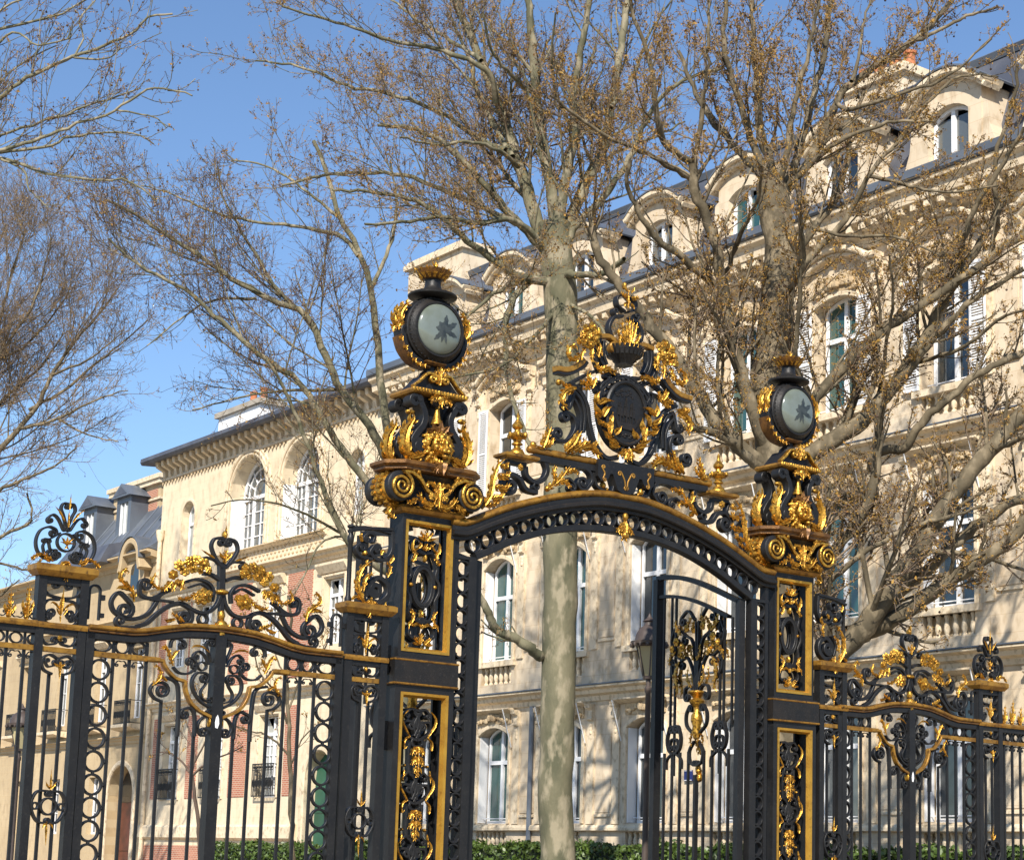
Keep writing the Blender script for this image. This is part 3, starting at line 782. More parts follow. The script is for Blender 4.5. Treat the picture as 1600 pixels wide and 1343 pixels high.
LIMBS = {
 't1': [
  (0.365,0.365,[(11.16,11.73,0.00),(11.16,11.73,1.87),(11.07,11.79,3.76),(11.08,11.79,6.47),(11.05,11.80,8.54),(11.03,11.82,10.64),(11.00,11.84,12.64),(10.93,11.89,13.94),(10.82,11.97,14.95),(10.78,12.00,15.69)]),
  (0.176,0.068,[(10.75,12.02,14.95),(10.64,12.49,15.89),(10.39,12.95,17.36),(10.28,13.29,18.34),(10.13,13.64,19.19),(9.96,13.99,20.10),(9.72,14.38,21.05),(9.51,14.75,22.23)]),
  (0.149,0.068,[(10.81,11.98,15.25),(10.67,11.87,16.01),(10.38,11.92,17.20),(10.20,11.91,18.04),(10.09,11.87,18.45),(9.94,11.84,19.53),(9.80,11.83,20.31),(9.66,11.82,21.45)]),
  (0.122,0.054,[(10.88,11.93,15.40),(10.74,11.59,16.55),(10.73,11.27,17.56),(10.55,11.11,18.17),(10.49,10.87,19.01),(10.47,10.63,19.80),(10.43,10.41,20.85)]),
  (0.149,0.068,[(10.91,11.91,14.96),(11.20,11.91,15.98),(11.51,11.84,16.81),(11.88,11.71,17.65),(12.06,11.72,18.66),(12.27,11.69,19.97),(12.40,11.71,20.77),(12.55,11.72,22.03)]),
  (0.095,0.034,[(10.95,11.88,15.11),(11.10,11.51,15.74),(11.34,11.15,16.07),(11.66,10.75,16.76),(11.99,10.35,17.87),(12.19,10.06,18.43),(12.62,9.61,18.84),(13.11,9.12,19.03)]),
  (0.108,0.034,[(10.73,12.04,14.95),(9.90,12.18,15.59),(9.19,12.37,16.29),(8.52,12.55,16.88),(7.99,12.65,17.17),(7.43,12.79,17.28),(6.76,13.02,17.24)]),
  (0.081,0.027,[(9.98,12.57,17.21),(10.02,13.29,18.12),(9.96,13.88,18.91),(10.00,14.35,19.93),(9.98,14.82,20.81),(9.91,15.32,21.61)]),
  (0.108,0.027,[(10.83,11.96,14.37),(10.07,11.99,14.27),(9.38,12.09,14.52),(8.58,12.32,14.99),(8.01,12.40,15.37),(7.36,12.56,15.61),(6.56,12.83,15.64),(5.79,13.10,15.56)]),
  (0.081,0.027,[(10.75,12.02,14.95),(9.63,11.80,15.43),(8.63,11.76,15.18),(7.51,11.88,15.05),(6.70,11.82,14.73),(5.85,11.82,14.50)]),
  (0.081,0.027,[(10.72,12.04,15.17),(10.34,12.70,15.77),(10.04,13.20,16.09),(9.27,14.01,16.63),(8.47,14.82,17.09),(7.82,15.51,17.16),(7.18,16.19,17.12),(6.56,16.85,16.93)]),
  (0.068,0.022,[(9.86,12.65,17.36),(9.63,13.34,17.73),(9.14,14.07,18.44),(8.44,14.91,18.98),(7.67,15.78,19.29),(7.18,16.44,19.69),(6.68,17.09,20.00),(6.17,17.73,20.16)]),
  (0.068,0.022,[(9.66,12.80,18.48),(9.22,12.53,18.98),(8.15,12.85,19.30),(7.12,13.19,19.31),(6.39,13.35,19.45),(5.55,13.60,19.53),(4.74,13.84,19.64)]),
  (0.095,0.054,[(10.91,11.91,14.52),(10.81,10.96,14.27),(10.87,10.16,14.17),(10.80,9.53,14.27)]),
  (0.054,0.020,[(10.10,12.48,16.99),(9.28,12.06,17.03),(8.37,11.95,16.95),(7.51,11.89,16.67),(6.63,11.88,16.58)]),
  (0.054,0.022,[(9.36,13.01,19.45),(9.30,14.32,20.43),(9.09,15.42,21.24),(8.82,16.46,22.19)]),
  (0.054,0.022,[(10.39,12.28,18.67),(9.46,11.92,18.73),(8.75,11.67,19.03),(8.25,11.35,19.64)]),
  (0.054,0.020,[(11.10,11.77,17.81),(10.14,11.18,18.23),(9.58,10.64,18.76),(9.21,10.05,19.46)]),
  (0.054,0.022,[(11.74,11.32,18.44),(12.67,11.68,19.55),(13.28,11.99,20.78),(14.11,12.09,22.02)]),
  (0.054,0.022,[(11.33,11.61,16.70),(12.47,12.07,17.77),(13.67,12.16,18.50),(14.72,12.26,19.20)]),
  (0.054,0.019,[(10.87,11.94,13.79),(10.06,11.50,12.96),(9.27,11.31,12.21),(8.53,11.16,11.76),(7.61,11.19,11.47)]),
  (0.047,0.018,[(10.98,11.86,13.94),(10.92,10.62,13.22),(10.79,9.77,12.17),(10.32,9.26,11.17)]),
  (0.122,0.068,[(10.78,12.00,6.11),(10.55,11.87,6.15),(10.13,11.95,6.39),(9.68,12.08,6.56),(9.45,12.06,6.84),(9.21,12.05,7.18),(8.94,12.08,7.42)]),
  (0.081,0.041,[(10.51,12.19,14.50),(9.69,11.97,13.70),(9.32,11.63,12.56),(9.20,11.17,11.34),(9.32,10.59,10.17)]),
  (0.054,0.019,[(10.32,12.33,14.41),(9.01,11.73,13.65),(7.87,11.41,12.51),(7.13,10.92,11.19)]),
 ],
 't2': [
  (0.402,0.307,[(11.47,5.37,0.00),(11.47,5.37,1.96),(11.45,5.38,4.80),(11.40,5.42,7.20),(11.30,5.49,9.40),(11.22,5.55,10.89),(11.31,5.48,12.41),(11.35,5.45,13.69),(11.25,5.53,14.59),(11.21,5.55,14.91)]),
  (0.106,0.047,[(11.23,5.55,14.72),(11.38,5.67,15.01),(11.28,5.91,16.02),(11.33,6.04,16.48),(11.31,6.19,17.93),(11.34,6.31,19.01),(11.37,6.43,19.75)]),
  (0.095,0.035,[(11.22,5.55,14.72),(11.32,5.88,15.16),(11.10,6.34,15.73),(10.78,6.84,16.50),(10.64,7.20,17.20),(10.49,7.54,18.09)]),
  (0.083,0.035,[(11.22,5.55,14.72),(10.94,5.40,14.97),(10.55,5.41,15.55),(10.15,5.46,16.62),(9.88,5.44,17.16),(9.76,5.32,17.88),(9.61,5.22,18.72)]),
  (0.095,0.035,[(11.32,5.48,14.72),(11.73,5.39,15.41),(12.01,5.34,16.55),(12.31,5.26,17.65),(12.46,5.28,18.46),(12.61,5.29,19.57)]),
  (0.071,0.030,[(11.27,5.52,14.78),(11.17,5.18,15.01),(11.17,4.88,16.21),(11.27,4.54,17.44),(11.25,4.30,18.23)]),
  (0.106,0.047,[(11.32,5.48,14.59),(11.92,5.31,15.38),(12.22,5.29,15.85),(12.62,5.18,16.81),(12.95,5.10,17.32),(13.93,4.56,18.13),(14.61,4.22,18.96),(15.11,4.01,19.72)]),
  (0.071,0.024,[(11.32,5.48,14.72),(11.57,4.89,15.13),(11.70,4.50,15.42),(11.98,4.03,15.65),(12.44,3.45,15.82),(12.88,2.90,15.76)]),
  (0.095,0.035,[(11.43,5.40,13.18),(12.04,5.24,14.08),(12.46,5.14,14.64),(12.79,5.08,15.49),(12.96,5.13,16.35),(13.27,5.08,17.22)]),
  (0.083,0.030,[(11.53,5.33,12.92),(11.92,4.71,13.73),(12.14,4.31,14.23),(12.26,3.99,14.85),(12.56,3.57,15.44),(12.93,3.10,15.84)]),
  (0.165,0.071,[(11.26,5.52,9.27),(10.79,5.64,9.46),(10.28,5.85,9.92),(9.76,6.08,10.74),(9.36,6.23,11.32),(8.96,6.39,11.77),(8.60,6.53,12.23),(8.24,6.67,12.64),(7.90,6.79,13.19),(7.79,6.77,13.85)]),
  (0.106,0.035,[(11.24,5.54,9.15),(10.70,5.45,9.31),(10.25,5.43,9.55),(9.69,5.51,9.73),(9.16,5.60,9.71),(8.64,5.70,9.71),(8.12,5.81,9.91),(7.69,5.85,10.32)]),
  (0.154,0.083,[(11.25,5.52,9.39),(10.88,5.44,9.95),(10.39,5.53,11.12),(10.07,5.53,12.21),(9.88,5.45,12.65),(9.71,5.36,13.09),(9.40,5.38,13.78),(9.14,5.38,14.16),(8.98,5.30,14.66)]),
  (0.095,0.035,[(10.48,6.08,12.75),(10.03,5.75,12.63),(9.32,5.78,12.94),(8.68,5.80,13.19),(8.15,5.78,13.59),(7.75,5.68,14.04),(7.60,5.42,14.41)]),
  (0.071,0.030,[(9.97,6.44,15.25),(9.22,6.37,15.43),(8.82,6.20,15.91),(8.52,6.01,16.73),(8.04,5.97,17.60),(7.70,5.85,18.09)]),
  (0.059,0.024,[(10.00,6.42,15.19),(9.80,6.16,15.45),(9.73,5.91,16.06),(9.65,5.69,16.94),(9.52,5.52,17.50),(9.39,5.38,18.45)]),
  (0.059,0.024,[(10.03,6.39,14.80),(9.20,6.14,14.88),(8.37,6.10,15.00),(7.60,6.09,15.05),(6.84,6.10,15.29),(6.21,6.04,15.47)]),
  (0.059,0.024,[(10.46,6.09,12.93),(10.21,5.25,13.63),(10.02,4.63,14.04),(9.69,4.19,14.45)]),
  (0.130,0.071,[(11.25,5.52,9.39),(11.32,5.17,9.72),(11.61,4.73,10.48),(12.14,4.15,11.36),(12.41,3.76,11.79),(13.31,2.94,12.62),(13.82,2.40,13.17),(14.33,1.86,13.68)]),
  (0.201,0.059,[(11.29,5.50,9.15),(11.75,5.06,9.46),(12.03,4.77,9.78),(12.49,4.37,10.16),(12.66,4.17,10.44),(12.76,4.03,10.62),(13.08,3.74,11.24),(13.34,3.49,11.86),(13.65,3.21,12.74),(14.06,2.85,13.62),(14.37,2.57,14.38)]),
  (0.095,0.047,[(12.83,4.40,10.45),(12.79,3.79,10.83),(13.08,3.10,11.60),(13.39,2.45,12.26),(13.90,1.68,12.80)]),
  (0.236,0.130,[(11.45,5.39,5.10),(11.57,5.04,5.27),(11.85,4.66,5.56),(12.08,4.32,5.91),(12.27,4.03,6.31),(12.66,3.60,7.10),(13.18,3.09,8.31),(13.53,2.70,9.02),(13.85,2.34,9.61),(14.25,1.92,10.30)]),
  (0.118,0.095,[(12.64,4.54,6.16),(12.87,4.27,6.39),(13.06,4.06,6.83),(13.51,3.67,7.39),(13.84,3.37,7.85),(14.16,3.08,8.22),(14.61,2.70,8.65),(14.92,2.43,8.79)]),
  (0.165,0.118,[(12.59,4.58,6.10),(12.59,4.05,6.25),(12.85,3.47,6.58),(13.11,2.94,7.00),(13.38,2.42,7.33),(13.60,1.94,7.65),(13.79,1.51,8.15)]),
  (0.130,0.083,[(11.50,5.35,5.99),(11.79,4.89,6.77),(11.93,4.59,7.58),(12.12,4.29,8.04),(12.31,3.99,8.60),(12.32,3.83,9.34),(12.26,3.73,9.85),(12.16,3.65,10.32)]),
  (0.059,0.030,[(12.05,4.96,6.98),(11.94,4.60,7.12),(12.23,4.07,7.58),(12.67,3.46,8.01),(12.98,2.96,8.17),(13.28,2.50,8.29),(13.37,2.18,8.36)]),
  (0.095,0.059,[(12.80,4.42,9.27),(12.71,4.13,9.57),(12.96,3.68,9.61),(12.92,3.47,9.87),(13.02,3.17,10.17),(13.27,2.77,10.56),(13.63,2.32,10.97),(14.14,1.75,11.34)]),
  (0.071,0.047,[(14.29,3.36,9.23),(13.85,2.27,9.51),(13.64,1.37,9.57)]),
  (0.071,0.035,[(14.01,3.56,12.91),(13.68,2.99,13.32),(13.50,2.52,14.04),(13.64,1.87,14.89),(13.61,1.39,15.36)]),
  (0.059,0.030,[(14.66,3.10,13.53),(14.43,2.70,14.31),(14.12,2.50,15.19),(14.13,2.11,16.10),(14.01,1.85,16.87)]),
  (0.047,0.024,[(13.35,4.03,17.78),(13.41,3.68,17.86),(13.88,3.12,18.20),(14.36,2.58,18.41)]),
  (0.047,0.024,[(13.38,4.01,11.35),(13.40,2.77,11.41),(13.40,1.87,11.76),(13.35,1.09,11.82)]),
  (0.047,0.019,[(12.90,4.35,10.58),(12.29,3.56,11.43),(11.84,2.98,12.06),(11.30,2.55,12.69)]),
  (0.047,0.019,[(12.25,4.82,16.59),(12.04,4.23,16.22),(12.42,3.43,16.32),(12.90,2.60,16.56),(13.30,1.86,17.18)]),
  (0.041,0.018,[(12.75,4.46,15.10),(12.58,3.26,14.52),(12.55,2.30,14.12),(12.74,1.28,14.00)]),
  (0.041,0.018,[(11.89,5.08,14.01),(11.63,3.83,13.46),(11.67,2.74,13.18),(11.74,1.74,12.58)]),
  (0.041,0.019,[(12.48,4.66,17.04),(13.08,4.99,17.96),(13.47,5.28,18.86),(13.99,5.42,19.77)]),
  (0.071,0.024,[(11.33,5.47,12.41),(10.87,4.47,12.70),(10.35,3.86,13.42),(9.74,3.41,14.36)]),
  (0.059,0.024,[(11.84,5.11,10.66),(10.97,4.59,11.15),(10.55,4.05,12.05),(10.16,3.58,12.93),(9.70,3.19,13.45)]),
  (0.047,0.019,[(13.19,4.15,15.78),(13.86,3.93,16.74),(14.49,3.66,17.37),(15.22,3.32,17.45)]),
 ],
 't3': [
  (0.222,0.048,[(12.43,19.42,0.00),(12.43,19.42,1.80),(12.12,19.64,7.19),(11.79,19.87,11.09),(11.52,20.06,13.07),(11.29,20.23,15.09),(11.06,20.39,16.61),(10.61,20.71,17.75),(10.35,20.90,18.31),(10.15,21.04,19.17),(9.77,21.31,20.21)]),
  (0.127,0.032,[(11.74,19.91,11.42),(11.18,20.09,12.54),(10.46,20.45,13.48),(9.63,20.90,15.31),(8.90,21.29,15.69),(8.16,21.69,16.04),(7.30,22.18,16.67),(6.25,22.81,17.37),(5.57,23.18,17.81),(5.05,23.44,18.06)]),
  (0.111,0.029,[(11.60,20.01,10.75),(10.80,20.15,11.48),(10.18,20.28,12.23),(9.37,20.58,13.46),(8.86,20.68,13.77),(8.22,20.88,14.15),(7.45,21.18,14.78),(6.55,21.59,15.56),(5.50,22.12,16.12),(4.78,22.40,16.70)]),
  (0.063,0.021,[(9.83,21.27,15.44),(9.30,21.98,16.23),(8.91,22.51,17.21),(8.55,23.00,18.11),(8.32,23.37,18.86),(8.21,23.65,19.80)]),
  (0.063,0.019,[(10.84,20.55,17.12),(10.67,20.85,17.57),(10.13,21.36,17.88),(8.80,22.42,18.08),(7.88,23.19,18.35),(6.94,23.96,18.87),(6.41,24.43,19.05)]),
  (0.095,0.032,[(11.93,19.77,8.80),(10.81,19.81,9.16),(10.25,19.64,9.63),(9.61,19.59,10.62),(8.95,19.59,11.99),(8.30,19.60,13.08),(7.79,19.53,13.61)]),
  (0.063,0.024,[(11.14,20.33,16.27),(11.72,20.43,17.63),(11.98,20.63,18.80),(11.94,20.99,20.14)]),
  (0.048,0.019,[(10.40,20.86,18.14),(9.99,21.91,19.03),(9.36,22.94,19.88),(8.70,23.91,20.18)]),
  (0.040,0.016,[(8.74,22.04,15.90),(7.53,22.14,15.61),(6.70,22.17,14.94),(5.90,22.22,14.14)]),
  (0.048,0.016,[(10.61,20.71,13.56),(9.11,20.76,13.28),(7.92,20.85,12.93),(6.67,21.06,12.43)]),
  (0.040,0.016,[(10.85,20.54,9.82),(9.30,20.12,10.12),(7.96,19.94,10.23),(6.71,19.80,9.88)]),
  (0.032,0.016,[(10.85,20.54,9.82),(9.71,19.82,9.34),(8.92,19.25,8.24),(8.06,18.85,7.34)]),
  (0.048,0.019,[(11.89,19.80,10.11),(11.60,18.60,11.84),(10.96,18.00,13.25)]),
 ],
 't4': [
  (0.088,0.035,[(12.53,25.48,0.00),(12.53,25.48,1.72),(12.39,25.58,4.18),(12.26,25.67,5.92),(12.19,25.73,6.97),(12.26,25.68,8.04),(12.15,25.75,8.93)]),
  (0.035,0.016,[(12.28,25.66,5.39),(11.77,25.51,6.22),(11.25,25.51,6.70),(10.94,25.39,7.54)]),
  (0.035,0.016,[(12.28,25.66,5.74),(12.63,25.66,6.65),(13.12,25.51,7.22),(13.44,25.45,8.14)]),
  (0.035,0.016,[(12.36,25.60,4.52),(11.76,25.72,5.01),(11.17,25.92,5.15),(10.73,26.02,5.30)]),
  (0.028,0.014,[(12.20,25.72,6.62),(12.09,26.22,7.36),(12.11,26.52,8.10)]),
  (0.028,0.014,[(12.37,25.59,4.18),(12.50,25.08,5.04),(12.71,24.62,5.38)]),
 ],
 't5': [
  (0.072,0.045,[(10.96,27.83,0.00),(10.96,27.83,1.64),(10.83,27.92,3.09),(10.67,28.03,3.96),(10.72,28.00,4.50)]),
  (0.036,0.016,[(10.70,28.01,3.96),(10.90,27.56,4.32),(11.17,27.14,4.50),(11.51,26.70,4.77)]),
  (0.036,0.016,[(10.70,28.01,3.87),(10.55,28.43,4.32),(10.28,28.84,4.58),(9.96,29.27,4.49)]),
  (0.036,0.016,[(10.71,28.00,4.32),(10.73,28.30,5.04),(10.64,28.59,5.59),(10.82,28.66,6.33)]),
  (0.030,0.016,[(10.71,28.00,4.32),(10.83,27.50,5.02),(10.90,27.13,5.54)]),
 ],
 'l1': [
  (0.267,0.170,[(-1.42,15.77,0.00),(-1.42,15.77,1.44),(-1.75,16.00,6.80),(-1.86,16.08,10.59),(-1.82,16.05,12.93),(-1.69,15.96,14.13)]),
  (0.073,0.019,[(-1.75,16.01,13.46),(-1.29,15.68,15.88),(-0.71,15.26,16.56),(-0.41,15.05,16.87),(0.04,14.73,17.21),(0.45,14.44,17.45),(0.92,14.10,17.74),(1.31,13.83,17.95),(1.51,13.69,18.18),(1.66,13.58,18.37),(2.02,13.32,18.45)]),
  (0.049,0.016,[(-1.83,16.07,13.20),(-1.18,15.89,15.51),(-0.51,15.64,15.93),(0.31,15.24,16.34),(1.01,14.93,16.74),(1.59,14.69,17.03),(1.98,14.58,17.27)]),
  (0.055,0.016,[(-1.75,16.01,13.46),(-1.20,15.38,15.15),(-0.75,14.89,15.31),(-0.04,14.23,15.60),(0.41,13.76,15.84),(0.92,13.27,16.08),(1.19,12.94,16.34),(1.47,12.61,16.47),(2.00,12.11,16.30)]),
  (0.041,0.015,[(-1.14,15.57,15.22),(-0.59,15.35,15.45),(0.30,14.84,15.66),(0.56,14.77,15.88),(1.59,14.14,16.07),(2.06,13.91,15.87)]),
  (0.055,0.016,[(-1.78,16.02,13.86),(-1.13,15.62,15.34),(-0.60,15.29,15.32),(0.11,14.83,15.08),(0.91,14.29,14.94),(1.54,13.87,14.95),(2.05,13.55,14.55)]),
  (0.027,0.012,[(-0.63,15.21,15.28),(-0.30,14.72,14.95),(-0.25,14.49,14.53),(0.03,14.12,14.10)]),
  (0.061,0.018,[(-1.59,15.89,14.13),(-1.45,16.13,16.66),(-0.94,16.02,18.01),(-0.26,15.76,18.40),(0.54,15.40,18.79),(1.12,15.19,19.32)]),
  (0.036,0.015,[(-1.42,15.77,16.28),(-1.08,15.12,17.25),(-0.78,14.61,17.69),(-0.43,14.09,17.34),(-0.00,13.53,17.41)]),
  (0.030,0.012,[(-1.37,15.73,15.48),(-0.51,15.89,17.12),(0.05,16.06,17.82),(0.72,16.09,18.38)]),
  (0.036,0.015,[(-1.40,15.75,17.51),(-0.62,15.56,18.63),(0.17,15.25,19.19)]),
  (0.024,0.012,[(0.45,14.44,17.45),(0.66,14.55,17.96),(0.64,14.75,18.44),(0.93,14.71,18.94)]),
  (0.024,0.012,[(0.45,14.44,17.45),(0.86,13.80,17.32),(1.02,13.42,17.46)]),
  (0.022,0.011,[(1.19,13.92,16.37),(1.70,13.20,16.14),(1.83,12.84,15.82)]),
 ],
 'l2': [
  (0.293,0.188,[(8.27,40.78,0.00),(8.27,40.78,1.38),(7.88,41.06,8.49),(7.93,41.03,11.69),(8.15,40.87,13.65)]),
  (0.126,0.027,[(8.02,40.97,12.99),(8.94,40.31,14.93),(9.46,39.94,15.78),(9.92,39.61,16.64),(10.18,39.43,17.56),(10.76,39.01,18.76),(11.45,38.52,19.91),(11.85,38.24,20.67)]),
  (0.063,0.021,[(9.40,39.98,15.69),(10.27,38.86,15.97),(11.27,37.77,16.64),(11.90,36.97,16.86)]),
  (0.084,0.025,[(7.72,41.18,14.94),(8.95,40.71,16.63),(9.58,40.56,17.38),(10.22,40.37,18.14),(10.82,40.20,19.32)]),
  (0.084,0.025,[(8.03,40.96,12.78),(8.91,39.93,13.51),(9.57,39.16,13.93),(10.15,38.48,14.30),(10.63,37.88,14.86)]),
  (0.084,0.033,[(8.14,40.88,11.06),(9.12,40.18,11.98),(9.87,39.65,12.48),(9.93,39.61,12.96),(9.76,39.73,13.50)]),
  (0.105,0.029,[(7.98,41.00,13.64),(8.56,40.98,17.26),(8.86,41.07,19.58),(9.18,41.11,21.48),(9.53,41.12,22.94)]),
  (0.084,0.025,[(8.09,40.91,14.52),(8.62,40.13,17.99),(9.30,39.35,19.73),(9.55,38.90,21.46),(9.52,38.67,22.07)]),
  (0.084,0.025,[(7.82,41.11,16.05),(8.17,41.11,19.90),(8.46,41.09,21.78),(8.80,41.02,22.98)]),
  (0.063,0.021,[(9.64,39.81,16.34),(10.68,39.47,17.12),(11.77,39.00,18.35),(12.70,38.61,19.34),(13.12,38.56,19.87)]),
  (0.050,0.019,[(10.18,39.43,17.56),(10.97,38.16,18.02),(11.62,37.17,18.82)]),
  (0.050,0.019,[(8.74,40.45,18.08),(9.56,40.37,18.66),(10.65,39.98,20.38),(10.96,40.10,21.61)]),
  (0.042,0.019,[(10.42,39.25,16.06),(11.12,38.05,15.40),(11.74,37.09,15.12)]),
  (0.063,0.021,[(8.34,40.73,10.64),(9.33,40.54,11.16),(10.15,40.34,11.02),(10.75,40.25,11.52)]),
  (0.063,0.021,[(8.43,40.67,9.36),(9.04,39.53,9.95),(9.36,38.78,10.44)]),
 ],
}
# ------------------------------------------------------------------ ground
struct('ground', MB().add([(-900, -900, -.02), (1500, -900, -.02), (1500, 1500, -.02), (-900, 1500, -.02)], [(0, 1, 2, 3)]), 'gravel_path')
struct('avenue', MB().box(-3.5, 9.0, .9, 160, -.3, .0), 'asphalt')
struct('pavement', MB().box(9.0, 15.6, .9, 160, -.3, .13), 'plinth_stone')
struct('garden_ground', MB().box(15.6, 20.3, .9, 160, -.3, .18), 'gravel_path')

# ------------------------------------------------------------------ facade helpers (local: x=0 facade plane, -x towards the avenue, y along it)
def arc(ya, yb, zs, rise, n=8):
    """Top edge of an opening from ya to yb."""
    if rise <= 0: return [(ya, zs), (yb, zs)]
    h = (yb - ya) / 2; c = (ya + yb) / 2
    R = (h * h + rise * rise) / (2 * rise)
    a = math.asin(min(1, h / R)) if rise <= h else PI - math.asin(min(1, h / R))
    return [(c + R * math.sin(t), zs + rise - R + R * math.cos(t)) for t in np.linspace(-a, a, n + 1)]

def wall(mb, y0, y1, z0, z1, ops, x=0.0, top=None):
    """Wall face with openings (ya, yb, za, zs, rise, depth) and their reveals. Openings of one row must not overlap in y."""
    cols = {}
    for o in ops: cols.setdefault((o[0], o[1]), []).append(o)
    y = y0
    q = lambda a, b, c, d: mb.add([a, b, c, d], [(0, 1, 2, 3)])
    for (ya, yb), lst in sorted(cols.items()):
        q((x, y, z0), (x, ya, z0), (x, ya, z1), (x, y, z1))
        zb = z0
        for (_, _, za, zs, rise, dep) in sorted(lst, key=lambda o: o[2]):
            q((x, ya, zb), (x, yb, zb), (x, yb, za), (x, ya, za))
            A = arc(ya, yb, zs, rise)
            zt = max(p[1] for p in A)
            for p, r in zip(A[:-1], A[1:]):
                if rise > 0: q((x, p[0], p[1]), (x, r[0], r[1]), (x, r[0], zt + .001), (x, p[0], zt + .001))
                q((x, p[0], p[1]), (x + dep, p[0], p[1]), (x + dep, r[0], r[1]), (x, r[0], r[1]))
            q((x, ya, za), (x, ya, zs), (x + dep, ya, zs), (x + dep, ya, za))
            q((x, yb, za), (x + dep, yb, za), (x + dep, yb, zs), (x, yb, zs))
            q((x, ya, za), (x + dep, ya, za), (x + dep, yb, za), (x, yb, za))
            zb = zt + .001
        q((x, ya, zb), (x, yb, zb), (x, yb, z1), (x, ya, z1))
        y = yb
    q((x, y, z0), (x, y1, z0), (x, y1, z1), (x, y, z1))
    return mb

def yzmesh(mb):
    mb.v = [(p[1], p[0], p[2]) for p in mb.v]
    return mb

GLASS = ['pane_dark', 'pane_teal', 'pane_dark', 'pane_grey', 'pane_dark']
def window(parent, ya, yb, za, zs, rise, x, glass=None, bars=(1, 0), fw=.075, transom=.28, name='window'):
    """Casement: white frame with mullion and transom; panes are its children."""
    c = (ya + yb) / 2
    A = arc(ya, yb, zs, rise, 10)
    ring = [(ya, za)] + A + [(yb, za)]
    mb = MB()
    def inset(p):
        return (p[0] + (c - p[0]) * fw * .55 / ((yb - ya) / 2), p[1] - fw * .5)
    path = [(ya + fw / 2, za)] + [inset(p) for p in A] + [(yb - fw / 2, za)]
    mb.ribbon(path, fw, x - .05, x + .06, bev=.1)
    zt = zs - (zs - za) * transom if transom else None
    mb.box(ya, yb, x - .055, x + .05, za, za + fw * 1.3)
    if zt: mb.box(ya + fw, yb - fw, x - .065, x + .05, zt - .06, zt + .06)
    top = zs + rise - fw
    mb.box(c - .06, c + .06, x - .06, x + .05, za + fw, top)
    nb, nh = bars
    for s in (-1, 1):
        for k in range(nb - 1):
            yy = c + s * (yb - ya) / 2 * (k + 1) / nb
            mb.box(yy - .018, yy + .018, x - .03, x + .03, za + fw, (zt or zs))
    for k in range(nh):
        zz = za + ((zt or zs) - za) * (k + 1) / (nh + 1)
        mb.box(ya + fw, yb - fw, x - .031, x + .031, zz - .018, zz + .018)
    w = part(name, yzmesh(mb), 'white_paint', parent, smooth=False)
    g = glass or random.choice(GLASS)
    for s in (-1, 1):
        y0, y1 = (ya + .02, c - .02) if s < 0 else (c + .02, yb - .02)
        part('pane', yzmesh(MB().box(y0, y1, x + .01, x + .022, za, (zt or zs))), g, w, smooth=False)
        if zt:
            B = [p for p in A if (p[0] <= c + 1e-6 if s < 0 else p[0] >= c - 1e-6)]
            poly = [(y0, zt)] + ([] if s > 0 else []) + [(min(max(p[0], y0), y1), p[1] - .02) for p in B] + [(y1, zt)]
            poly = [poly[0]] + poly[1:-1] + [poly[-1]]
            part('pane', yzmesh(MB().prism(poly, x + .01, x + .022)), g, w, smooth=False)
    return w

BAL = MB().lathe([(.055, 0), (.055, .05), (.035, .08), (.062, .20), (.055, .30), (.032, .42), (.05, .50), (.055, .52), (.055, .56)], 8)
BAL_ME = mesh_of(BAL, 'baluster', 'stone_trim')
def balustrade(parent, ya, yb, z, n, h=.56):
    for i in range(n):
        o = link('baluster', BAL_ME, parent)
        o.location = (.10, ya + (yb - ya) * (i + .5) / n, z)
        o.scale = (1.25, 1.25, h / .56)

def cornice(parent, y0, y1, prof, material='stone_trim', name='cornice', cap=True):
    return part(name, MB().prism(prof, y0, y1), material, parent, smooth=False)

def carving(parent, yc, z, w, h, n, seed, name='carving'):
    """Carved swag over a window: a clutch of modelled lumps and leaves."""
    r = random.Random(seed); mb = MB()
    mb.box(-.05, .02, yc - w / 2, yc + w / 2, z - h / 2, z + h / 2)
    for i in range(n):
        t = (i + .5) / n * 2 - 1
        yy = yc + t * w * .47
        zz = z + h * (.22 * math.cos(t * 3.0) - .10) + r.uniform(-.18, .18) * h
        s = (1.15 - .5 * abs(t)) * h
        mb.ell((-.08, yy, zz), (.06, s * r.uniform(.22, .40), s * r.uniform(.18, .32)), 7, 4)
    for i in range(5):
        mb.ell((-.13, yc + r.uniform(-.12, .12), z + r.uniform(-.1, .15) * h), (.08, .10, .11), 7, 4)
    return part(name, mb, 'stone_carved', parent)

def console(parent, y, z, h=.5, w=.2, name='console'):
    mb = MB()
    path = scroll_path([(-.02, z), (-.16, z + h * .35), (-.12, z + h * .7), (-.24, z + h)], (.05, -1, 1.0), None)
    mb.prism([(0.02, z - .05), (-.08, z), (-.12, z + h * .3), (-.10, z + h * .6), (-.22, z + h * .85), (-.24, z + h), (.02, z + h)], y - w / 2, y + w / 2)
    mb.lathe([(.07, -w / 2 - .012), (.07, w / 2 + .012)], 10, (-.15, y, z + h * .84), 'y')
    mb.lathe([(.05, -w / 2 - .011), (.05, w / 2 + .011)], 10, (-.09, y, z + h * .12), 'y')
    for k in range(3):
        mb.ell((-.05, y, z - .12 - .10 * k), (.05, .075 - .012 * k, .07), 7, 4)
    return part(name, mb, 'stone_trim', parent)

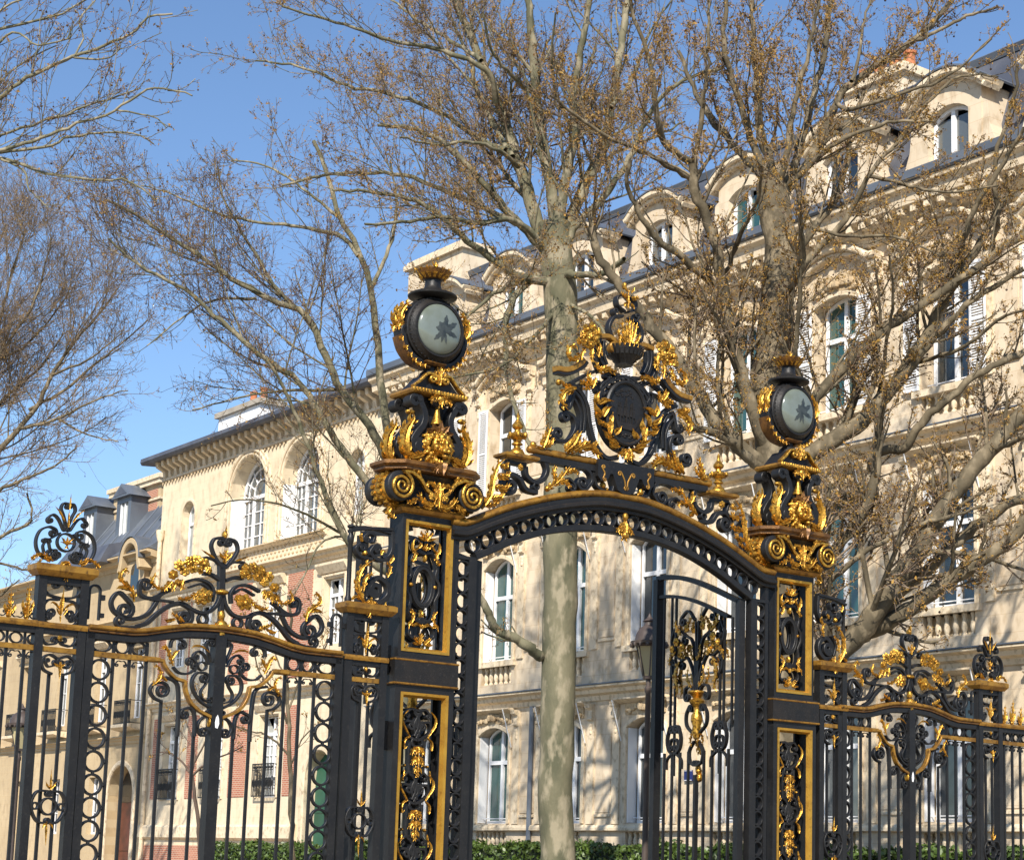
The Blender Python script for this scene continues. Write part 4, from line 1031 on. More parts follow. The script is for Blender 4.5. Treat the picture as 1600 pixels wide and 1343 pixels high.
# ------------------------------------------------------------------ the big mansion on the right
A0 = 2.0
A = thing('stone_mansion', 'large cream stone mansion with slate mansard, arched dormers and balustraded windows behind the bare trees', 'building', (20, A0, 0))
AL = 31.6
YC = [8.91 + 3.574 * k - A0 for k in range(-1, 7)]
HW = .78
ops = []
for yc in YC:
    ops += [(yc - HW, yc + HW, 3.0, 5.62, .26, .42), (yc - HW, yc + HW, 7.88, 10.72, .34, .42), (yc - HW, yc + HW, 13.08, 15.85, .22, .42),
            (yc - HW, yc + HW, 7.18, 7.70, 0, .25), (yc - HW, yc + HW, 12.42, 12.92, 0, .25), (yc - HW, yc + HW, 2.34, 2.76, 0, .25)]
mb = wall(MB(), 0, AL, 0, 17.4, ops)
mb.add([(0, 0, 0), (0, 0, 17.4), (12, 0, 17.4), (12, 0, 0), (0, AL, 0), (0, AL, 17.4), (12, AL, 17.4), (12, AL, 0)], [(0, 3, 2, 1), (4, 5, 6, 7), (3, 7, 6, 2), (1, 2, 6, 5)])
part('wall', mb, 'stone', A, smooth=False)
# dark interiors and niche backs so that nothing behind shows
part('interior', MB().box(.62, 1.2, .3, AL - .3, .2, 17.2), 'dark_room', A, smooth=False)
for yc in YC:
    for z0, z1 in ((7.18, 7.70), (12.42, 12.92), (2.34, 2.76)):
        part('niche_back', MB().box(.248, .30, yc - HW - .02, yc + HW + .02, z0 - .02, z1 + .02), 'stone_trim', A, smooth=False)

gl = [['pane_teal', 'pane_dark', 'pane_grey', 'pane_dark', 'pane_dark', 'pane_dark', 'pane_teal', 'pane_dark'],
      ['pane_dark', 'pane_dark', 'pane_teal', 'pane_dark', 'pane_dark', 'pane_teal', 'pane_teal', 'pane_dark'],
      ['pane_dark', 'pane_dark', 'pane_teal', 'pane_teal', 'pane_dark', 'pane_dark', 'pane_dark', 'pane_dark']]
for i, yc in enumerate(YC):
    for row, (za, zs, rise) in enumerate(((3.0, 5.62, .26), (7.88, 10.72, .34), (13.08, 15.85, .22))):
        window(A, yc - HW + .03, yc + HW - .10, za, zs, rise, .36, gl[row][i], transom=.30)
        part('guard_rail', MB().box(.20, .225, yc - HW, yc + HW, za + .14, za + .165), 'white_paint', A, smooth=False)
        if row < 2:
            for s in (-1, 1):
                y = yc + s * (HW - .018)
                part('shutter', MB().box(.03, .33, y - .017, y + .017, za + .02, zs - .02), 'white_paint', A, smooth=False)
        else:
            for s in (-1, 1):
                m = MB(); y0 = yc + s * HW + (.0 if s > 0 else -.46); y1 = y0 + .46
                m.box(-.13, -.085, y0, y0 + .05, za, zs); m.box(-.13, -.085, y1 - .05, y1, za, zs)
                for k in range(3):
                    zz = za + (zs - za - .08) * k / 2; m.box(-.129, -.086, y0 + .05, y1 - .05, zz, zz + .08)
                zz = za + .10
                while zz < zs - .08:
                    m.box(-.122, -.095, y0 + .05, y1 - .05, zz, zz + .03)
                    zz += .065
                part('shutter', m, 'white_paint', A, smooth=False)
    balustrade(A, yc - HW, yc + HW, 7.18, 6, .52)
    balustrade(A, yc - HW, yc + HW, 12.42, 6, .5)
    balustrade(A, yc - HW, yc + HW, 2.34, 7, .42)
    for z in (7.78, 2.86, 12.99):
        part('window_sill', MB().box(-.12, .30, yc - 1.0, yc + 1.0, z - .08, z + .085), 'stone_trim', A, smooth=False)
    # moulded surrounds
    for za, zs, rise in ((3.0, 5.62, .26), (7.88, 10.72, .34), (13.08, 15.85, .22)):
        AA = arc(yc - HW - .075, yc + HW + .075, zs, rise + .03, 10)
        part('surround', yzmesh(MB().ribbon([(yc - HW - .075, za)] + AA + [(yc + HW + .075, za)], .13, -.055, .03)), 'stone_trim', A)
    # carved swags, hood slabs, awning boxes and arms
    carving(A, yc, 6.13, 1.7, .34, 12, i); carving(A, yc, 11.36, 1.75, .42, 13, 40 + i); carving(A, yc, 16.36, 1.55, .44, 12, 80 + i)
    for z in (6.36, 11.62):
        part('hood', MB().prism([(0, z - .10), (-.10, z - .08), (-.30, z), (-.30, z + .045), (0, z + .05)], yc - 1.08, yc + 1.08), 'stone_trim', A, smooth=False)
        for s in (-1, 1):
            y = yc + s * .98
            part('awning_arm', MB().tube([(-.42, y, z - .02), (-.06, y - .0 * s, z - 1.12)], .016, 6), 'white_paint', A)
    for z0 in (5.55, 10.75):
        for s in (-1, 1):
            console(A, yc + s * 1.22, z0 + .30, .48)
    # pilaster strips either side, panel between bays
    for z0, z1 in ((3.0, 5.5), (7.9, 10.7), (13.1, 16.3)):
        for s in (-1, 1):
            y = yc + s * 1.22
            part('pilaster', MB().box(-.055, .02, y - .15, y + .15, z0 - .02, z1 + .45), 'stone_trim', A, smooth=False)
        if i < len(YC) - 1:
            y = yc + 3.574 / 2
            part('wall_panel', MB().box(-.022, .02, y - .32, y + .32, z0 + .3, z1 - .1), 'stone', A, smooth=False)
            part('panel_sill', MB().box(-.05, .02, y - .36, y + .36, z0 + .18, z0 + .25), 'stone_trim', A, smooth=False)
    # segmental hood over the second-floor window, springing from the top string
    AA = arc(yc - 1.25, yc + 1.25, 16.75, .46, 12)
    AA = [(yc - 1.55, 16.74)] + AA + [(yc + 1.55, 16.74)]
    part('segmental_hood', yzmesh(MB().ribbon(AA, .17, -.34, .02, bev=.5)), 'stone_trim', A)
    AB = [(p[0], p[1] - .15) for p in AA]
    part('segmental_hood', yzmesh(MB().ribbon(AB, .12, -.22, .02, bev=.5)), 'stone_trim', A)
    for s in (-1, 1): console(A, yc + s * 1.38, 16.05, .52, .24)
S1 = lambda z, p, h: [(0.02, z - h), (-.06, z - h), (-.08, z - h * .66), (-p * .55, z - h * .55), (-p * .6, z - h * .30), (-p, z - h * .18), (-p, z - .03), (-p * .9, z), (.02, z + .03)]
cornice(A, -.1, AL + .1, S1(6.83, .42, .42), name='string_course')
cornice(A, -.1, AL + .1, S1(12.08, .45, .42), name='string_course')
cornice(A, -.1, AL + .1, [(.02, 2.96), (-.10, 2.95), (-.14, 2.88), (-.14, 2.80), (-.05, 2.78), (.02, 2.78)], name='base_string')
for z in (6.848, 12.098):
    part('lead_flashing', MB().prism([(.02, z + .015), (-.44, z - .006), (-.44, z - .03), (-.452, z - .03), (-.452, z + .004), (.02, z + .035)], -.12, AL + .12), 'zinc', A, smooth=False)
cornice(A, -.2, AL + .2, [(.02, 17.0), (-.10, 17.02), (-.12, 17.2), (-.30, 17.3), (-.34, 17.45), (-.62, 17.52), (-.66, 17.78), (-.80, 17.86), (-.82, 17.96), (.02, 17.97)], name='main_cornice')
mod = part('modillion', MB().box(-.58, -.05, 0, .17, 17.335, 17.50), 'stone_trim', A, smooth=False)
mod.location = (0, .2, 0)
for k in range(1, 74):
    o = mod.copy(); COL.objects.link(o); o.parent = A; o.location = (0, .2 + k * .42, 0)
part('gutter', MB().prism([(.02, 17.975), (-.86, 17.975), (-.90, 18.02), (-.90, 18.22), (-.84, 18.24), (-.70, 18.14), (.02, 18.20)], -.2, AL + .2), 'zinc', A, smooth=False)
part('mansard_roof', MB().prism([(.35, 18.1), (1.55, 21.5), (2.2, 21.75), (8, 22.6), (12, 22.6), (12, 18.1)], -.1, AL + .1), 'slate', A, smooth=False)
part('ridge_flashing', MB().prism([(1.50, 21.45), (1.42, 21.62), (1.60, 21.74), (2.2, 21.86), (2.2, 21.74)], -.12, AL + .12), 'zinc', A, smooth=False)
for i, yc in enumerate(YC):
    w = 1.02; zf = 18.16
    m = wall(MB(), yc - w, yc + w, zf, 20.25, [(yc - .62, yc + .62, 18.42, 19.75, .25, .3)], .10)
    top = arc(yc - w, yc + w, 20.25, .42, 12)
    m.add([(.10, p[0], p[1]) for p in top] + [(2.4, p[0], p[1]) for p in top],
          [tuple(range(13)), tuple(range(25, 12, -1))] + [(j, j + 13, j + 14, j + 1) for j in range(12)])
    m.add([(.10, yc - w, zf), (.10, yc - w, 20.25), (2.4, yc - w, 20.25), (2.4, yc - w, zf)], [(0, 1, 2, 3)])
    m.add([(.10, yc + w, zf), (.10, yc + w, 20.25), (2.4, yc + w, 20.25), (2.4, yc + w, zf)], [(3, 2, 1, 0)])
    d = part('dormer', m, 'stone', A, smooth=False)
    hood = [(yc - w - .22, 20.22)] + arc(yc - w - .12, yc + w + .12, 20.28, .46, 12) + [(yc + w + .22, 20.22)]
    part('hood', yzmesh(MB().ribbon(hood, .16, -.20, .60, bev=.4)), 'stone_trim', d)
    part('hood', yzmesh(MB().ribbon([(p[0], p[1] - .12) for p in hood], .12, -.08, .50, bev=.4)), 'stone_trim', d)
    part('hood_roof', yzmesh(MB().ribbon([(p[0], p[1] + .10) for p in hood], .05, -.22, 2.2, bev=.1)), 'zinc', d)
    for s in (-1, 1):      # scrolled wing at the dormer's foot
        sp = [(yc + s * w, 18.16), (yc + s * (w + .62), 18.16), (yc + s * (w + .60), 18.45), (yc + s * (w + .38), 18.72), (yc + s * (w + .22), 19.15), (yc + s * (w + .16), 19.75), (yc + s * w, 19.85)]
        part('wing', MB().prism(sp, .12, .55, 'x'), 'stone', d, smooth=False)
    window(A, yc - .62, yc + .62, 18.42, 19.75, .25, .34, ['pane_teal', 'pane_grey', 'pane_dark'][i % 3], transom=0, fw=.09)
    part('sill', MB().box(-.02, .2, yc - .8, yc + .8, 18.33, 18.43), 'stone_trim', d, smooth=False)
for (y0, y1, z1, x0) in ((11.0, 13.2, 23.35, 3.0), (31.2 - 1.9, 31.2 + 1.5, 22.7, 1.2)):
    c = part('chimney', MB().box(x0, x0 + 1.1, y0, y1, 19, z1 - .3), 'stone', A, smooth=False)
    part('chimney_cap', MB().box(x0 - .14, x0 + 1.24, y0 - .14, y1 + .14, z1 - .3, z1 - .12).box(x0 - .05, x0 + 1.15, y0 - .05, y1 + .05, z1 - .12, z1), 'stone_trim', c, smooth=False)
    if x0 > 2:
        for k in range(4):
            yy = y0 + (y1 - y0) * (k + .5) / 4
            part('chimney_pot', MB().lathe([(.17, z1), (.15, z1 + .42), (.19, z1 + .44), (.19, z1 + .52), (.12, z1 + .52), (.12, z1 + .3), (0, z1 + .3)], 10, (x0 + .55, yy, 0)), 'terracotta', c)
# grey rain pipe between the bays
part('rain_pipe', MB().tube([(-.10, 24.75 - A0, .2), (-.10, 24.75 - A0, 6.40)], .075, 8), 'zinc', A)

# ------------------------------------------------------------------ the loggia house with brick panels
B0 = 33.65
B = thing('loggia_house', 'pale house with tall arched studio windows, brick panels and green arched door', 'building', (20, B0, 0))
BL = 51.3 - B0
by = lambda y: y - B0
arches = [(by(42.25), by(45.15)), (by(38.2), by(41.0))]
smalls = [by(48.7), by(35.6)]
low = [by(49.0), by(45.3), by(41.0)]
mid = [by(49.0), by(46.8), by(41.3), by(36.8)]
ops = [(a, b, 13.35, 15.55, (b - a) / 2, .75) for a, b in arches] + [(c - .55, c + .55, 13.6, 15.35, .55, .4) for c in smalls]
mbw = wall(MB(), 0, BL, 12.3, 17.9, ops)
ops = [(c - .7, c + .7, 9.2, 11.55, 0, .35) for c in mid]
wall(mbw, 0, BL, 8.0, 12.3, ops)
ops = [(c - .72, c + .72, 3.95, 6.9, 0, .35) for c in low] + [(by(36.2), by(38.1), .3, 4.55, .95, .5)]
wall(mbw, 0, BL, 0, 8.0, ops)
mbw.add([(0, 0, 0), (0, 0, 17.9), (11, 0, 17.9), (11, 0, 0), (0, BL, 0), (0, BL, 17.9), (11, BL, 17.9), (11, BL, 0)], [(0, 3, 2, 1), (4, 5, 6, 7), (3, 7, 6, 2), (1, 2, 6, 5)])
part('wall', mbw, 'stone_b', B, smooth=False)
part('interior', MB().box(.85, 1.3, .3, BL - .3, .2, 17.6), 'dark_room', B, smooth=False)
for a, b in arches:
    c = (a + b) / 2; r = (b - a) / 2
    for k, (dr, x0) in enumerate(((.07, -.06), (.22, -.10), (.36, -.06))):
        path = [(a - dr, 13.4)] + arc(a - dr, b + dr, 15.55, r + dr, 16) + [(b + dr, 13.4)]
        part('arch_moulding', yzmesh(MB().ribbon(path, .13, x0, .03, bev=.5)), 'stone_trim', B)
    x = .62
    m = MB()
    m.ribbon([(a + .08, 13.4)] + arc(a + .08, b - .08, 15.55, r - .08, 16) + [(b - .08, 13.4)], .15, x - .06, x + .08)
    m.box(a, b, x - .08, x + .07, 15.42, 15.56)
    m.box(a, b, x - .07, x + .07, 13.35, 13.5)
    for y in (c - r * .38, c + r * .38): m.box(y - .07, y + .07, x - .07, x + .06, 13.5, 15.42)
    for y in (c - r * .69, c, c + r * .69): m.box(y - .022, y + .022, x - .03, x + .03, 13.5, 15.42)
    for z in (13.97, 14.45, 14.93): m.box(a, b, x - .031, x + .031, z - .02, z + .02)
    for rr in (.42, .72):
        m.ribbon(arc(c - r * rr, c + r * rr, 15.56, r * rr, 12), .055, x - .04, x + .04)
    for t in np.linspace(0, PI, 8)[1:-1]:
        m.ribbon([(c + r * .42 * math.cos(t), 15.56 + r * .42 * math.sin(t)), (c + r * .95 * math.cos(t), 15.56 + r * .95 * math.sin(t))], .045, x - .035, x + .035)
    w = part('arched_window', yzmesh(m), 'white_paint', B, smooth=False)
    part('pane', yzmesh(MB().prism([(a, 13.4)] + arc(a, b, 15.55, r, 16) + [(b, 13.4)], x + .01, x + .02)), 'pane_grey', w, smooth=False)
    part('reveal_lining', MB().box(.05, .55, b - .03, b - .002, 13.4, 15.5), 'white_paint', B, smooth=False)
    part('reveal_lining', MB().box(.05, .55, a + .002, a + .03, 13.4, 15.5), 'white_paint', B, smooth=False)
for c in smalls:
    window(B, c - .5, c + .5, 13.6, 15.35, .5, .3, 'pane_pale', transom=.18)
    part('arch_moulding', yzmesh(MB().ribbon([(c - .62, 13.6)] + arc(c - .62, c + .62, 15.35, .62, 12) + [(c + .62, 13.6)], .11, -.06, .03)), 'stone_trim', B)
for c in mid:
    window(B, c - .66, c + .66, 9.2, 11.55, 0, .28, 'pane_grey', (2, 3), transom=.25)
    part('lintel', MB().prism([(.02, 11.7), (-.08, 11.72), (-.26, 11.98), (-.26, 12.06), (.02, 12.08)], c - 1.0, c + 1.0), 'stone_trim', B, smooth=False)
    part('surround', yzmesh(MB().ribbon([(c - .78, 9.2), (c - .78, 11.64), (c + .78, 11.64), (c + .78, 9.2)], .15, -.05, .03)), 'stone_trim', B, smooth=False)
def railing(parent, c, w, z, h, x=-.18, scr=True):
    m = MB()
    for zz in (z, z + h): m.box(x - .02, x + .02, c - w, c + w, zz - .02, zz + .02)
    m.box(x - .015, x + .015, c - w, c + w, z + h * .8, z + h * .8 + .025)
    k = int(2 * w / .11)
    for i in range(k + 1):
        y = c - w + 2 * w * i / k
        m.box(x - .012, x + .012, y - .012, y + .012, z, z + h)
    for i in range(k // 2):
        y = c - w + 2 * w * (2 * i + 1) / k
        q = MB().ribbon([(y + .05 * math.cos(t), z + h * .9 + .05 * math.sin(t)) for t in np.linspace(0, 2 * PI, 10)[:-1]], .02, x - .01, x + .01, closed=True)
        yzmesh(q); m.add(q.v, q.f)
        q = MB().ribbon([(y + .06 * math.cos(t), z + h * .4 + .16 * math.sin(t)) for t in np.linspace(0, 2 * PI, 10)[:-1]], .02, x - .01, x + .01, closed=True)
        yzmesh(q); m.add(q.v, q.f)
    for s in (-1, 1):
        m.box(x, .1, c + s * w - .015, c + s * w + .015, z, z + .03); m.box(x, .1, c + s * w - .015, c + s * w + .015, z + h - .03, z + h)
    return part('balcony_railing', m, 'iron', parent, smooth=False)
for c in low:
    window(B, c - .68, c + .68, 3.95, 6.9, 0, .28, 'pane_pale', (2, 5), transom=.22)
    railing(B, c, .78, 4.0, 1.15)
    part('lintel', MB().prism([(.02, 7.05), (-.08, 7.08), (-.22, 7.28), (-.22, 7.36), (.02, 7.38)], c - 1.0, c + 1.0), 'stone_trim', B, smooth=False)
    part('surround', yzmesh(MB().ribbon([(c - .80, 3.95), (c - .80, 6.98), (c + .80, 6.98), (c + .80, 3.95)], .15, -.05, .03)), 'stone_trim', B, smooth=False)
for (y0, y1, z0, z1) in ((38.3, 40.1, 8.2, 12.0), (42.9, 44.5, 8.2, 12.0), (47.9, 48.0, 8.2, 12.0), (42.7, 44.0, 4.0, 7.2), (38.9, 39.8, 4.0, 7.2), (46.7, 47.6, 4.0, 7.2), (50.1, 50.7, 4.0, 7.2), (50.1, 50.7, 8.2, 12.0),
                         (39.0, 51.0, 1.2, 2.2)):
    part('brick_panel', MB().box(-.025, .03, by(y0), by(y1), z0, z1), 'brick', B, smooth=False)
cornice(B, -.02, BL + .12, S1(12.55, .45, .35), name='string_course')
cornice(B, -.02, BL + .1, S1(7.85, .35, .35), name='string_course')
cornice(B, by(38.6), BL + .1, [(.02, 3.0), (-.10, 2.98), (-.16, 2.9), (-.16, 2.5), (-.06, 2.42), (.02, 2.42)], name='base_string')
cornice(B, by(37.5), by(46), S1(13.32, .25, .14), name='loggia_sill')
# pierced diamond frieze under the arched windows
m = MB()
for r_ in range(3):
    for k in range(26):
        y = by(37.8) + k * .30 + (.15 if r_ % 2 else 0); z = 12.78 + r_ * .17
        m.add([(-.012, y - .10, z), (-.012, y, z - .07), (-.012, y + .10, z), (-.012, y, z + .07), (-.05, y, z)], [(0, 1, 4), (1, 2, 4), (2, 3, 4), (3, 0, 4)])
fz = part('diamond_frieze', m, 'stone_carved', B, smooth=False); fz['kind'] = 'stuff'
eave = part('eave', MB().prism([(.1, 17.86), (-.70, 17.80), (-.78, 17.90), (-.76, 18.06), (.1, 18.30), (5.5, 19.6), (5.5, 17.86)], -.2, BL + .75), 'slate', B, smooth=False)
bk = None
for k in range(34):
    y = .25 + k * .52
    if y > BL: break
    if bk is None:
        bk = part('bracket', MB().prism([(.0, 17.15), (-.10, 17.22), (-.14, 17.45), (-.46, 17.60), (-.50, 17.82), (.0, 17.82)], -.1, .1), 'stone_trim', B, smooth=False); bk.location = (0, y, 0)
    else:
        o = bk.copy(); COL.objects.link(o); o.parent = B; o.location = (0, y, 0)
m = MB()
for k in range(60):
    y = .1 + k * .295
    if y < BL:
        m.add([(-.02, y, 17.12), (-.02, y + .29, 17.12), (-.06, y + .145, 16.90), (-.06, y + .145, 17.14)], [(0, 1, 2), (0, 2, 3), (1, 3, 2), (0, 3, 1)])
part('dentil_drops', m, 'stone_carved', B, smooth=False)['kind'] = 'stuff'
cornice(B, -.02, BL + .05, [(.02, 17.1), (-.07, 17.1), (-.07, 17.2), (.02, 17.2)], name='frieze_band')
ch = part('chimney', MB().box(2.0, 3.0, by(46.9), by(50.6), 18, 20.0), 'white_paint', B, smooth=False)
part('chimney_cap', MB().box(1.86, 3.14, by(46.75), by(50.75), 20.0, 20.22), 'plinth_stone', ch, smooth=False)
for k in range(2):
    part('chimney_pot', MB().lathe([(.16, 20.2), (.14, 20.75), (.17, 20.78), (.17, 20.86), (.1, 20.86), (.1, 20.6), (0, 20.6)], 10, (2.5, by(47.6 + k * .9), 0)), 'terracotta', ch)
# arched green door
part('arch_moulding', yzmesh(MB().ribbon([(by(36.05), .3)] + arc(by(36.05), by(38.25), 4.55, 1.1, 14) + [(by(38.25), .3)], .3, -.12, .03, bev=.3)), 'stone_trim', B)
d = part('door', yzmesh(MB().prism([(by(36.2), .3)] + arc(by(36.2), by(38.1), 4.55, .95, 12) + [(by(38.1), .3)], .38, .46)), 'green_door', B, smooth=False)
m = MB()
for s in (0, 1):
    y0 = by(36.3) + s * .92
    for z0, z1 in ((.5, 1.6), (1.8, 3.2), (3.4, 4.3)):
        m.loft_rect([(.36, .02, z0), (.36, .02, z1)]); n = len(m.v)
        m.v[n - 8:] = [(.372 + p[1], y0 + .40 + p[0], p[2]) for p in m.v[n - 8:]]
part('door_panel', m, 'green_door', d, smooth=False)
part('rain_pipe', MB().tube([(-.14, BL - .3, .3), (-.14, BL - .3, 14.6)], .09, 8).lathe([(.09, 14.5), (.17, 14.75), (.19, 14.95), (.19, 15.0), (0, 15.0)], 10, (-.14, BL - .3, 0)), 'stone_trim', B)

# ------------------------------------------------------------------ the older house with dormers further left
C0 = 51.35
Cb = thing('dormer_house', 'ochre stone house with lead dormers, banded chimney and dark red arched door', 'building', (20, C0, 0))
CL = 26.0
cy = lambda y: y - C0
cw = [cy(52.75), cy(56.4), cy(60.6), cy(64.9), cy(69.0)]
mbw = wall(MB(), 0, CL, 7.0, 14.0, [(c - .55, c + .55, 7.35, 10.3, 0, .35) for c in cw] )
wall(mbw, 0, CL, 0, 7.0, [(cy(52.3), cy(54.9), .2, 4.2, 1.25, .7)] + [(c - .5, c + .5, 2.6, 5.0, 0, .35) for c in cw[1:]])
mbw.add([(0, 0, 0), (0, 0, 14), (10, 0, 14), (10, 0, 0), (0, CL, 0), (0, CL, 14), (10, CL, 14), (10, CL, 0)], [(0, 3, 2, 1), (4, 5, 6, 7), (3, 7, 6, 2)])
part('wall', mbw, 'stone_c', Cb, smooth=False)
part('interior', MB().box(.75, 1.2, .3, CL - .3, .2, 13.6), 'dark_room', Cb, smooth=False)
for i, c in enumerate(cw):
    window(Cb, c - .52, c + .52, 7.35, 10.3, 0, .28, 'pane_grey', (1, 2), transom=.24)
    railing(Cb, c, .8, 7.1, .95, -.55)
    part('balcony_slab', MB().prism([(.02, 6.80), (-.35, 6.84), (-.68, 6.93), (-.68, 7.06), (.02, 7.07)], c - 1.0, c + 1.0), 'stone_trim', Cb, smooth=False)
    part('lintel', MB().prism([(.02, 10.5), (-.08, 10.52), (-.3, 10.72), (-.3, 10.8), (.02, 10.82)], c - .85, c + .85), 'stone_trim', Cb, smooth=False)
    if i:
        window(Cb, c - .48, c + .48, 2.6, 5.0, 0, .28, 'pane_dark', (1, 1), transom=.24)
cornice(Cb, -.02, CL, S1(6.62, .3, .3), 'stone_c', name='string_course')
cornice(Cb, -.02, CL, S1(14.25, .6, .5), 'stone_c', name='cornice')
cornice(Cb, -.02, CL, S1(11.6, .25, .25), 'stone_c', name='string_course')
dy0, dy1 = cy(52.3), cy(54.9)
part('arch_moulding', yzmesh(MB().ribbon([(dy0 - .1, .2)] + arc(dy0 - .1, dy1 + .1, 4.2, 1.35, 14) + [(dy1 + .1, .2)], .22, -.08, .03, bev=.4)), 'stone_trim', Cb)
d = part('door', yzmesh(MB().prism([(dy0, .2)] + arc(dy0, dy1, 4.2, 1.25, 12) + [(dy1, .2)], .58, .66)), 'red_door', Cb, smooth=False)
m = MB()
for s in (0, 1):
    for z0, z1 in ((.5, 1.7), (1.95, 3.6)):
        y0 = dy0 + .15 + s * 1.2
        m.box(.545, .60, y0, y0 + 1.05, z0, z1)
part('door_panel', m, 'red_door', d, smooth=False)
part('fanlight', yzmesh(MB().prism([(dy0 + .1, 3.95)] + arc(dy0 + .1, dy1 - .1, 4.2, 1.15, 12) + [(dy1 - .1, 3.95)], .55, .575)), 'pane_dark', d, smooth=False)
# steep slate roof with rolls, zinc dormers, stone lucarne, chimney
part('roof', MB().prism([(.0, 14.2), (-.5, 14.3), (.1, 14.75), (3.2, 18.9), (6, 19.6), (10, 19.6), (10, 14.2)], -.05, 11.6), 'zinc', Cb, smooth=False)
rr = part('roof_roll', MB().tube([(.10, .3, 14.79), (3.2, .3, 18.94)], .045, 6), 'zinc', Cb)
for k in range(1, 10):
    o = rr.copy(); COL.objects.link(o); o.parent = Cb; o.location = (0, k * 1.15, 0)
for yc, zb in ((cy(56.9), 15.5), (cy(60.6), 15.5)):
    x0 = .75
    dd = part('dormer', MB().box(x0, 3.6, yc - .75, yc - .45, zb, zb + 1.85).box(x0, 3.6, yc + .45, yc + .75, zb, zb + 1.85).box(x0, 3.6, yc - .45, yc + .45, zb - .2, zb + .12).box(x0, 3.6, yc - .45, yc + .45, zb + 1.62, zb + 1.85), 'zinc', Cb, smooth=False)
    part('gable', MB().prism([(yc - .98, zb + 1.85), (yc + .98, zb + 1.85), (yc, zb + 2.45)], x0 - .2, 4.0, 'x'), 'zinc', dd, smooth=False)
    part('gable_recess', MB().prism([(yc - .66, zb + 1.93), (yc + .66, zb + 1.93), (yc, zb + 2.32)], x0 - .215, x0 - .203, 'x'), 'slate', dd, smooth=False)
    part('window_frame', MB().box(x0 + .05, x0 + .15, yc - .45, yc - .36, zb + .12, zb + 1.62).box(x0 + .05, x0 + .15, yc + .36, yc + .45, zb + .12, zb + 1.62).box(x0 + .05, x0 + .15, yc - .03, yc + .03, zb + .12, zb + 1.62), 'white_paint', dd, smooth=False)
    part('pane', MB().box(x0 + .12, x0 + .135, yc - .36, yc + .36, zb + .12, zb + 1.62), 'pane_pale', dd, smooth=False)
yc = cy(52.95)
m = wall(MB(), yc - .95, yc + .95, 12.6, 13.9, [(yc - .42, yc + .42, 12.7, 13.4, .42, .3)], -.30)
lu = part('lucarne', m, 'stone_c', Cb, smooth=False)
part('hood', yzmesh(MB().ribbon([(yc - 1.0, 13.5)] + arc(yc - .85, yc + .85, 13.9, .85, 12) + [(yc + 1.0, 13.5)], .26, -.62, .2, bev=.3)), 'stone_c', lu)
part('lucarne_wall', yzmesh(MB().prism([(yc - .85, 12.6)] + arc(yc - .8, yc + .8, 13.9, .8, 12) + [(yc + .85, 12.6)], -.26, .6)), 'stone_c', lu, smooth=False)
part('lucarne_shade_pane', yzmesh(MB().prism([(yc - .42, 12.7)] + arc(yc - .42, yc + .42, 13.4, .42, 10) + [(yc + .42, 12.7)], -.285, -.262)), 'pane_dark', lu, smooth=False)  # dark pane added for the deep shade inside the lucarne's arch
part('lucarne_roof', yzmesh(MB().ribbon(arc(yc - 1.0, yc + 1.0, 13.95, 1.0, 12), .06, -.64, 2.0, bev=.1)), 'zinc', lu)
part('bay_roof', MB().prism([(-.9, 14.2), (-.55, 14.9), (.6, 15.2), (.6, 14.1), (-.9, 14.1)], cy(55.2), cy(59.4)), 'slate', Cb, smooth=False)
ch = part('chimney', MB().box(1.6, 2.8, cy(55.0), cy(60.0), 16, 18.0), 'stone_c', Cb, smooth=False)
part('brick_band', MB().box(1.575, 2.82, cy(55.3), cy(58.6), 16.6, 17.05).box(1.575, 2.82, cy(55.3), cy(58.6), 17.3, 17.65), 'brick', ch, smooth=False)
part('chimney_cap', MB().box(1.42, 2.98, cy(54.8), cy(60.2), 17.85, 18.05).box(1.34, 3.06, cy(54.7), cy(60.3), 18.05, 18.25).box(1.52, 2.88, cy(54.9), cy(60.1), 17.15, 17.25), 'stone_trim', ch, smooth=False)

# ------------------------------------------------------------------ hedge before the mansion and railing of little spikes
def hedge(label, x, y0, y1, z1, n):
    h = thing('hedge', label, 'hedge', (x, y0, 0))
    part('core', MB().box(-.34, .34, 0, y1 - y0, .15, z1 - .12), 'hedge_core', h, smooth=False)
    u = rng.random((n, 3)); L = y1 - y0
    face = rng.random(n)
    P = np.zeros((n, 3))
    P[:, 1] = u[:, 0] * L
    front = face < .62
    bumps = .07 * np.sin(P[:, 1] * 2.3) + .05 * np.sin(P[:, 1] * 6.1 + 1)
    P[:, 0] = np.where(front, -.38 + rng.normal(0, .05, n), -.4 + u[:, 1] * .8)
    P[:, 2] = np.where(front, .2 + u[:, 2] * (z1 - .2), z1 - .06 + rng.normal(0, .05, n)) + bumps * np.where(front, u[:, 2], 1)
    s = rng.uniform(.045, .085, n)
    d1 = rng.normal(0, 1, (n, 3)); d1 /= np.linalg.norm(d1, axis=1)[:, None]
    d2 = np.cross(d1, rng.normal(0, 1, (n, 3))); d2 /= np.linalg.norm(d2, axis=1)[:, None]
    V = np.stack([P - d1 * s[:, None], P + d2 * s[:, None] * .5, P + d1 * s[:, None], P - d2 * s[:, None] * .5], 1).reshape(-1, 3)
    F = np.arange(4 * n).reshape(-1, 4)
    me = bpy.data.meshes.new('foliage'); me.from_pydata(V.tolist(), [], F.tolist()); me.materials.append(MAT['hedge_leaf'])
    o = link('foliage', me, h); o['kind'] = 'stuff'
hedge('clipped green hedge along the foot of the stone mansion', 16.5, 3.0, 28.5, 2.28, 30000)
hedge('clipped green hedge in front of the brick panelled house', 16.5, 28.8, 38.2, 2.18, 9000)
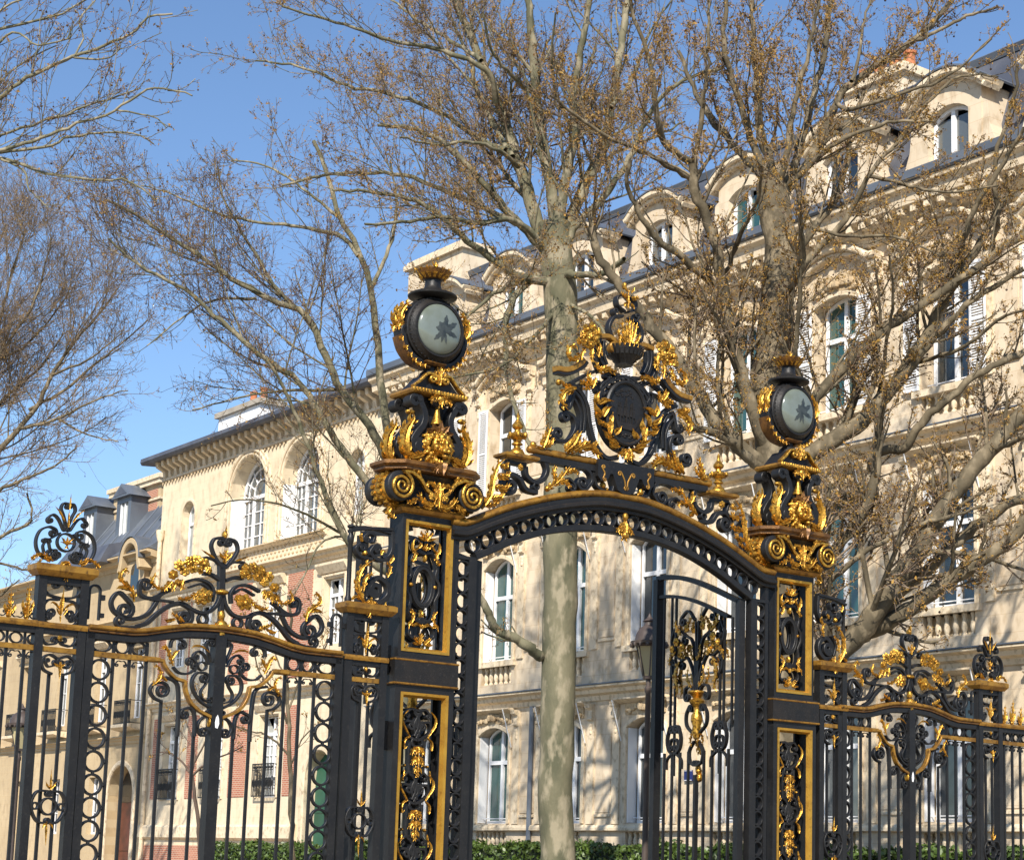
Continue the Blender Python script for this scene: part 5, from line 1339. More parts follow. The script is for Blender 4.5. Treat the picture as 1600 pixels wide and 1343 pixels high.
# ------------------------------------------------------------------ wrought ironwork of the park gate (fence plane y=0, X along it)
def flower_mesh():
    mb = MB()
    mb.ell((0, -.55, 0), (.30, .30, .30), 8, 5)
    for k in range(6):
        a = k * PI / 3
        mb.ell((.55 * math.cos(a), -.22, .55 * math.sin(a)), (.40, .26, .40), 7, 4)
    for k in range(5):
        a = k * 2 * PI / 5 + .5
        mb.ell((.33 * math.cos(a), -.42, .33 * math.sin(a)), (.26, .20, .26), 6, 4)
    me = mesh_of(mb, 'gilt_flower', 'gilt'); fix_normals(me); return me
FLOWER = flower_mesh()
def knob_mesh():
    me = mesh_of(MB().ell((0, 0, 0), (1, 1, 1), 12, 8), 'gilt_knob', 'gilt'); fix_normals(me); return me
KNOB = knob_mesh()

def build_trace(parent, key, mirror=True, dz=0.0, dx=0.0, y=0.0, d=.032, leaf_y=-.045, only=None, skip=()):
    for i, it in enumerate(TRACE[key]):
        kind, pts = it[0], [np.array(p) + np.array([dx, dz]) for p in it[1]]
        if kind in skip or (only and not only(it)): continue
        centred = kind != 'G' and len(it) > {'S': 5, 'L': 3, 'B': 3, 'F': 3, 'K': 4, 'O': 5}[kind]
        for s in ((1,) if (centred or not mirror) else (1, -1)):
            jit = (i % 7) * .0022 + (.0011 if s < 0 else 0)
            P = [np.array([p[0] * s, p[1]]) for p in pts]
            if kind == 'S':
                st = (it[2][0], it[2][1] * s, it[2][2]) if it[2] else None
                en = (it[3][0], it[3][1] * s, it[3][2]) if it[3] else None
                path = scroll_path(P, st, en)
                part('scroll', MB().ribbon(path, it[4] * (1.12 if key == 'pier' else 1), y - d - jit, y + d - jit * .5), 'iron', parent, angle=30)
            elif kind == 'G':
                en = (it[3][0], it[3][1] * s, it[3][2]) if len(it) > 3 and it[3] else None
                part('gilt_band', MB().ribbon(scroll_path(P, None, en), it[2], y - d - .014 - jit, y + d * .6), 'gilt_flat', parent, angle=30)
            elif kind == 'L':
                part('gilt_leaf', MB().leaf(P, it[2] * 1.12, y + leaf_y - jit, n=11), 'gilt', parent, angle=50)
            elif kind == 'B':
                part('gilt_leaf', MB().blade(P, it[2] * 1.1, y + leaf_y - jit - .01 * (i % 3), 1, 1.1, 8), 'gilt', parent, angle=50)
            elif kind == 'F':
                o = link('gilt_flower', FLOWER, parent); r = it[2]
                o.location = (P[0][0], y + leaf_y - jit, P[0][1]); o.scale = (r, r * 1.1, r)
                o.rotation_euler = (random.uniform(-.5, .5), random.uniform(0, 6.28), random.uniform(-.5, .5))
            elif kind == 'K':
                o = link('gilt_knob', KNOB, parent)
                o.location = (P[0][0], y - .012, P[0][1]); o.scale = (it[2], max(it[2], .05) * 1.0, it[3])
            elif kind == 'O':
                c = P[0]
                path = [(c[0] + it[2] * math.cos(t), c[1] + it[3] * math.sin(t)) for t in np.linspace(0, 2 * PI, 29)[:-1]]
                part('ring', MB().ribbon(path, it[4], y - d - jit, y + d - jit, closed=True), 'iron', parent, angle=30)

def ring_mesh(r, w, d, n=24):
    mb = MB().ribbon([(r * math.cos(t), r * math.sin(t)) for t in np.linspace(0, 2 * PI, n + 1)[:-1]], w, -d, d, closed=True)
    me = mesh_of(mb, 'ring', 'iron', angle=30); fix_normals(me); return me
RING_COL = ring_mesh(.112, .026, .024)
RING_SM = ring_mesh(.072, .020, .02, 18)
RING_ARCH = ring_mesh(.095, .022, .05, 22)
BALL = mesh_of(MB().ell((0, 0, 0), (.022, .03, .022), 8, 5), 'ball', 'iron')
def put(name, me, parent, x, z, y=0, s=(1, 1, 1)):
    o = link(name, me, parent); o.location = (x, y, z); o.scale = s; return o

def bar_mesh(h, r=.0165):
    me = mesh_of(MB().box(-r, r, -r, r, 0, h), 'bar', 'iron', smooth=False); return me
BAR = bar_mesh(1.0)
def bar(parent, x, z0, z1, w=1.0, y=0.0):
    o = link('bar', BAR, parent); o.location = (x, y, z0); o.scale = (w, w, z1 - z0); return o
SC2 = MB().ribbon(scroll_path([(.0, .0), (.045, .005), (.078, -.03)], None, (.026, 1, 1.2)), .011, -.014, .014)
SC2.add(*(lambda m: (m.v, m.f))(MB().ribbon(scroll_path([(.0, .0), (-.045, .005), (-.078, -.03)], None, (.026, -1, 1.2)), .011, -.014, .014)))
PAIR = mesh_of(SC2, 'scroll', 'iron', angle=30); fix_normals(PAIR)

def rail(parent, x0, x1, z, h, d, material, name, top=False):
    return part(name, MB().box(x0, x1, -d, d, z - h / 2, z + h / 2), material, parent, smooth=False)

def two_tone_rails(p, x0, x1):
    """The gilded top rail and lower rail every straight section shares."""
    part('top_rail', MB().box(x0, x1, -.055, .055, 4.045, 4.118), 'iron', p, smooth=False)
    part('gilt_rail', MB().prism([(-.085, 4.118), (-.095, 4.15), (-.08, 4.185), (.08, 4.185), (.095, 4.15), (.085, 4.118)], x0, x1, 'x'), 'gilt_flat', p, smooth=False)
    part('gilt_rail', MB().box(x0, x1, -.04, .04, 3.855, 3.912), 'gilt_flat', p, smooth=False)
    part('bottom_rail', MB().box(x0, x1, -.04, .04, .55, .62), 'iron', p, smooth=False)

def finial(p, x, z, h):
    part('gilt_finial', MB().leaf([(x, z), (x, z + h * .5), (x, z + h)], .075, -.02, 3).leaf([(x, z + .03), (x - .05, z + h * .35), (x - .065, z + h * .55)], .05, -.015, 2)
         .leaf([(x, z + .03), (x + .05, z + h * .35), (x + .065, z + h * .55)], .05, -.015, 2).ell((x, 0, z + .03), (.035, .035, .03), 8, 5), 'gilt', p, angle=50)

PIERX, PANX, NPX, PILX, ARCHX = -4.825, -2.835, -.82, .05, 3.225
PIERHW = .31
# --- plain railing
def plain_fence(label, x0, n, step=.205, side=1):
    t = thing('iron_fence', label, 'fence', (x0, 0, 0))
    L = n * step
    two_tone_rails(t, -.02, L)
    for i in range(n):
        x = (i + .5) * step
        bar(t, x, .12, 3.87)
        bar(t, x, 3.90, 4.06, .8)
        put('scroll', PAIR, t, x + step / 2, 3.83, 0, (.9, 1, 1))
        put('scroll', PAIR, t, x + step / 2, 4.215, 0, (.9, 1, -.9))
        put('ring', RING_SM, t, x + step / 2, 3.98, 0, (.95, 1, .8))
        finial(t, x, 4.19, .40 if i % 2 else .30)
    part('plinth', MB().box(-.02, L, -.16, .16, 0, .45), 'plinth_stone', t, smooth=False)
    return t
plain_fence('plain iron railing with gilt finials at the left edge, before the small pier', -5.115 - 10 * .205, 10)

# --- small crested pier
def pier_body(t, hw, key_dx=0.0, crest=True):
    for s in (-1, 1):
        part('post', MB().box(s * hw - .05, s * hw + .05, -.06, .06, 0, 4.70), 'iron', t, smooth=False)
    w = hw - .05
    part('top_rail', MB().box(-w, w, -.05, .05, 4.055, 4.118), 'iron', t, smooth=False)
    part('gilt_rail', MB().prism([(-.075, 4.118), (-.085, 4.15), (-.07, 4.18), (.07, 4.18), (.075, 4.118)], -hw - .06, hw + .06, 'x'), 'gilt_flat', t, smooth=False)
    part('gilt_rail', MB().box(-w, w, -.04, .04, 3.855, 3.912), 'gilt_flat', t, smooth=False)
    part('head_rail', MB().box(-w, w, -.05, .05, 4.62, 4.70), 'iron', t, smooth=False)
    part('gilt_cap', MB().loft_rect([(hw + .07, .09, 4.70), (hw + .10, .12, 4.735), (hw + .12, .14, 4.76), (hw + .12, .14, 4.82), (hw + .09, .11, 4.835)]), 'gilt_flat', t, smooth=False)
    for s in (-1, 1): bar(t, s * .082, .5, 3.63, 1.0)
    part('bottom_rail', MB().box(-w, w, -.04, .04, .55, .62), 'iron', t, smooth=False)
    part('plinth', MB().box(-hw - .12, hw + .12, -.18, .18, 0, .46), 'plinth_stone', t, smooth=False)
pier = thing('fence_pier', 'slim iron pier with round scrolled crest and gilt palmette, left of the left side panel', 'pier', (PIERX, 0, 0), group='small crested piers')
pier_body(pier, PIERHW - .06)
build_trace(pier, 'pier')
build_trace(pier, 'pierlow', y=-.03)

# --- side panel
def panel_rail(u):
    return float(np.interp(abs(u), [0, .25, .45, .70, .95, 1.12, 1.4, 1.8], [4.362, 4.352, 4.338, 4.290, 4.232, 4.210, 4.208, 4.208]))
panel = thing('side_railing', 'left gilded iron side panel with flower crest and scrolled cartouche', 'fence', (PANX, 0, 0), group='arched side panels')
us = np.linspace(-1.66, 1.66, 57)
path = [(u, panel_rail(u)) for u in us]
part('gilt_rail', MB().ribbon([(u, z - .025) for u, z in path], .05, -.10, .10, bev=.6), 'gilt_flat', panel)
part('gilt_rail', MB().ribbon([(u, z - .068) for u, z in path], .03, -.075, .075, bev=.4), 'gilt_brown', panel)
part('arched_rail', MB().ribbon([(u, z - .125) for u, z in path], .085, -.055, .055), 'iron', panel)
for s in (-1, 1):
    part('gilt_rail', MB().box(min(s * .75, s * 1.66), max(s * .75, s * 1.66), -.042, .042, 3.852, 3.912), 'gilt_flat', panel, smooth=False)
    part('post', MB().box(s * 1.63 - .05, s * 1.63 + .05, -.055, .055, 0, 4.13), 'iron', panel, smooth=False)
    # ring ladder beside the post
    for k in range(15):
        z = 3.71 - k * .259
        if z > .7:
            put('ring', RING_COL, panel, s * 1.475, z)
            put('ball', BALL, panel, s * 1.475, z - .1295)
            put('ball', BALL, panel, s * 1.475 - .128, z)
            put('ball', BALL, panel, s * 1.475 + .128, z)
    for x, top in ((1.32, 3.9), (1.12, 3.9), (.91, 3.9), (.693, 3.42), (.47, 3.06), (.255, 3.06)):
        bar(panel, s * x, .12, top)
    bar(panel, s * 1.32, 3.9, 4.06); bar(panel, s * 1.12, 3.9, 4.06); bar(panel, s * .91, 3.9, 4.07)
    for x in (1.22, 1.015): put('ring', RING_SM, panel, s * x, 3.992, 0, (1.12, 1, 1.05)); put('scroll', PAIR, panel, s * x, 3.825, 0, (.85, 1, .9))
    put('ring', RING_SM, panel, s * 1.475, 3.985, 0, (1.6, 1, .95))
    # little stirrup loop beside the crest
    lp = [(s * 1.53, 4.27)] + [(s * (1.53 + .065 - .065 * math.cos(t)), 4.60 + .065 * math.sin(t)) for t in np.linspace(0, PI, 9)] + [(s * 1.66, 4.27)]
    part('scroll', MB().ribbon(lp, .024, -.022, .022), 'iron', panel)
    part('collar', MB().box(s * 1.50 - .025, s * 1.50 + .025, -.03, .03, 4.50, 4.56).box(s * 1.69 - .03, s * 1.69 + .03, -.03, .03, 4.50, 4.56).box(s * 1.50 - .025, s * 1.50 + .025, -.03, .03, 4.30, 4.35), 'iron', panel, smooth=False)
part('centre_post', MB().box(-.07, .07, -.075, .075, 0, 4.24), 'iron', panel, smooth=False)
part('bottom_rail', MB().box(-1.66, 1.66, -.04, .04, .55, .62), 'iron', panel, smooth=False)
part('plinth', MB().box(-1.66, 1.66, -.16, .16, 0, .45), 'plinth_stone', panel, smooth=False)
build_trace(panel, 'pcrest', dz=-.01)
build_trace(panel, 'cart', y=-.01)
part('sticker', MB().add([(x * .035, -.0795, 3.22 + z * .07) for x, z in ((-.6, -1), (.3, -1.1), (.8, -.3), (.6, .6), (.1, 1.2), (-.5, .7), (-.8, -.1))], [tuple(range(7))]), 'white_paint', panel)

# --- narrow pier that abuts the great pillar
npier = thing('bracket_pier', 'narrow iron pier with gilt acanthus bracket against the left pillar', 'pier', (NPX, 0, 0), group='narrow bracket piers')
pier_body(npier, .255)
build_trace(npier, 'pier', dx=0, only=lambda it: max(p[1] for p in it[1]) < 4.70)
build_trace(npier, 'pierlow', y=-.03)
build_trace(npier, 'npier', mirror=False, d=.045, leaf_y=-.07)
part('thin_post', MB().lathe([(.045, 4.83), (.045, 4.88), (.03, 4.92), (.03, 5.58), (.042, 5.60), (.042, 5.66), (.03, 5.68), (.03, 5.76), (.05, 5.78), (.05, 5.80), (0, 5.82)], 12, (-.275, 0, 0)), 'iron', npier)
part('arch_strap', MB().ribbon([(-.28, 5.77), (-.1, 5.80), (.1, 5.80), (.30, 5.775)], .035, -.04, .04), 'iron', npier)

# --- the great pillar
def fuse(name, mb, voxel, material, parent, smooth_iter=4):
    """Melt overlapping lumps into one cast surface."""
    me = mesh_of(mb, name, None, False); fix_normals(me)
    o = bpy.data.objects.new(name, me); COL.objects.link(o)
    r = o.modifiers.new('r', 'REMESH'); r.mode = 'VOXEL'; r.voxel_size = voxel
    if smooth_iter:
        s = o.modifiers.new('s', 'SMOOTH'); s.iterations = smooth_iter; s.factor = .5
    dg = bpy.context.evaluated_depsgraph_get(); dg.update()
    m2 = bpy.data.meshes.new_from_object(o.evaluated_get(dg))
    bpy.data.objects.remove(o)
    m2.materials.clear(); m2.materials.append(MAT[material])
    m2.polygons.foreach_set('use_smooth', [True] * len(m2.polygons)); m2.update()
    return link(name, m2, parent)

pillar = thing('gate_pillar', 'left great iron gate pillar with gilt framed panels, scroll capital and lion head', 'pillar', (PILX, .12, 0), group='great gate pillars')
PW, PD = .405, .15
def pillar_shaft(p, hw, hd, z0, z1, key, kdx, reps, step, g0, g1):
    for s in (-1, 1):
        part('side_plate', MB().box(s * hw - (.03 if s > 0 else 0), s * hw + (.03 if s < 0 else 0), -hd, hd, z0, z1), 'iron', p, smooth=False)
    for s in (-1, 1):          # front and back frames
        y0, y1 = (-hd - .012, -hd + .028) if s < 0 else (hd - .028, hd + .012)
        part('frame', MB().box(-hw - .002, -g0 - .0, y0, y1, z0, z1).box(g0, hw + .002, y0, y1, z0, z1).box(-g0, g0, y0 + .001, y1 - .001, z0, z0 + .09).box(-g0, g0, y0 + .001, y1 - .001, z1 - .09, z1), 'iron', p, smooth=False)
    # gilt bevelled inner frame
    a, b, c, d = g0 + .012, g0 - .055, z0 + .078, z1 - .078
    e = .062
    o = [(-a, c), (a, c), (a, d), (-a, d)]; i = [(-b, c + e), (b, c + e), (b, d - e), (-b, d - e)]
    m = MB()
    yo, yi = -hd - .022, -hd + .045
    vs = [(x, yo, z) for x, z in o] + [(x * (b + .028) / b, yo + .004, z + (.028 if z > 3 and z > (z0 + z1) / 2 else -.028)) for x, z in i] + [(x, yi, z) for x, z in i] + [(x, yi, z) for x, z in o]
    fs = []
    for k in range(4):
        l = (k + 1) % 4
        fs += [(k, l, 4 + l, 4 + k), (4 + k, 4 + l, 8 + l, 8 + k), (8 + k, 8 + l, 12 + l, 12 + k), (12 + k, 12 + l, l, k)]
    part('gilt_frame', m.add(vs, fs), 'gilt_clean', p, smooth=False)
    for k in range(reps):
        build_trace(p, key, y=-.02, dz=-k * step, d=.04, leaf_y=-.06)
    # dark openwork of the far side, seen through
    for k in range(reps):
        build_trace(p, key, y=hd - .05, dz=-k * step, d=.02, skip=('L', 'F', 'K', 'G'), only=lambda it: it[0] in 'SO')
pillar_shaft(pillar, PW, PD, 4.22, 6.06, 'pilup', 0, 1, 0, .352, 0)
pillar_shaft(pillar, PW + .035, PD + .03, .62, 3.86, 'pillow', 0, 4, .795, .348, 0)
part('mid_band', MB().loft_rect([(PW + .05, PD + .045, 3.86), (PW + .075, PD + .07, 3.90), (PW + .075, PD + .07, 4.17), (PW + .05, PD + .045, 4.22)]), 'iron_worn', pillar, smooth=False)
for z in (3.885, 4.185):
    part('gilt_fillet', MB().loft_rect([(PW + .078, PD + .073, z - .012), (PW + .085, PD + .08, z), (PW + .078, PD + .073, z + .012)]), 'gilt_flat', pillar, smooth=False)
part('base_block', MB().loft_rect([(PW + .16, PD + .16, 0), (PW + .16, PD + .16, .4), (PW + .06, PD + .06, .5), (PW + .06, PD + .06, .62)]), 'plinth_stone', pillar, smooth=False)
for z in (3.05, 4.0):
    part('hinge', MB().box(PW + .05, PW + .14, -.08, .02, z, z + .36), 'iron_worn', pillar, smooth=False)
    part('hinge', MB().box(-PW - .14, -PW - .05, -.08, .02, z, z + .36), 'iron_worn', pillar, smooth=False)
# capital
part('gilt_lip', MB().loft_rect([(PW + .01, PD + .01, 6.06), (PW + .05, PD + .05, 6.08), (PW + .085, PD + .085, 6.12), (PW + .06, PD + .06, 6.16)]), 'gilt_flat', pillar, smooth=False)
part('capital_core', MB().loft_rect([(PW - .04, PD, 6.16), (PW - .04, PD, 6.42), (PW + .1, PD + .08, 6.58)]), 'iron', pillar, smooth=False)
for s in (-1, 1):
    cx, cz, R0 = s * .545, 6.375, .195
    part('volute', MB().lathe([(.0, -.30), (R0 - .02, -.30), (R0, -.285), (R0, -.20), (R0 - .035, -.16), (R0 - .05, .0), (R0 - .035, .16), (R0, .20), (R0, .285), (R0 - .02, .30), (0, .30)], 28, (cx, 0, cz), 'y'), 'iron', pillar)
    bl = MB().lathe([(R0 - .04, -.15), (R0 - .005, -.10), (R0 + .01, .0), (R0 - .005, .10), (R0 - .04, .15)], 28, (cx, 0, cz), 'y')
    part('gilt_bolster', bl, 'gilt', pillar)
    sc_ = MB()
    for k in range(16):
        a = 2 * PI * k / 16
        for yy in (-.07, .07): sc_.ell((cx + (R0 + .005) * math.cos(a), yy, cz + (R0 + .005) * math.sin(a)), (.036, .055, .036), 6, 4)
    part('gilt_scales', sc_, 'gilt', pillar)
    for yy, sg in ((-.305, 1), (.305, -1)):
        N = 46; path = []
        for k in range(N):
            t = k / (N - 1); r = (R0 - .02) * (1 - .88 * t); a = PI / 2 + s * t * 2.4 * 2 * PI
            path.append((cx + r * math.cos(a), cz + r * math.sin(a)))
        # bring the strap in from the middle of the capital
        path = [(s * .05, 6.30), (s * .16, 6.36), (s * .27, 6.50), (s * .40, 6.565)] + path
        part('gilt_volute', MB().ribbon(path, .046, yy - .035 if sg > 0 else yy - .02, yy + .02 if sg > 0 else yy + .035, taper=.5, bev=.5), 'gilt', pillar)
    y = -.30
    part('gilt_leaf', MB().leaf([(s * .02, 6.22), (s * .12, 6.17), (s * .24, 6.24), (s * .30, 6.33)], .11, y), 'gilt', pillar, angle=50)
    part('gilt_leaf', MB().leaf([(s * .06, 6.20), (s * .02, 6.34), (s * .10, 6.46), (s * .19, 6.43), (s * .16, 6.36)], .09, y - .02), 'gilt', pillar, angle=50)
    part('gilt_leaf', MB().leaf([(s * .30, 6.24), (s * .38, 6.18), (s * .46, 6.17)], .08, y), 'gilt', pillar, angle=50)
    part('gilt_leaf', MB().leaf([(s * .26, 6.52), (s * .34, 6.60), (s * .45, 6.60)], .07, y - .01), 'gilt', pillar, angle=50)
    put('gilt_flower', FLOWER, pillar, s * .105, 6.285, -.33, (.055, .06, .055))
    put('gilt_knob', KNOB, pillar, s * .30, 6.585, -.31, (.032, .032, .032)); put('gilt_knob', KNOB, pillar, s * .38, 6.60, -.31, (.028, .028, .028))
    part('gilt_leaf', MB().leaf([(s * (PW + .02), 6.16), (s * (PW + .16), 6.12), (s * (PW + .2), 6.03), (s * (PW + .13), 5.98), (s * (PW + .12), 6.05)], .10, -.10), 'gilt', pillar, angle=50)
part('gilt_leaf', MB().leaf([(0, 6.48), (0, 6.30), (0, 6.14)], .13, -.33), 'gilt', pillar, angle=50)
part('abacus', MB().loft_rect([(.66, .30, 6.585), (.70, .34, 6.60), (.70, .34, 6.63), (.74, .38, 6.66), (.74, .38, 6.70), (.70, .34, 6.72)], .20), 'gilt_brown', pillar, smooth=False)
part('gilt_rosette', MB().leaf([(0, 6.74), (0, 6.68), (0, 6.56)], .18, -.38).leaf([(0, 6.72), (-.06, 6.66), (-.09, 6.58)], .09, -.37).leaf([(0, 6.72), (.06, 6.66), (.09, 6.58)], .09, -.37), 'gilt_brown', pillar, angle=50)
# pedestal with four consoles
part('pedestal_core', MB().loft_rect([(.22, .16, 6.72), (.20, .15, 6.9), (.13, .11, 7.15), (.12, .10, 7.4), (.2, .14, 7.62)]), 'iron', pillar, smooth=False)
for sy in (-1, 1):
    for s in (-1, 1):
        cons = scroll_path([(s * .20, 6.92), (s * .36, 6.98), (s * .31, 7.10), (s * .22, 7.22), (s * .20, 7.36), (s * .27, 7.50), (s * .33, 7.56)], (.085, -s, 1.5), (.055, s, 1.3))
        y0 = -.27 if sy < 0 else .10
        part('console', MB().ribbon(cons, .085, y0, y0 + .17, bev=.15), 'iron', pillar, angle=30)
        for (zx, zz, rr) in ((.275, 6.93, .12), (.30, 7.545, .06)):
            part('console_eye', MB().lathe([(0, -.012), (rr * .55, -.010), (rr * .62, .0), (rr, 0), (rr, .16), (0, .16)], 16, (s * zx, y0 + .003, zz), 'y'), 'iron', pillar)
for s in (-1, 1):
    for y in (-.22, .20):
        part('gilt_leaf', MB().leaf([(s * .30, 6.74), (s * .43, 6.80), (s * .49, 6.96), (s * .46, 7.14), (s * .38, 7.27), (s * .40, 7.36)], .20, y, depth=1.2), 'gilt', pillar, angle=50)
    put('gilt_knob', KNOB, pillar, s * .40, 7.37, -.20, (.07, .05, .035))
    part('gilt_paw', MB().leaf([(s * .20, 6.84), (s * .33, 6.78), (s * .46, 6.74)], .13, -.27), 'gilt', pillar, angle=50)
# lion mask, cast in one piece
def lion(parent):
    m = MB()
    Y = -.36; Z = 6.965
    m.ell((0, Y + .07, Z), (.125, .12, .155), 14, 9)                   # skull
    m.ell((0, Y - .055, Z - .085), (.068, .085, .052), 12, 7)          # muzzle
    for s in (-1, 1):
        m.ell((s * .034, Y - .125, Z - .098), (.036, .036, .032), 10, 6)     # whisker pads
        m.ell((s * .060, Y - .045, Z + .050), (.052, .034, .020), 10, 6)     # brow
        m.ell((s * .085, Y - .010, Z - .040), (.045, .050, .050), 10, 6)     # cheek
        m.ell((s * .118, Y + .03, Z + .115), (.036, .026, .042), 8, 5)       # ear
        m.ell((s * .052, Y - .060, Z + .016), (.018, .012, .011), 8, 5)      # eyelid
    m.ell((0, Y - .150, Z - .058), (.034, .022, .020), 10, 6)          # nose
    m.ell((0, Y - .085, Z + .000), (.027, .060, .075), 10, 6)          # bridge
    m.ell((0, Y - .085, Z - .160), (.044, .045, .034), 10, 6)          # chin
    m.ell((0, Y - .02, Z + .095), (.06, .05, .05), 10, 6)              # forehead
    r = random.Random(5)
    for ring, (n, rad, sz) in enumerate(((15, .172, .034), (17, .205, .040))):
        for k in range(n):
            a = PI * (-.34) + (PI * 1.68) * k / (n - 1) + r.uniform(-.05, .05)
            cx_, cz_ = rad * math.cos(a) * .95, rad * math.sin(a) * 1.05
            for q in range(4):
                f = 1 + q * .11
                m.ell((cx_ * f + .014 * math.sin(q * 1.7 + k), Y + .05 + ring * .045 + q * .010, Z - .01 + cz_ * f - q * .014), (sz * (1 - .16 * q), .040, sz * (1.1 - .16 * q)), 6, 4)
    for k in range(7):
        m.ell(((k - 3) * .034, Y - .02 + .012 * abs(k - 3), Z - .200 - .012 * (3 - abs(k - 3))), (.019, .032, .048), 6, 4)     # beard locks
    o = fuse('lion_head', m, .0072, 'gilt', parent, 1)
    e = MB()
    for s in (-1, 1): e.ell((s * .052, Y - .070, Z + .012), (.012, .006, .007), 8, 5)
    e.ell((0, Y - .118, Z - .134), (.040, .012, .005), 8, 5)
    part('eyes_and_mouth', e, 'iron', o)
    part('gilt_shell', MB().blade([(0, Z + .16), (0, Z + .24), (0, Z + .33)], .10, Y + .04).blade([(-.03, Z + .16), (-.09, Z + .23), (-.13, Z + .28)], .09, Y + .05).blade([(.03, Z + .16), (.09, Z + .23), (.13, Z + .28)], .09, Y + .05)
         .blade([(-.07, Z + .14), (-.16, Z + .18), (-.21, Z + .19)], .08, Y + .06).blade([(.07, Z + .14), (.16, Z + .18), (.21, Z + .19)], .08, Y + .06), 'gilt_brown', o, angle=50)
lion(pillar)
part('gilt_bell', MB().lathe([(.02, 7.50), (.035, 7.44), (.05, 7.34), (.085, 7.26), (.0, 7.25)], 12, (0, -.22, 0)), 'gilt', pillar)
part('drum_knob', MB().ell((0, -.2, 7.56), (.09, .08, .085), 12, 8), 'iron', pillar)
part('gilt_torus', MB().loft_rect([(.36, .24, 7.62), (.40, .28, 7.635), (.42, .30, 7.665), (.40, .28, 7.70), (.36, .24, 7.71)]), 'gilt_flat', pillar, smooth=False)
part('rope_beads', (lambda m: [m.ell((-.40 + .8 * k / 17, -.292, 7.668), (.026, .022, .034), 6, 4) for k in range(18)] and m)(MB()), 'gilt', pillar)
part('pediment', MB().prism([(-.33, 7.71), (-.27, 7.78), (-.13, 7.93), (0, 7.97), (.13, 7.93), (.27, 7.78), (.33, 7.71)], -.2, .2), 'iron', pillar, smooth=False)
for s in (-1, 1):
    pth = scroll_path([(s * .40, 7.71), (s * .29, 7.80), (s * .18, 7.91), (s * .10, 7.915)], None, (.058, -s, 1.3))
    part('gilt_volute', MB().ribbon(pth, .034, -.27, -.19, bev=.5), 'gilt', pillar)
    part('gilt_leaf', MB().leaf([(s * .03, 7.62), (s * .10, 7.60), (s * .16, 7.54), (s * .12, 7.52)], .07, -.30), 'gilt', pillar, angle=50)
    put('gilt_leaf_scroll', FLOWER, pillar, s * .085, 7.56, -.30, (.035, .03, .035))
part('gilt_leaf', MB().leaf([(0, 7.78), (0, 7.90), (0, 8.02)], .11, -.25).leaf([(0, 7.80), (-.06, 7.90), (-.08, 7.97)], .06, -.25).leaf([(0, 7.80), (.06, 7.90), (.08, 7.97)], .06, -.25), 'gilt', pillar, angle=50)
part('gilt_mask', MB().ell((0, -.30, 7.58), (.055, .04, .05), 8, 6).leaf([(0, 7.60), (0, 7.54), (0, 7.47)], .09, -.31), 'gilt', pillar, angle=50)
part('neck', MB().lathe([(.16, 7.9), (.13, 7.98), (.085, 8.02), (.075, 8.10), (.11, 8.12), (0, 8.13)], 16, (0, 0, 0)), 'iron', pillar)

# --- lantern standing on the pillar
lantern = thing('globe_lantern', 'round black lantern with etched leaf glass and gilt coronet on the left pillar', 'lantern', (PILX, .12, 8.13), group='round pillar lanterns')
LZ = .415
prof = [(.335, -.19), (.345, -.215), (.37, -.215), (.38, -.19), (.415, -.165), (.43, -.13), (.445, -.06), (.45, 0), (.445, .06), (.43, .13), (.415, .165), (.38, .19), (.37, .215), (.345, .215), (.335, .19)]
part('drum', MB().lathe(prof, 40, (0, 0, LZ), 'y'), 'iron_worn', lantern)
for s in (-1, 1):
    lens = [(.34 * math.sin(t), s * (.19 + .10 * math.cos(t))) for t in np.linspace(PI / 2, 0.001, 9)]
    part('glass', MB().lathe(lens + [(0.0, s * .29)], 36, (0, 0, LZ), 'y'), 'lamp_glass', lantern)
    def lens_y(r): return s * (.19 + .10 * math.sqrt(max(0, 1 - (r / .34) ** 2))) + s * .004
    em = MB(); c0 = (.02 * -s, -.03)
    for a, L, w in ((100, .22, .085), (145, .25, .085), (52, .13, .10), (10, .13, .09), (192, .22, .075), (-45, .20, .07), (-78, .16, .05), (-105, .17, .05)):
        a = math.radians(a); ux, uz = math.cos(a) * -s * -1, math.sin(a)
        pts = []
        K = 7
        for k in range(K + 1):
            t = k / K
            hw = w * .5 * math.sin(PI * min(1, t * .93 + .04)) ** .8 * (1 if k % 2 else .68)
            for sg in (-1, 1):
                x = c0[0] + ux * L * t - uz * hw * sg; z = c0[1] + uz * L * t + ux * hw * sg
                pts.append((x, lens_y(math.hypot(x, z)), LZ + z))
        em.add(pts, [(2 * k, 2 * k + 1, 2 * k + 3, 2 * k + 2) for k in range(K)])
    part('etched_leaf', em, 'etched_glass', lantern, fix=False)
st = MB()
for k in range(44):
    a = 2 * PI * k / 44
    for yy, r in ((-.150, .422), (.150, .422)): st.ell((r * math.cos(a), yy, LZ + r * math.sin(a)), (.013, .012, .013), 5, 3)
part('studs', st, 'iron', lantern)['kind'] = 'stuff'
for rr, y0, y1 in ((.436, -.125, -.09), (.455, -.025, .025), (.436, .09, .125)):
    part('drum_band', MB().lathe([(rr, y0), (rr + .012, (y0 + y1) / 2), (rr, y1)], 40, (0, 0, LZ), 'y'), 'iron', lantern)
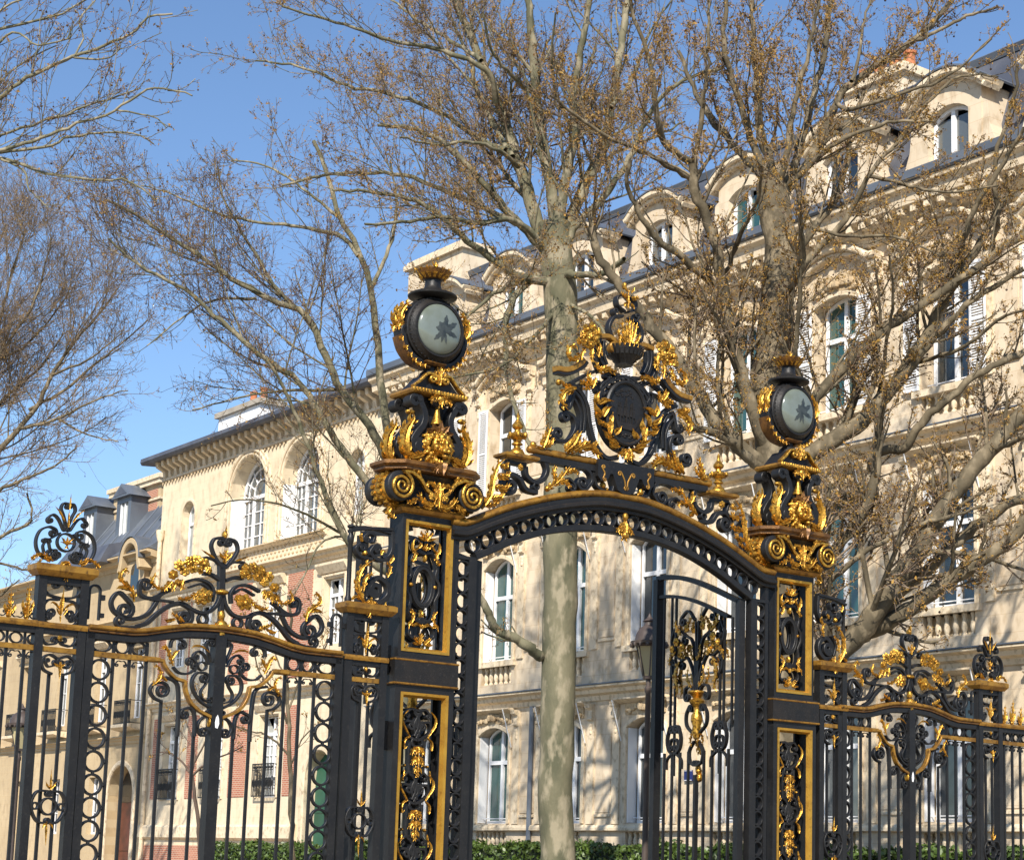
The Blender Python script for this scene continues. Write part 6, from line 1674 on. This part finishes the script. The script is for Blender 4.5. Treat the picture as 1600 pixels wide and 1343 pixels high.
for s in (-1, 1):
    X = s * .455
    sd = [(X + s * .02, LZ - .34), (X + s * .10, LZ - .14), (X + s * .06, LZ + .06), (X + s * .09, LZ + .20)]
    for y in (-.07, .07):
        part('gilt_leaf', MB().leaf([(X + s * .02, LZ - .02), (X + s * .08, LZ + .06), (X + s * .07, LZ + .17), (X + s * .0, LZ + .27), (X - s * .08, LZ + .33)], .13, y), 'gilt', lantern, angle=50)
        part('gilt_leaf', MB().leaf([(X + s * .02, LZ + .04), (X + s * .09, LZ - .01), (X + s * .10, LZ - .09)], .08, y), 'gilt', lantern, angle=50)
    part('side_volute', MB().ribbon(scroll_path([(s * .10, LZ - .455), (s * .29, LZ - .405), (s * .43, LZ - .26), (s * .485, LZ - .08)], None, (.055, s * -1, 1.4)), .07, -.10, .10, bev=.2), 'iron', lantern, angle=30)
    part('gilt_rim', MB().ribbon(cr([(s * .06, LZ - .50), (s * .28, LZ - .455), (s * .44, LZ - .32), (s * .52, LZ - .14)], 8), .03, -.11, .11, taper=.4, bev=.4), 'gilt_brown', lantern, angle=30)
    for k in range(6):
        t = k / 5
        x = s * (.14 + .36 * t); z = LZ - .49 + .30 * t * t
        part('gilt_leaf', MB().leaf([(x, z + .02), (x + s * .03, z - .02), (x + s * .07, z - .01)], .06, -.11), 'gilt', lantern, angle=50)
part('foot', MB().lathe([(.11, -.01), (.10, .0), (.07, .02), (.10, .06), (.15, .08), (.12, .02)][:5] + [(0, .09)], 16, (0, 0, -.05)), 'iron', lantern)
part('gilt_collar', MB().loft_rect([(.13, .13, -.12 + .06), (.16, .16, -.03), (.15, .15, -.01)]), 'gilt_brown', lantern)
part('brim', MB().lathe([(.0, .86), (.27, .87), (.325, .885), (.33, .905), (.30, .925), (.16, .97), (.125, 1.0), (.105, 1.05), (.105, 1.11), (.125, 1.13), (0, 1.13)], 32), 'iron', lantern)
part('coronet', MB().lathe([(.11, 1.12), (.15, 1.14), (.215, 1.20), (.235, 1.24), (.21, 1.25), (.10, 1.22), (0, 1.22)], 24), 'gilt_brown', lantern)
for k in range(14):
    a = 2 * PI * k / 14
    m = MB().leaf([(0, 1.13), (0, 1.18), (0, 1.255)], .075, 0)
    ca, sa = math.cos(a), math.sin(a)
    m.v = [(x * ca - (yy - .14 - (z - 1.13) * .75) * sa * -1 * -1, x * sa + (yy - .14 - (z - 1.13) * .75) * ca, z) for x, yy, z in m.v]
    part('gilt_leaf', m, 'gilt', lantern, angle=50)
part('gilt_tip', MB().leaf([(0, 1.2), (0, 1.30), (0, 1.38)], .09, -.02).leaf([(0, 1.2), (-.04, 1.28), (-.06, 1.33)], .05, 0).leaf([(0, 1.2), (.04, 1.28), (.06, 1.33)], .05, 0), 'gilt', lantern, angle=50)

# --- arch between the pillars
arch = thing('gate_arch', 'iron arch over the gateway with ring frieze, gilt moulding and crowned oval shield', 'gate arch', (ARCHX, .02, 0))
ug = [0, .4, .8, 1.2, 1.55, 1.85, 2.13, 2.35, 2.52, 2.66, 2.85]
zg = [6.815, 6.80, 6.735, 6.64, 6.535, 6.43, 6.315, 6.215, 6.135, 6.09, 6.085]
uss = [0, .4, .8, 1.2, 1.55, 1.9, 2.2, 2.44]
zss = [6.245, 6.232, 6.185, 6.10, 5.99, 5.85, 5.70, 5.585]
def spl(us_, zs_, n):
    h = cr(list(zip(us_, zs_)), n)
    return [(-p[0], p[1]) for p in h[::-1]][:-1] + [tuple(p) for p in h]
G = spl(ug, zg, 4); Sf = spl(uss, zss, 4)
part('gilt_moulding', MB().ribbon([(u, z - .045) for u, z in G], .10, -.13, .12, bev=.85), 'gilt_flat', arch, angle=50)
part('arch_moulding', MB().ribbon([(u, z - .125) for u, z in G], .075, -.10, .10), 'iron', arch)
part('arch_moulding', MB().ribbon([(u, z - .19) for u, z in G], .07, -.15, .13, bev=.5), 'iron_worn', arch)
part('arch_moulding', MB().ribbon([(u, z - .245) for u, z in G], .06, -.09, .09), 'iron_worn', arch)
part('soffit_bar', MB().ribbon([(u, z + .045) for u, z in Sf], .09, -.07, .07), 'iron', arch)
N = 25
for k in range(N):
    u = -2.46 + 4.92 * k / (N - 1)
    zt = float(np.interp(abs(u), ug, zg)) - .275; zb = float(np.interp(abs(u), uss, zss)) + .09
    sl = math.atan((float(np.interp(abs(u) + .05, uss, zss)) - float(np.interp(abs(u), uss, zss))) / .05) * (1 if u > 0 else -1)
    if zt - zb < .1: continue
    sca = min(1.0, (zt - zb) * .5 / .104)
    put('ring', RING_ARCH, arch, u, (zt + zb) / 2, 0, (sca, 1, sca)).rotation_euler = (0, -sl, 0)
for s in (-1, 1):
    part('jamb_post', MB().box(s * 2.48 - .06, s * 2.48 + .06, -.06, .06, .1, 5.62), 'iron', arch, smooth=False)
    part('jamb_post', MB().box(s * 2.735 - .03, s * 2.735 + .03, -.05, .05, .1, 6.05), 'iron', arch, smooth=False)
    for k in range(26):
        z = 5.46 - k * .214
        if z > .3: put('ring', RING_ARCH, arch, s * 2.612, z, 0, (.98, .8, 1.02))
    part('jamb_post', MB().box(s * 2.61 - .16, s * 2.61 + .16, -.055, .055, 5.575, 5.62), 'iron', arch, smooth=False)
    # half-length gilt rods and stepped ledges
    x0, x1 = s * .50, s * 1.60
    part('gilt_rod', MB().tube([(x0, -.02, 7.20), (x1, -.02, 7.20)], .052, 10).ell((x1, -.02, 7.20), (.055, .055, .055), 8, 6), 'gilt_flat', arch)
    part('rod_shelf', MB().box(min(x0, x1 - s * .05), max(x0, x1 - s * .05), -.06, .08, 7.06, 7.145), 'iron', arch, smooth=False)
    part('gilt_ledge', MB().loft_rect([(.24, .12, 7.02), (.28, .15, 7.045), (.28, .15, 7.075), (.25, .13, 7.09)]), 'gilt_flat', arch, smooth=False).location = (s * 1.80, 0, 0)
    part('gilt_finial', MB().lathe([(.11, 7.09), (.11, 7.11), (.085, 7.16), (.045, 7.19), (.045, 7.22), (.075, 7.235), (.075, 7.25), (.05, 7.27), (.06, 7.30), (.11, 7.33), (.125, 7.36), (.10, 7.39), (.045, 7.41), (.04, 7.44), (.075, 7.47), (.08, 7.50), (.05, 7.54), (.028, 7.57), (.02, 7.60), (.03, 7.63), (.0, 7.68)], 14, (s * 1.80, 0, 0)), 'gilt', arch)
    for k in range(6):
        a = k * PI / 3
        put('gilt_knob', KNOB, arch, s * 1.80 + .12 * math.cos(a), 7.36, .12 * math.sin(a), (.03, .03, .04))
# lambrequin
lam = [(-.50, 7.23), (.50, 7.23), (.50, 6.99), (.44, 6.93), (.36, 6.93), (.31, 6.99), (.28, 7.05), (.235, 7.05), (.20, 6.97), (.15, 6.84), (.06, 6.80), (-.06, 6.80), (-.15, 6.84), (-.20, 6.97), (-.235, 7.05), (-.28, 7.05), (-.31, 6.99), (-.36, 6.93), (-.44, 6.93), (-.50, 6.99)]
part('lambrequin', MB().prism(lam, -.115, .06), 'iron', arch, smooth=False)
for s in (-1, 1):
    part('gilt_band', MB().ribbon(scroll_path([(s * .41, 6.97), (s * .385, 7.04), (s * .43, 7.11)], (.03, s, 1.1), (.03, -s, 1.1)), .020, -.124, -.113), 'gilt_flat', arch)
    part('gilt_band', MB().ribbon(scroll_path([(s * .015, 6.88), (s * .03, 6.98), (s * .09, 7.09)], (.03, s, 1.1), (.035, s, 1.1)), .020, -.124, -.113), 'gilt_flat', arch)
part('gilt_tassel', MB().ell((0, -.06, 6.78), (.04, .04, .05), 8, 6).ell((0, -.06, 6.84), (.03, .03, .03), 8, 5), 'gilt', arch)
part('gilt_keystone', MB().leaf([(0, 6.42), (0, 6.30), (0, 6.13)], .15, -.10).leaf([(-.02, 6.32), (-.10, 6.30), (-.13, 6.24)], .09, -.10).leaf([(.02, 6.32), (.10, 6.30), (.13, 6.24)], .09, -.10).ell((0, -.11, 6.48), (.045, .045, .06), 8, 6).ell((0, -.12, 6.22), (.06, .05, .05), 8, 6), 'gilt', arch, angle=50)
build_trace(arch, 'aside', d=.05, leaf_y=-.075)
build_trace(arch, 'crest', d=.05, leaf_y=-.085)
# oval shield with the ship in relief
oc = (0.0, 7.955)
def ellp(rx, rz, n=44): return [(oc[0] + rx * math.cos(t), oc[1] + rz * math.sin(t)) for t in np.linspace(0, 2 * PI, n + 1)[:-1]]
part('shield', MB().prism(ellp(.335, .425), -.075, .03), 'iron', arch)
part('shield_rim', MB().ribbon(ellp(.355, .445), .06, -.115, .05, closed=True, bev=.7), 'iron', arch)
part('shield_rim', MB().ribbon(ellp(.46, .545), .03, -.06, .04, closed=True), 'iron', arch)
for k in range(26):
    a = 2 * PI * k / 26
    put('bead', BALL, arch, oc[0] + .41 * math.cos(a), oc[1] + .495 * math.sin(a), -.04, (1.5, 1.2, 1.5))
rel = MB()
for x, h in ((-.11, .30), (-.0, .38), (.11, .32)):
    rel.box(x - .008, x + .008, -.094, -.07, 7.80, 7.80 + h)
    rel.prism([(x - .05, 7.92), (x + .045, 7.90), (x + .035, 8.02), (x - .03, 8.04)], -.088, -.07)
    rel.prism([(x - .038, 8.05), (x + .035, 8.03), (x + .02, 8.10), (x - .02, 8.11)], -.086, -.07)
    rel.tube([(x, -.08, 7.80 + h), (x - .07, -.08, 7.80)], .005, 5); rel.tube([(x, -.08, 7.80 + h), (x + .07, -.08, 7.80)], .005, 5)
rel.prism([(-.18, 7.80), (-.15, 7.73), (.12, 7.72), (.19, 7.80), (.20, 7.86), (.13, 7.815), (-.14, 7.82), (-.19, 7.86)], -.095, -.07)
for k in range(14):
    rel.ell((-.2 + .4 * k / 13, -.078, 7.64 + .022 * math.sin(k * 1.9)), (.032, .014, .018), 6, 4)
for k in range(30):
    a = random.uniform(.15, .85) * PI
    rel.ell((.26 * math.cos(a) * random.uniform(.3, 1), -.077, 8.14 + .19 * math.sin(a) * random.uniform(.35, 1)), (.022, .010, .015), 5, 3)
part('ship_relief', rel, 'iron_worn', arch)
# crown
cz0 = 8.66
cwn = part('crown', MB().lathe([(.0, cz0), (.12, cz0), (.13, cz0 + .03), (.16, cz0 + .055), (.17, cz0 + .08), (.24, cz0 + .13), (.275, cz0 + .20), (.26, cz0 + .22), (.0, cz0 + .20)], 32, (0, 0, 0)), 'iron', arch)
for k in range(24):
    a = 2 * PI * k / 24
    m = MB().box(-.022, .022, -.012, .012, cz0 + .12, cz0 + .255)
    ca, sa = math.cos(a), math.sin(a)
    m.v = [(x * ca - (yy - .235 - (z - cz0 - .12) * .3) * sa, x * sa + (yy - .235 - (z - cz0 - .12) * .3) * ca, z) for x, yy, z in m.v]
    part('crown_tooth', m, 'iron', cwn, smooth=False)

# --- gate leaves, both standing open into the avenue
def leaf_top(u): return 5.58 + .60 * math.sin(min(1, u / 2.25) * PI * .5) ** 1.1
def gate_leaf(label, loc, rz):
    t = thing('gate_leaf', label, 'gate', loc, rz, group='open gate leaves')
    W = 2.25
    part('stile', MB().box(-.055, .055, -.05, .05, .08, 5.60), 'iron', t, smooth=False)
    part('stile', MB().box(W - .06, W + .06, -.06, .06, .08, 6.16), 'iron', t, smooth=False)
    us_ = np.linspace(0, W, 22)
    part('arched_rail', MB().ribbon([(u, leaf_top(u)) for u in us_], .07, -.05, .05), 'iron', t)
    part('arched_rail', MB().ribbon([(u, leaf_top(u) - .30) for u in np.linspace(.28, W, 20)], .05, -.04, .04), 'iron', t)
    for z in (.15, .9): part('cross_rail', MB().box(.05, W - .05, -.04, .04, z, z + .08), 'iron', t, smooth=False)
    xs = [.26, .47, .68, .90, 1.32, 1.55, 1.77, 1.99]
    for x in xs: bar(t, x, .2, 3.45, 1.05)
    bar(t, 1.11, .2, 3.1, 1.8)
    for x in (.19, .40, 1.84, 2.06): bar(t, x, 3.8, leaf_top(x) - .28, .95)
    for c in (.50, 1.72):      # paired C-scrolls across the leaf
        for s in (-1, 1):
            part('scroll', MB().ribbon(scroll_path([(c + s * .02, 3.42), (c + s * .15, 3.50), (c + s * .19, 3.66), (c + s * .13, 3.82)], None, (.07, -s, 1.3)), .03, -.03, .03), 'iron', t, angle=30)
            part('scroll', MB().ribbon(scroll_path([(c + s * .02, 3.66), (c + s * .08, 3.64), (c + s * .12, 3.55)], None, (.05, s, 1.2)), .024, -.025, .025), 'iron', t, angle=30)
            part('scroll', MB().ribbon(scroll_path([(c + s * .05, 3.44), (c + s * .20, 3.34), (c + s * .21, 3.2)], None, None), .028, -.025, .025), 'iron', t, angle=30)
        bar(t, c, 3.1, leaf_top(c) - .3, 1.0)
    c = 1.11
    part('vase', MB().lathe([(.0, 3.62), (.05, 3.64), (.075, 3.74), (.06, 3.82), (.09, 3.90), (.085, 3.98), (.045, 4.04), (.05, 4.10), (.11, 4.16), (.12, 4.20), (.06, 4.24), (.10, 4.29), (.145, 4.32), (.13, 4.345), (0, 4.345)], 14, (c, 0, 0)), 'gilt', t)
    for s in (-1, 1):
        f = lambda pts: [(c + s * x, z) for x, z in pts]
        for pts, r, sd in (([(.06, 4.3), (.16, 4.42), (.30, 4.40), (.33, 4.28)], .07, s), ([(.10, 3.72), (.26, 3.84), (.28, 4.0), (.20, 4.12)], .06, -s), ([(.04, 4.34), (.10, 4.62), (.26, 4.86), (.42, 4.84)], .08, s),
                           ([(.03, 4.36), (.05, 4.75), (.14, 5.10), (.30, 5.20)], .08, s), ([(.02, 4.36), (.02, 4.9), (.04, 5.4)], None, 0), ([(.30, 5.20), (.50, 5.30), (.62, 5.18)], .07, s), ([(.08, 5.42), (.26, 5.58), (.44, 5.50)], .08, s),
                           ([(.42, 4.84), (.62, 4.95), (.72, 5.15), (.64, 5.32)], .07, -s), ([(.05, 3.6), (.18, 3.46), (.16, 3.3), (.05, 3.24)], .04, s), ([(.50, 4.5), (.66, 4.62), (.70, 4.8)], .06, -s)):
            part('scroll', MB().ribbon(scroll_path(f(pts), None, (r, sd, 1.2) if r else None), .030, -.028, .028), 'iron', t, angle=30)
        for pts, w in (([(.10, 4.40), (.22, 4.55), (.20, 4.72)], .10), ([(.30, 4.86), (.44, 4.98), (.40, 5.12)], .12), ([(.45, 4.82), (.56, 4.62), (.50, 4.40), (.56, 4.30)], .15), ([(.40, 5.22), (.55, 5.34), (.60, 5.48)], .13),
                       ([(.04, 4.80), (.12, 4.92), (.10, 5.06)], .09), ([(.55, 4.98), (.70, 4.90), (.74, 4.76)], .11), ([(.05, 3.72), (.10, 3.62), (.08, 3.52)], .08), ([(.12, 5.46), (.22, 5.36), (.20, 5.24)], .11)):
            for y in (-.04, .05): part('gilt_leaf', MB().leaf(f(pts), w * .72, y), 'gilt', t, angle=50)
        for x, z, r in ((.34, 5.02, .075), (.50, 5.12, .08), (.22, 5.30, .07), (.62, 5.02, .065), (.40, 4.92, .06)):
            put('gilt_flower', FLOWER, t, c + s * x, z, -.05, (r, r, r)); put('gilt_flower', FLOWER, t, c + s * x, z, .05, (r, -r, r))
    part('gilt_stem', MB().leaf([(c, 4.9), (c, 5.2), (c, 5.62)], .10, -.04).leaf([(c, 3.62), (c, 3.50), (c, 3.40)], .13, -.04).leaf([(c, 3.24), (c, 3.16), (c, 3.02)], .13, -.04), 'gilt', t, angle=50)
    for y in (-.05,): put('gilt_knob', KNOB, t, c, 3.06, y, (.07, .06, .07)); put('gilt_knob', KNOB, t, c, 3.16, y, (.05, .05, .05))
    return t
gate_leaf('right gate leaf swung open, seen edge-on beneath the arch', (5.56, .10, 0), PI - math.radians(98))
LL = gate_leaf('left gate leaf swung open behind the left pillar, mostly hidden', (.89, .10, 0), math.radians(101))

# --- right-hand copies
RPX = 6.50
dup(pillar, (RPX, .12, 0), 'right great iron gate pillar with gilt framed panels, scroll capital and lion head', (.965, 1, 1))
dup(lantern, (RPX, .12, 8.13), 'round black lantern with etched leaf glass and gilt coronet on the right pillar', (.965, .965, 1))
dup(npier, (RPX + .80, 0, 0), 'narrow iron pier with gilt acanthus bracket against the right pillar', (-.93, 1, 1))
dup(panel, (8.985, 0, 0), 'right gilded iron side panel with flower crest and scrolled cartouche', (.94, 1, 1))
dup(pier, (10.815, 0, 0), 'slim iron pier with round scrolled crest and gilt palmette, right of the right side panel', (.93, 1, 1))
plain_fence('plain iron railing with gilt finials at the right edge, past the small pier', 11.09, 11, .195)

# ------------------------------------------------------------------ street lamps and the blue plate
def street_lamp(label, x, y, ztop, s=1.0):
    t = thing('street_lamp', label, 'street lamp', (x, y, 0))
    h = ztop
    part('post', MB().lathe([(.16, 0), (.16, .3), (.10, .4), (.075, .8), (.055, 1.0), (.045, h - 1.25), (.06, h - 1.22), (.06, h - 1.16), (.04, h - 1.14), (.04, h - 1.0), (0, h - 1.0)], 14), 'lamp_brown', t)
    part('pane', MB().lathe([(.10 * s, h - .98), (.23 * s, h - .48), (0, h - .48)], 6), 'lamp_pane', t, smooth=False)
    fr = MB()
    for k in range(6):
        a = k * PI / 3
        fr.tube([(.105 * s * math.cos(a), .105 * s * math.sin(a), h - .98), (.235 * s * math.cos(a), .235 * s * math.sin(a), h - .48)], .012, 5)
    fr.lathe([(.24 * s, h - .50), (.26 * s, h - .48), (.26 * s, h - .45), (0, h - .45)], 6).lathe([(.11 * s, h - 1.02), (.12 * s, h - .97), (0, h - .97)], 6)
    part('cage', fr, 'lamp_brown', t, smooth=False)
    part('hood', MB().lathe([(.33 * s, h - .46), (.34 * s, h - .42), (.26 * s, h - .40), (.24 * s, h - .30), (.18 * s, h - .20), (.10 * s, h - .15), (.09 * s, h - .10), (.12 * s, h - .08), (.05 * s, h - .03), (.03, h), (0, h + .06)], 18), 'lamp_brown', t)
    dr = MB()
    for k in range(16):
        a = 2 * PI * k / 16
        dr.ell((.325 * s * math.cos(a), .325 * s * math.sin(a), h - .475), (.03, .03, .04), 6, 4)
    part('hood_fringe', dr, 'lamp_brown', t)
street_lamp('brown street lamp with glazed lantern behind the left railing', 3.0, 21.2, 4.95, 1.0)
street_lamp('brown street lamp half hidden behind the open right gate leaf', 6.55, 3.35, 5.75, .9)
sg = thing('house_number_plate', 'tiny blue enamel number plate on the mansion wall behind the gate leaf', 'sign', (19.93, 17.74, 4.23))
part('plate', MB().box(-.03, 0, -.16, .16, -.14, .14), 'sign_blue', sg, smooth=False)
part('rim', MB().box(-.034, -.03, -.15, .15, .115, .13).box(-.034, -.03, -.15, .15, -.13, -.115), 'white_paint', sg, smooth=False)
# ------------------------------------------------------------------ bare plane trees
def np_mesh(name, V, F, material, parent, smooth=True, stuff=False):
    me = bpy.data.meshes.new(name)
    V = np.ascontiguousarray(V, dtype=np.float32); F = np.ascontiguousarray(F, dtype=np.int32)
    nf, k = F.shape
    me.vertices.add(len(V)); me.vertices.foreach_set('co', V.ravel())
    me.loops.add(nf * k); me.loops.foreach_set('vertex_index', F.ravel())
    me.polygons.add(nf)
    me.polygons.foreach_set('loop_start', np.arange(0, nf * k, k, dtype=np.int32))
    try: me.polygons.foreach_set('loop_total', np.full(nf, k, dtype=np.int32))
    except Exception: pass
    if smooth: me.polygons.foreach_set('use_smooth', np.ones(nf, dtype=bool))
    me.update(calc_edges=True); me.validate()
    me.materials.append(MAT[material])
    o = link(name, me, parent)
    if stuff: o['kind'] = 'stuff'
    return o

def tubes(P, R, sides=3):
    """P (N,S,3) polylines, R (N,S) radii -> verts, quads."""
    N, S, _ = P.shape
    T = np.gradient(P, axis=1); T /= (np.linalg.norm(T, axis=2, keepdims=True) + 1e-9)
    ref = np.where(np.abs(T[:, :1, 2:3]) < .85, np.array([[[0, 0, 1.]]]), np.array([[[1., 0, 0]]]))
    ref = np.broadcast_to(ref, T.shape)
    U = ref - T * (ref * T).sum(2, keepdims=True); U /= (np.linalg.norm(U, axis=2, keepdims=True) + 1e-9)
    W = np.cross(T, U)
    a = 2 * np.pi * np.arange(sides) / sides
    V = P[:, :, None, :] + R[:, :, None, None] * (np.cos(a)[None, None, :, None] * U[:, :, None, :] + np.sin(a)[None, None, :, None] * W[:, :, None, :])
    idx = np.arange(N * S * sides).reshape(N, S, sides)
    A_ = idx[:, :-1, :]; B_ = idx[:, 1:, :]
    F = np.stack([A_, np.roll(A_, -1, 2), np.roll(B_, -1, 2), B_], -1).reshape(-1, 4)
    return V.reshape(-1, 3), F

def grow(P, R, n, lf, seg, ang, up, wob, tmin=.15, rf=.5, rmin=.004, g=None, absl=None):
    """Children of polylines P: n each; returns their polylines and radii."""
    g = g or rng
    N, S, _ = P.shape
    if np.isscalar(n): par = np.repeat(np.arange(N), n)
    else: par = np.repeat(np.arange(N), n)
    M = len(par)
    t = tmin + (1 - tmin) * g.random(M) ** .85
    f = t * (S - 1); i = np.minimum(f.astype(int), S - 2); fr = (f - i)[:, None]
    base = P[par, i] * (1 - fr) + P[par, i + 1] * fr
    tan = P[par, i + 1] - P[par, i]; tan /= (np.linalg.norm(tan, axis=1, keepdims=True) + 1e-9)
    Lp = np.linalg.norm(np.diff(P, axis=1), axis=2).sum(1)[par]
    rp = R[par, i] * (1 - fr[:, 0]) + R[par, i + 1] * fr[:, 0]
    rnd = g.normal(0, 1, (M, 3)); perp = rnd - tan * (rnd * tan).sum(1, keepdims=True); perp /= (np.linalg.norm(perp, axis=1, keepdims=True) + 1e-9)
    a = np.radians(g.normal(ang, 13, M))[:, None]
    d = tan * np.cos(a) + perp * np.sin(a); d[:, 2] += up
    d /= np.linalg.norm(d, axis=1, keepdims=True)
    L = (absl if absl else Lp * lf) * g.uniform(.55, 1.35, M) * (1.15 - .55 * t)
    pts = [base]; p = base; cur = d
    for k in range(seg):
        cur = cur + g.normal(0, wob, (M, 3)) + np.array([0, 0, up * .25])
        cur /= np.linalg.norm(cur, axis=1, keepdims=True)
        p = p + cur * (L / seg)[:, None]; pts.append(p)
    Q = np.stack(pts, 1)
    r0 = np.maximum(np.minimum(rp * rf, rp), rmin)
    RR = r0[:, None] * np.linspace(1, .45, seg + 1)[None, :]
    RR = np.maximum(RR, rmin * .8)
    return Q, RR

def resample(pts, n):
    D = np.array(cr(pts, 8)); s = np.r_[0, np.cumsum(np.linalg.norm(np.diff(D, axis=0), axis=1))]
    u = np.linspace(0, s[-1], n)
    return np.stack([np.interp(u, s, D[:, k]) for k in range(3)], 1)

def plane_tree(key, label, bark, twig, dens, buds, balls, seed, lens=(.34, .42, .5), trunk_n=20, bud_size=(.022, .045), twig_r=.0045, up=.28, skiplow=0):
    g = np.random.default_rng(seed)
    limbs = LIMBS[key]
    base = np.array(limbs[0][2][0]); base[2] = 0
    t = thing('plane_tree' if key not in ('t4', 't5') else 'young_tree', label, 'tree', tuple(base))
    P7 = []; R7 = []
    for li, (r0, r1, pts) in enumerate(limbs):
        pts = [np.array(p) - base for p in pts]
        n = max(10, 4 * len(pts))
        D = resample(pts, n)
        wob = g.normal(0, 1, D.shape) * min(r0, .06) * .28; wob[0] = 0; wob[-1] = 0
        D = D + wob
        rr = np.linspace(0, 1, n) ** .9
        Rr = r0 + (r1 - r0) * rr
        if li == 0:
            z = D[:, 2]
            Rr = Rr * (1 + .45 * np.exp(-z / .35))
        Rr = Rr * (1 + (.012 if li == 0 else .035) * g.normal(0, 1, n))
        sides = 18 if li == 0 else (10 if r0 > .05 else 7)
        V, F = tubes(D[None], Rr[None], sides)
        o = np_mesh('trunk' if li == 0 else 'limb', V, F, bark, t)
        if r0 > .09 and li:            # knotty collars
            pass
        if li:
            P7.append(resample(pts, 10) ); R7.append(np.interp(np.linspace(0, 1, 10), np.linspace(0, 1, n), Rr))
    P0 = np.stack(P7); R0 = np.stack(R7)
    Lm = np.linalg.norm(np.diff(P0, axis=1), axis=2).sum(1)
    n1 = np.maximum(2, (Lm * dens[0]).astype(int))
    Q1, S1_ = grow(P0, R0, n1, lens[0], 7, 42, up, .11, .12, .32, .010, g)
    L1 = np.linalg.norm(np.diff(Q1, axis=1), axis=2).sum(1)
    n2 = np.maximum(2, (L1 * dens[1]).astype(int))
    Q2, S2_ = grow(Q1, S1_, n2, lens[1], 5, 46, up * .7, .17, .12, .52, .0062, g)
    L2 = np.linalg.norm(np.diff(Q2, axis=1), axis=2).sum(1)
    n3 = np.maximum(1, (L2 * dens[2]).astype(int))
    Q3, S3_ = grow(Q2, S2_, n3, lens[2], 3, 48, up * .4, .26, .08, .6, twig_r, g)
    V1, F1 = tubes(Q1, S1_, 5); V2, F2 = tubes(Q2, S2_, 4); V3, F3 = tubes(Q3, S3_, 3)
    cr_ = np_mesh('branches', V1, F1, bark, t, stuff=True)
    V = np.concatenate([V2, V3]); F = np.concatenate([F2, F3 + len(V2)])
    np_mesh('twigs', V, F, twig, t, stuff=True)
    # buds, catkins and last year's leaves along the twigs
    if buds:
        A_ = Q3.reshape(-1, 3); k = g.choice(len(A_), min(buds, len(A_) * 4), replace=True)
        B_ = A_[k] + g.normal(0, .02, (len(k), 3)); n = len(B_)
        s = g.uniform(*bud_size, n)[:, None] * (1 + 1.1 * (g.random(n) < .05))[:, None]
        d1 = g.normal(0, 1, (n, 3)); d1 /= np.linalg.norm(d1, axis=1)[:, None]
        d2 = np.cross(d1, g.normal(0, 1, (n, 3))); d2 /= (np.linalg.norm(d2, axis=1)[:, None] + 1e-9)
        d3 = np.cross(d1, d2)
        V = np.stack([B_ - d1 * s, B_ + d2 * s * .5 + d3 * s * .3, B_ + d1 * s * 1.1, B_ - d2 * s * .5 + d3 * s * .3], 1).reshape(-1, 3)
        o = np.arange(n)[:, None] * 4
        F = np.concatenate([o + np.array([[0, 1, 2]]), o + np.array([[0, 2, 3]])])
        np_mesh('buds', V, F, 'bud', t, smooth=False, stuff=True)
    if balls:
        A_ = Q3[:, -1]; k = g.choice(len(A_), balls, replace=False)
        C_ = A_[k] + np.array([0, 0, -.10]) + g.normal(0, .02, (balls, 3)); r = g.uniform(.017, .028, balls)
        bm = bmesh.new(); bmesh.ops.create_icosphere(bm, subdivisions=1, radius=1)
        bv = np.array([v.co[:] for v in bm.verts]); bf = np.array([[v.index for v in f.verts] for f in bm.faces]); bm.free()
        V = (C_[:, None, :] + bv[None] * r[:, None, None]).reshape(-1, 3)
        F = (np.arange(balls)[:, None, None] * len(bv) + bf[None]).reshape(-1, 3)
        np_mesh('seed_balls', V, F, 'seed_ball', t, stuff=True)
        top = A_[k]; mid = (top + C_) / 2 + g.normal(0, .008, (balls, 3))
        V, F = tubes(np.stack([top, mid, C_], 1), np.full((balls, 3), .0028), 3)
        np_mesh('seed_stalks', V, F, 'twig', t, stuff=True)
    return len(F1) * 2 + len(F2) * 2 + len(F3) * 2

cnt = {}
cnt['t1'] = plane_tree('t1', 'tall bare plane tree with thick pale trunk seen through the gateway', 'bark', 'twig_pale', (2.6, 5.6, 8.0), 70000, 500, 1, lens=(.36, .42, .5), bud_size=(.012, .026))
cnt['t2'] = plane_tree('t2', 'big budding plane tree with spreading limbs behind the right pillar', 'bark_smooth', 'twig_pale', (2.8, 5.8, 8.0), 105000, 1300, 2, lens=(.34, .42, .5), bud_size=(.012, .027))
cnt['t3'] = plane_tree('t3', 'slim bare plane tree rising behind the left pillar and lantern', 'bark', 'twig', (2.6, 5.0, 7.0), 26000, 260, 3, lens=(.34, .42, .5), bud_size=(.013, .024))
cnt['t4'] = plane_tree('t4', 'slender young tree beside the green arched door', 'bark_smooth', 'twig', (2.4, 4.2, 4.4), 500, 0, 4, lens=(.5, .45, .5))
cnt['t5'] = plane_tree('t5', 'small dark forked tree before the brick house windows', 'twig', 'twig', (2.4, 4.2, 4.4), 300, 0, 5, lens=(.5, .45, .5))
cnt['l1'] = plane_tree('l1', 'bare plane tree reaching in with long boughs from the upper left edge', 'bark', 'twig', (2.4, 4.6, 6.0), 6000, 160, 6, lens=(.26, .42, .5), bud_size=(.012, .022))
cnt['l2'] = plane_tree('l2', 'dense twiggy plane tree far off at the left edge', 'bark_smooth', 'twig_pale', (3.2, 5.2, 6.0), 14000, 150, 7, lens=(.42, .45, .5), bud_size=(.015, .03), twig_r=.006)
print('tree tris', cnt, sum(cnt.values()))
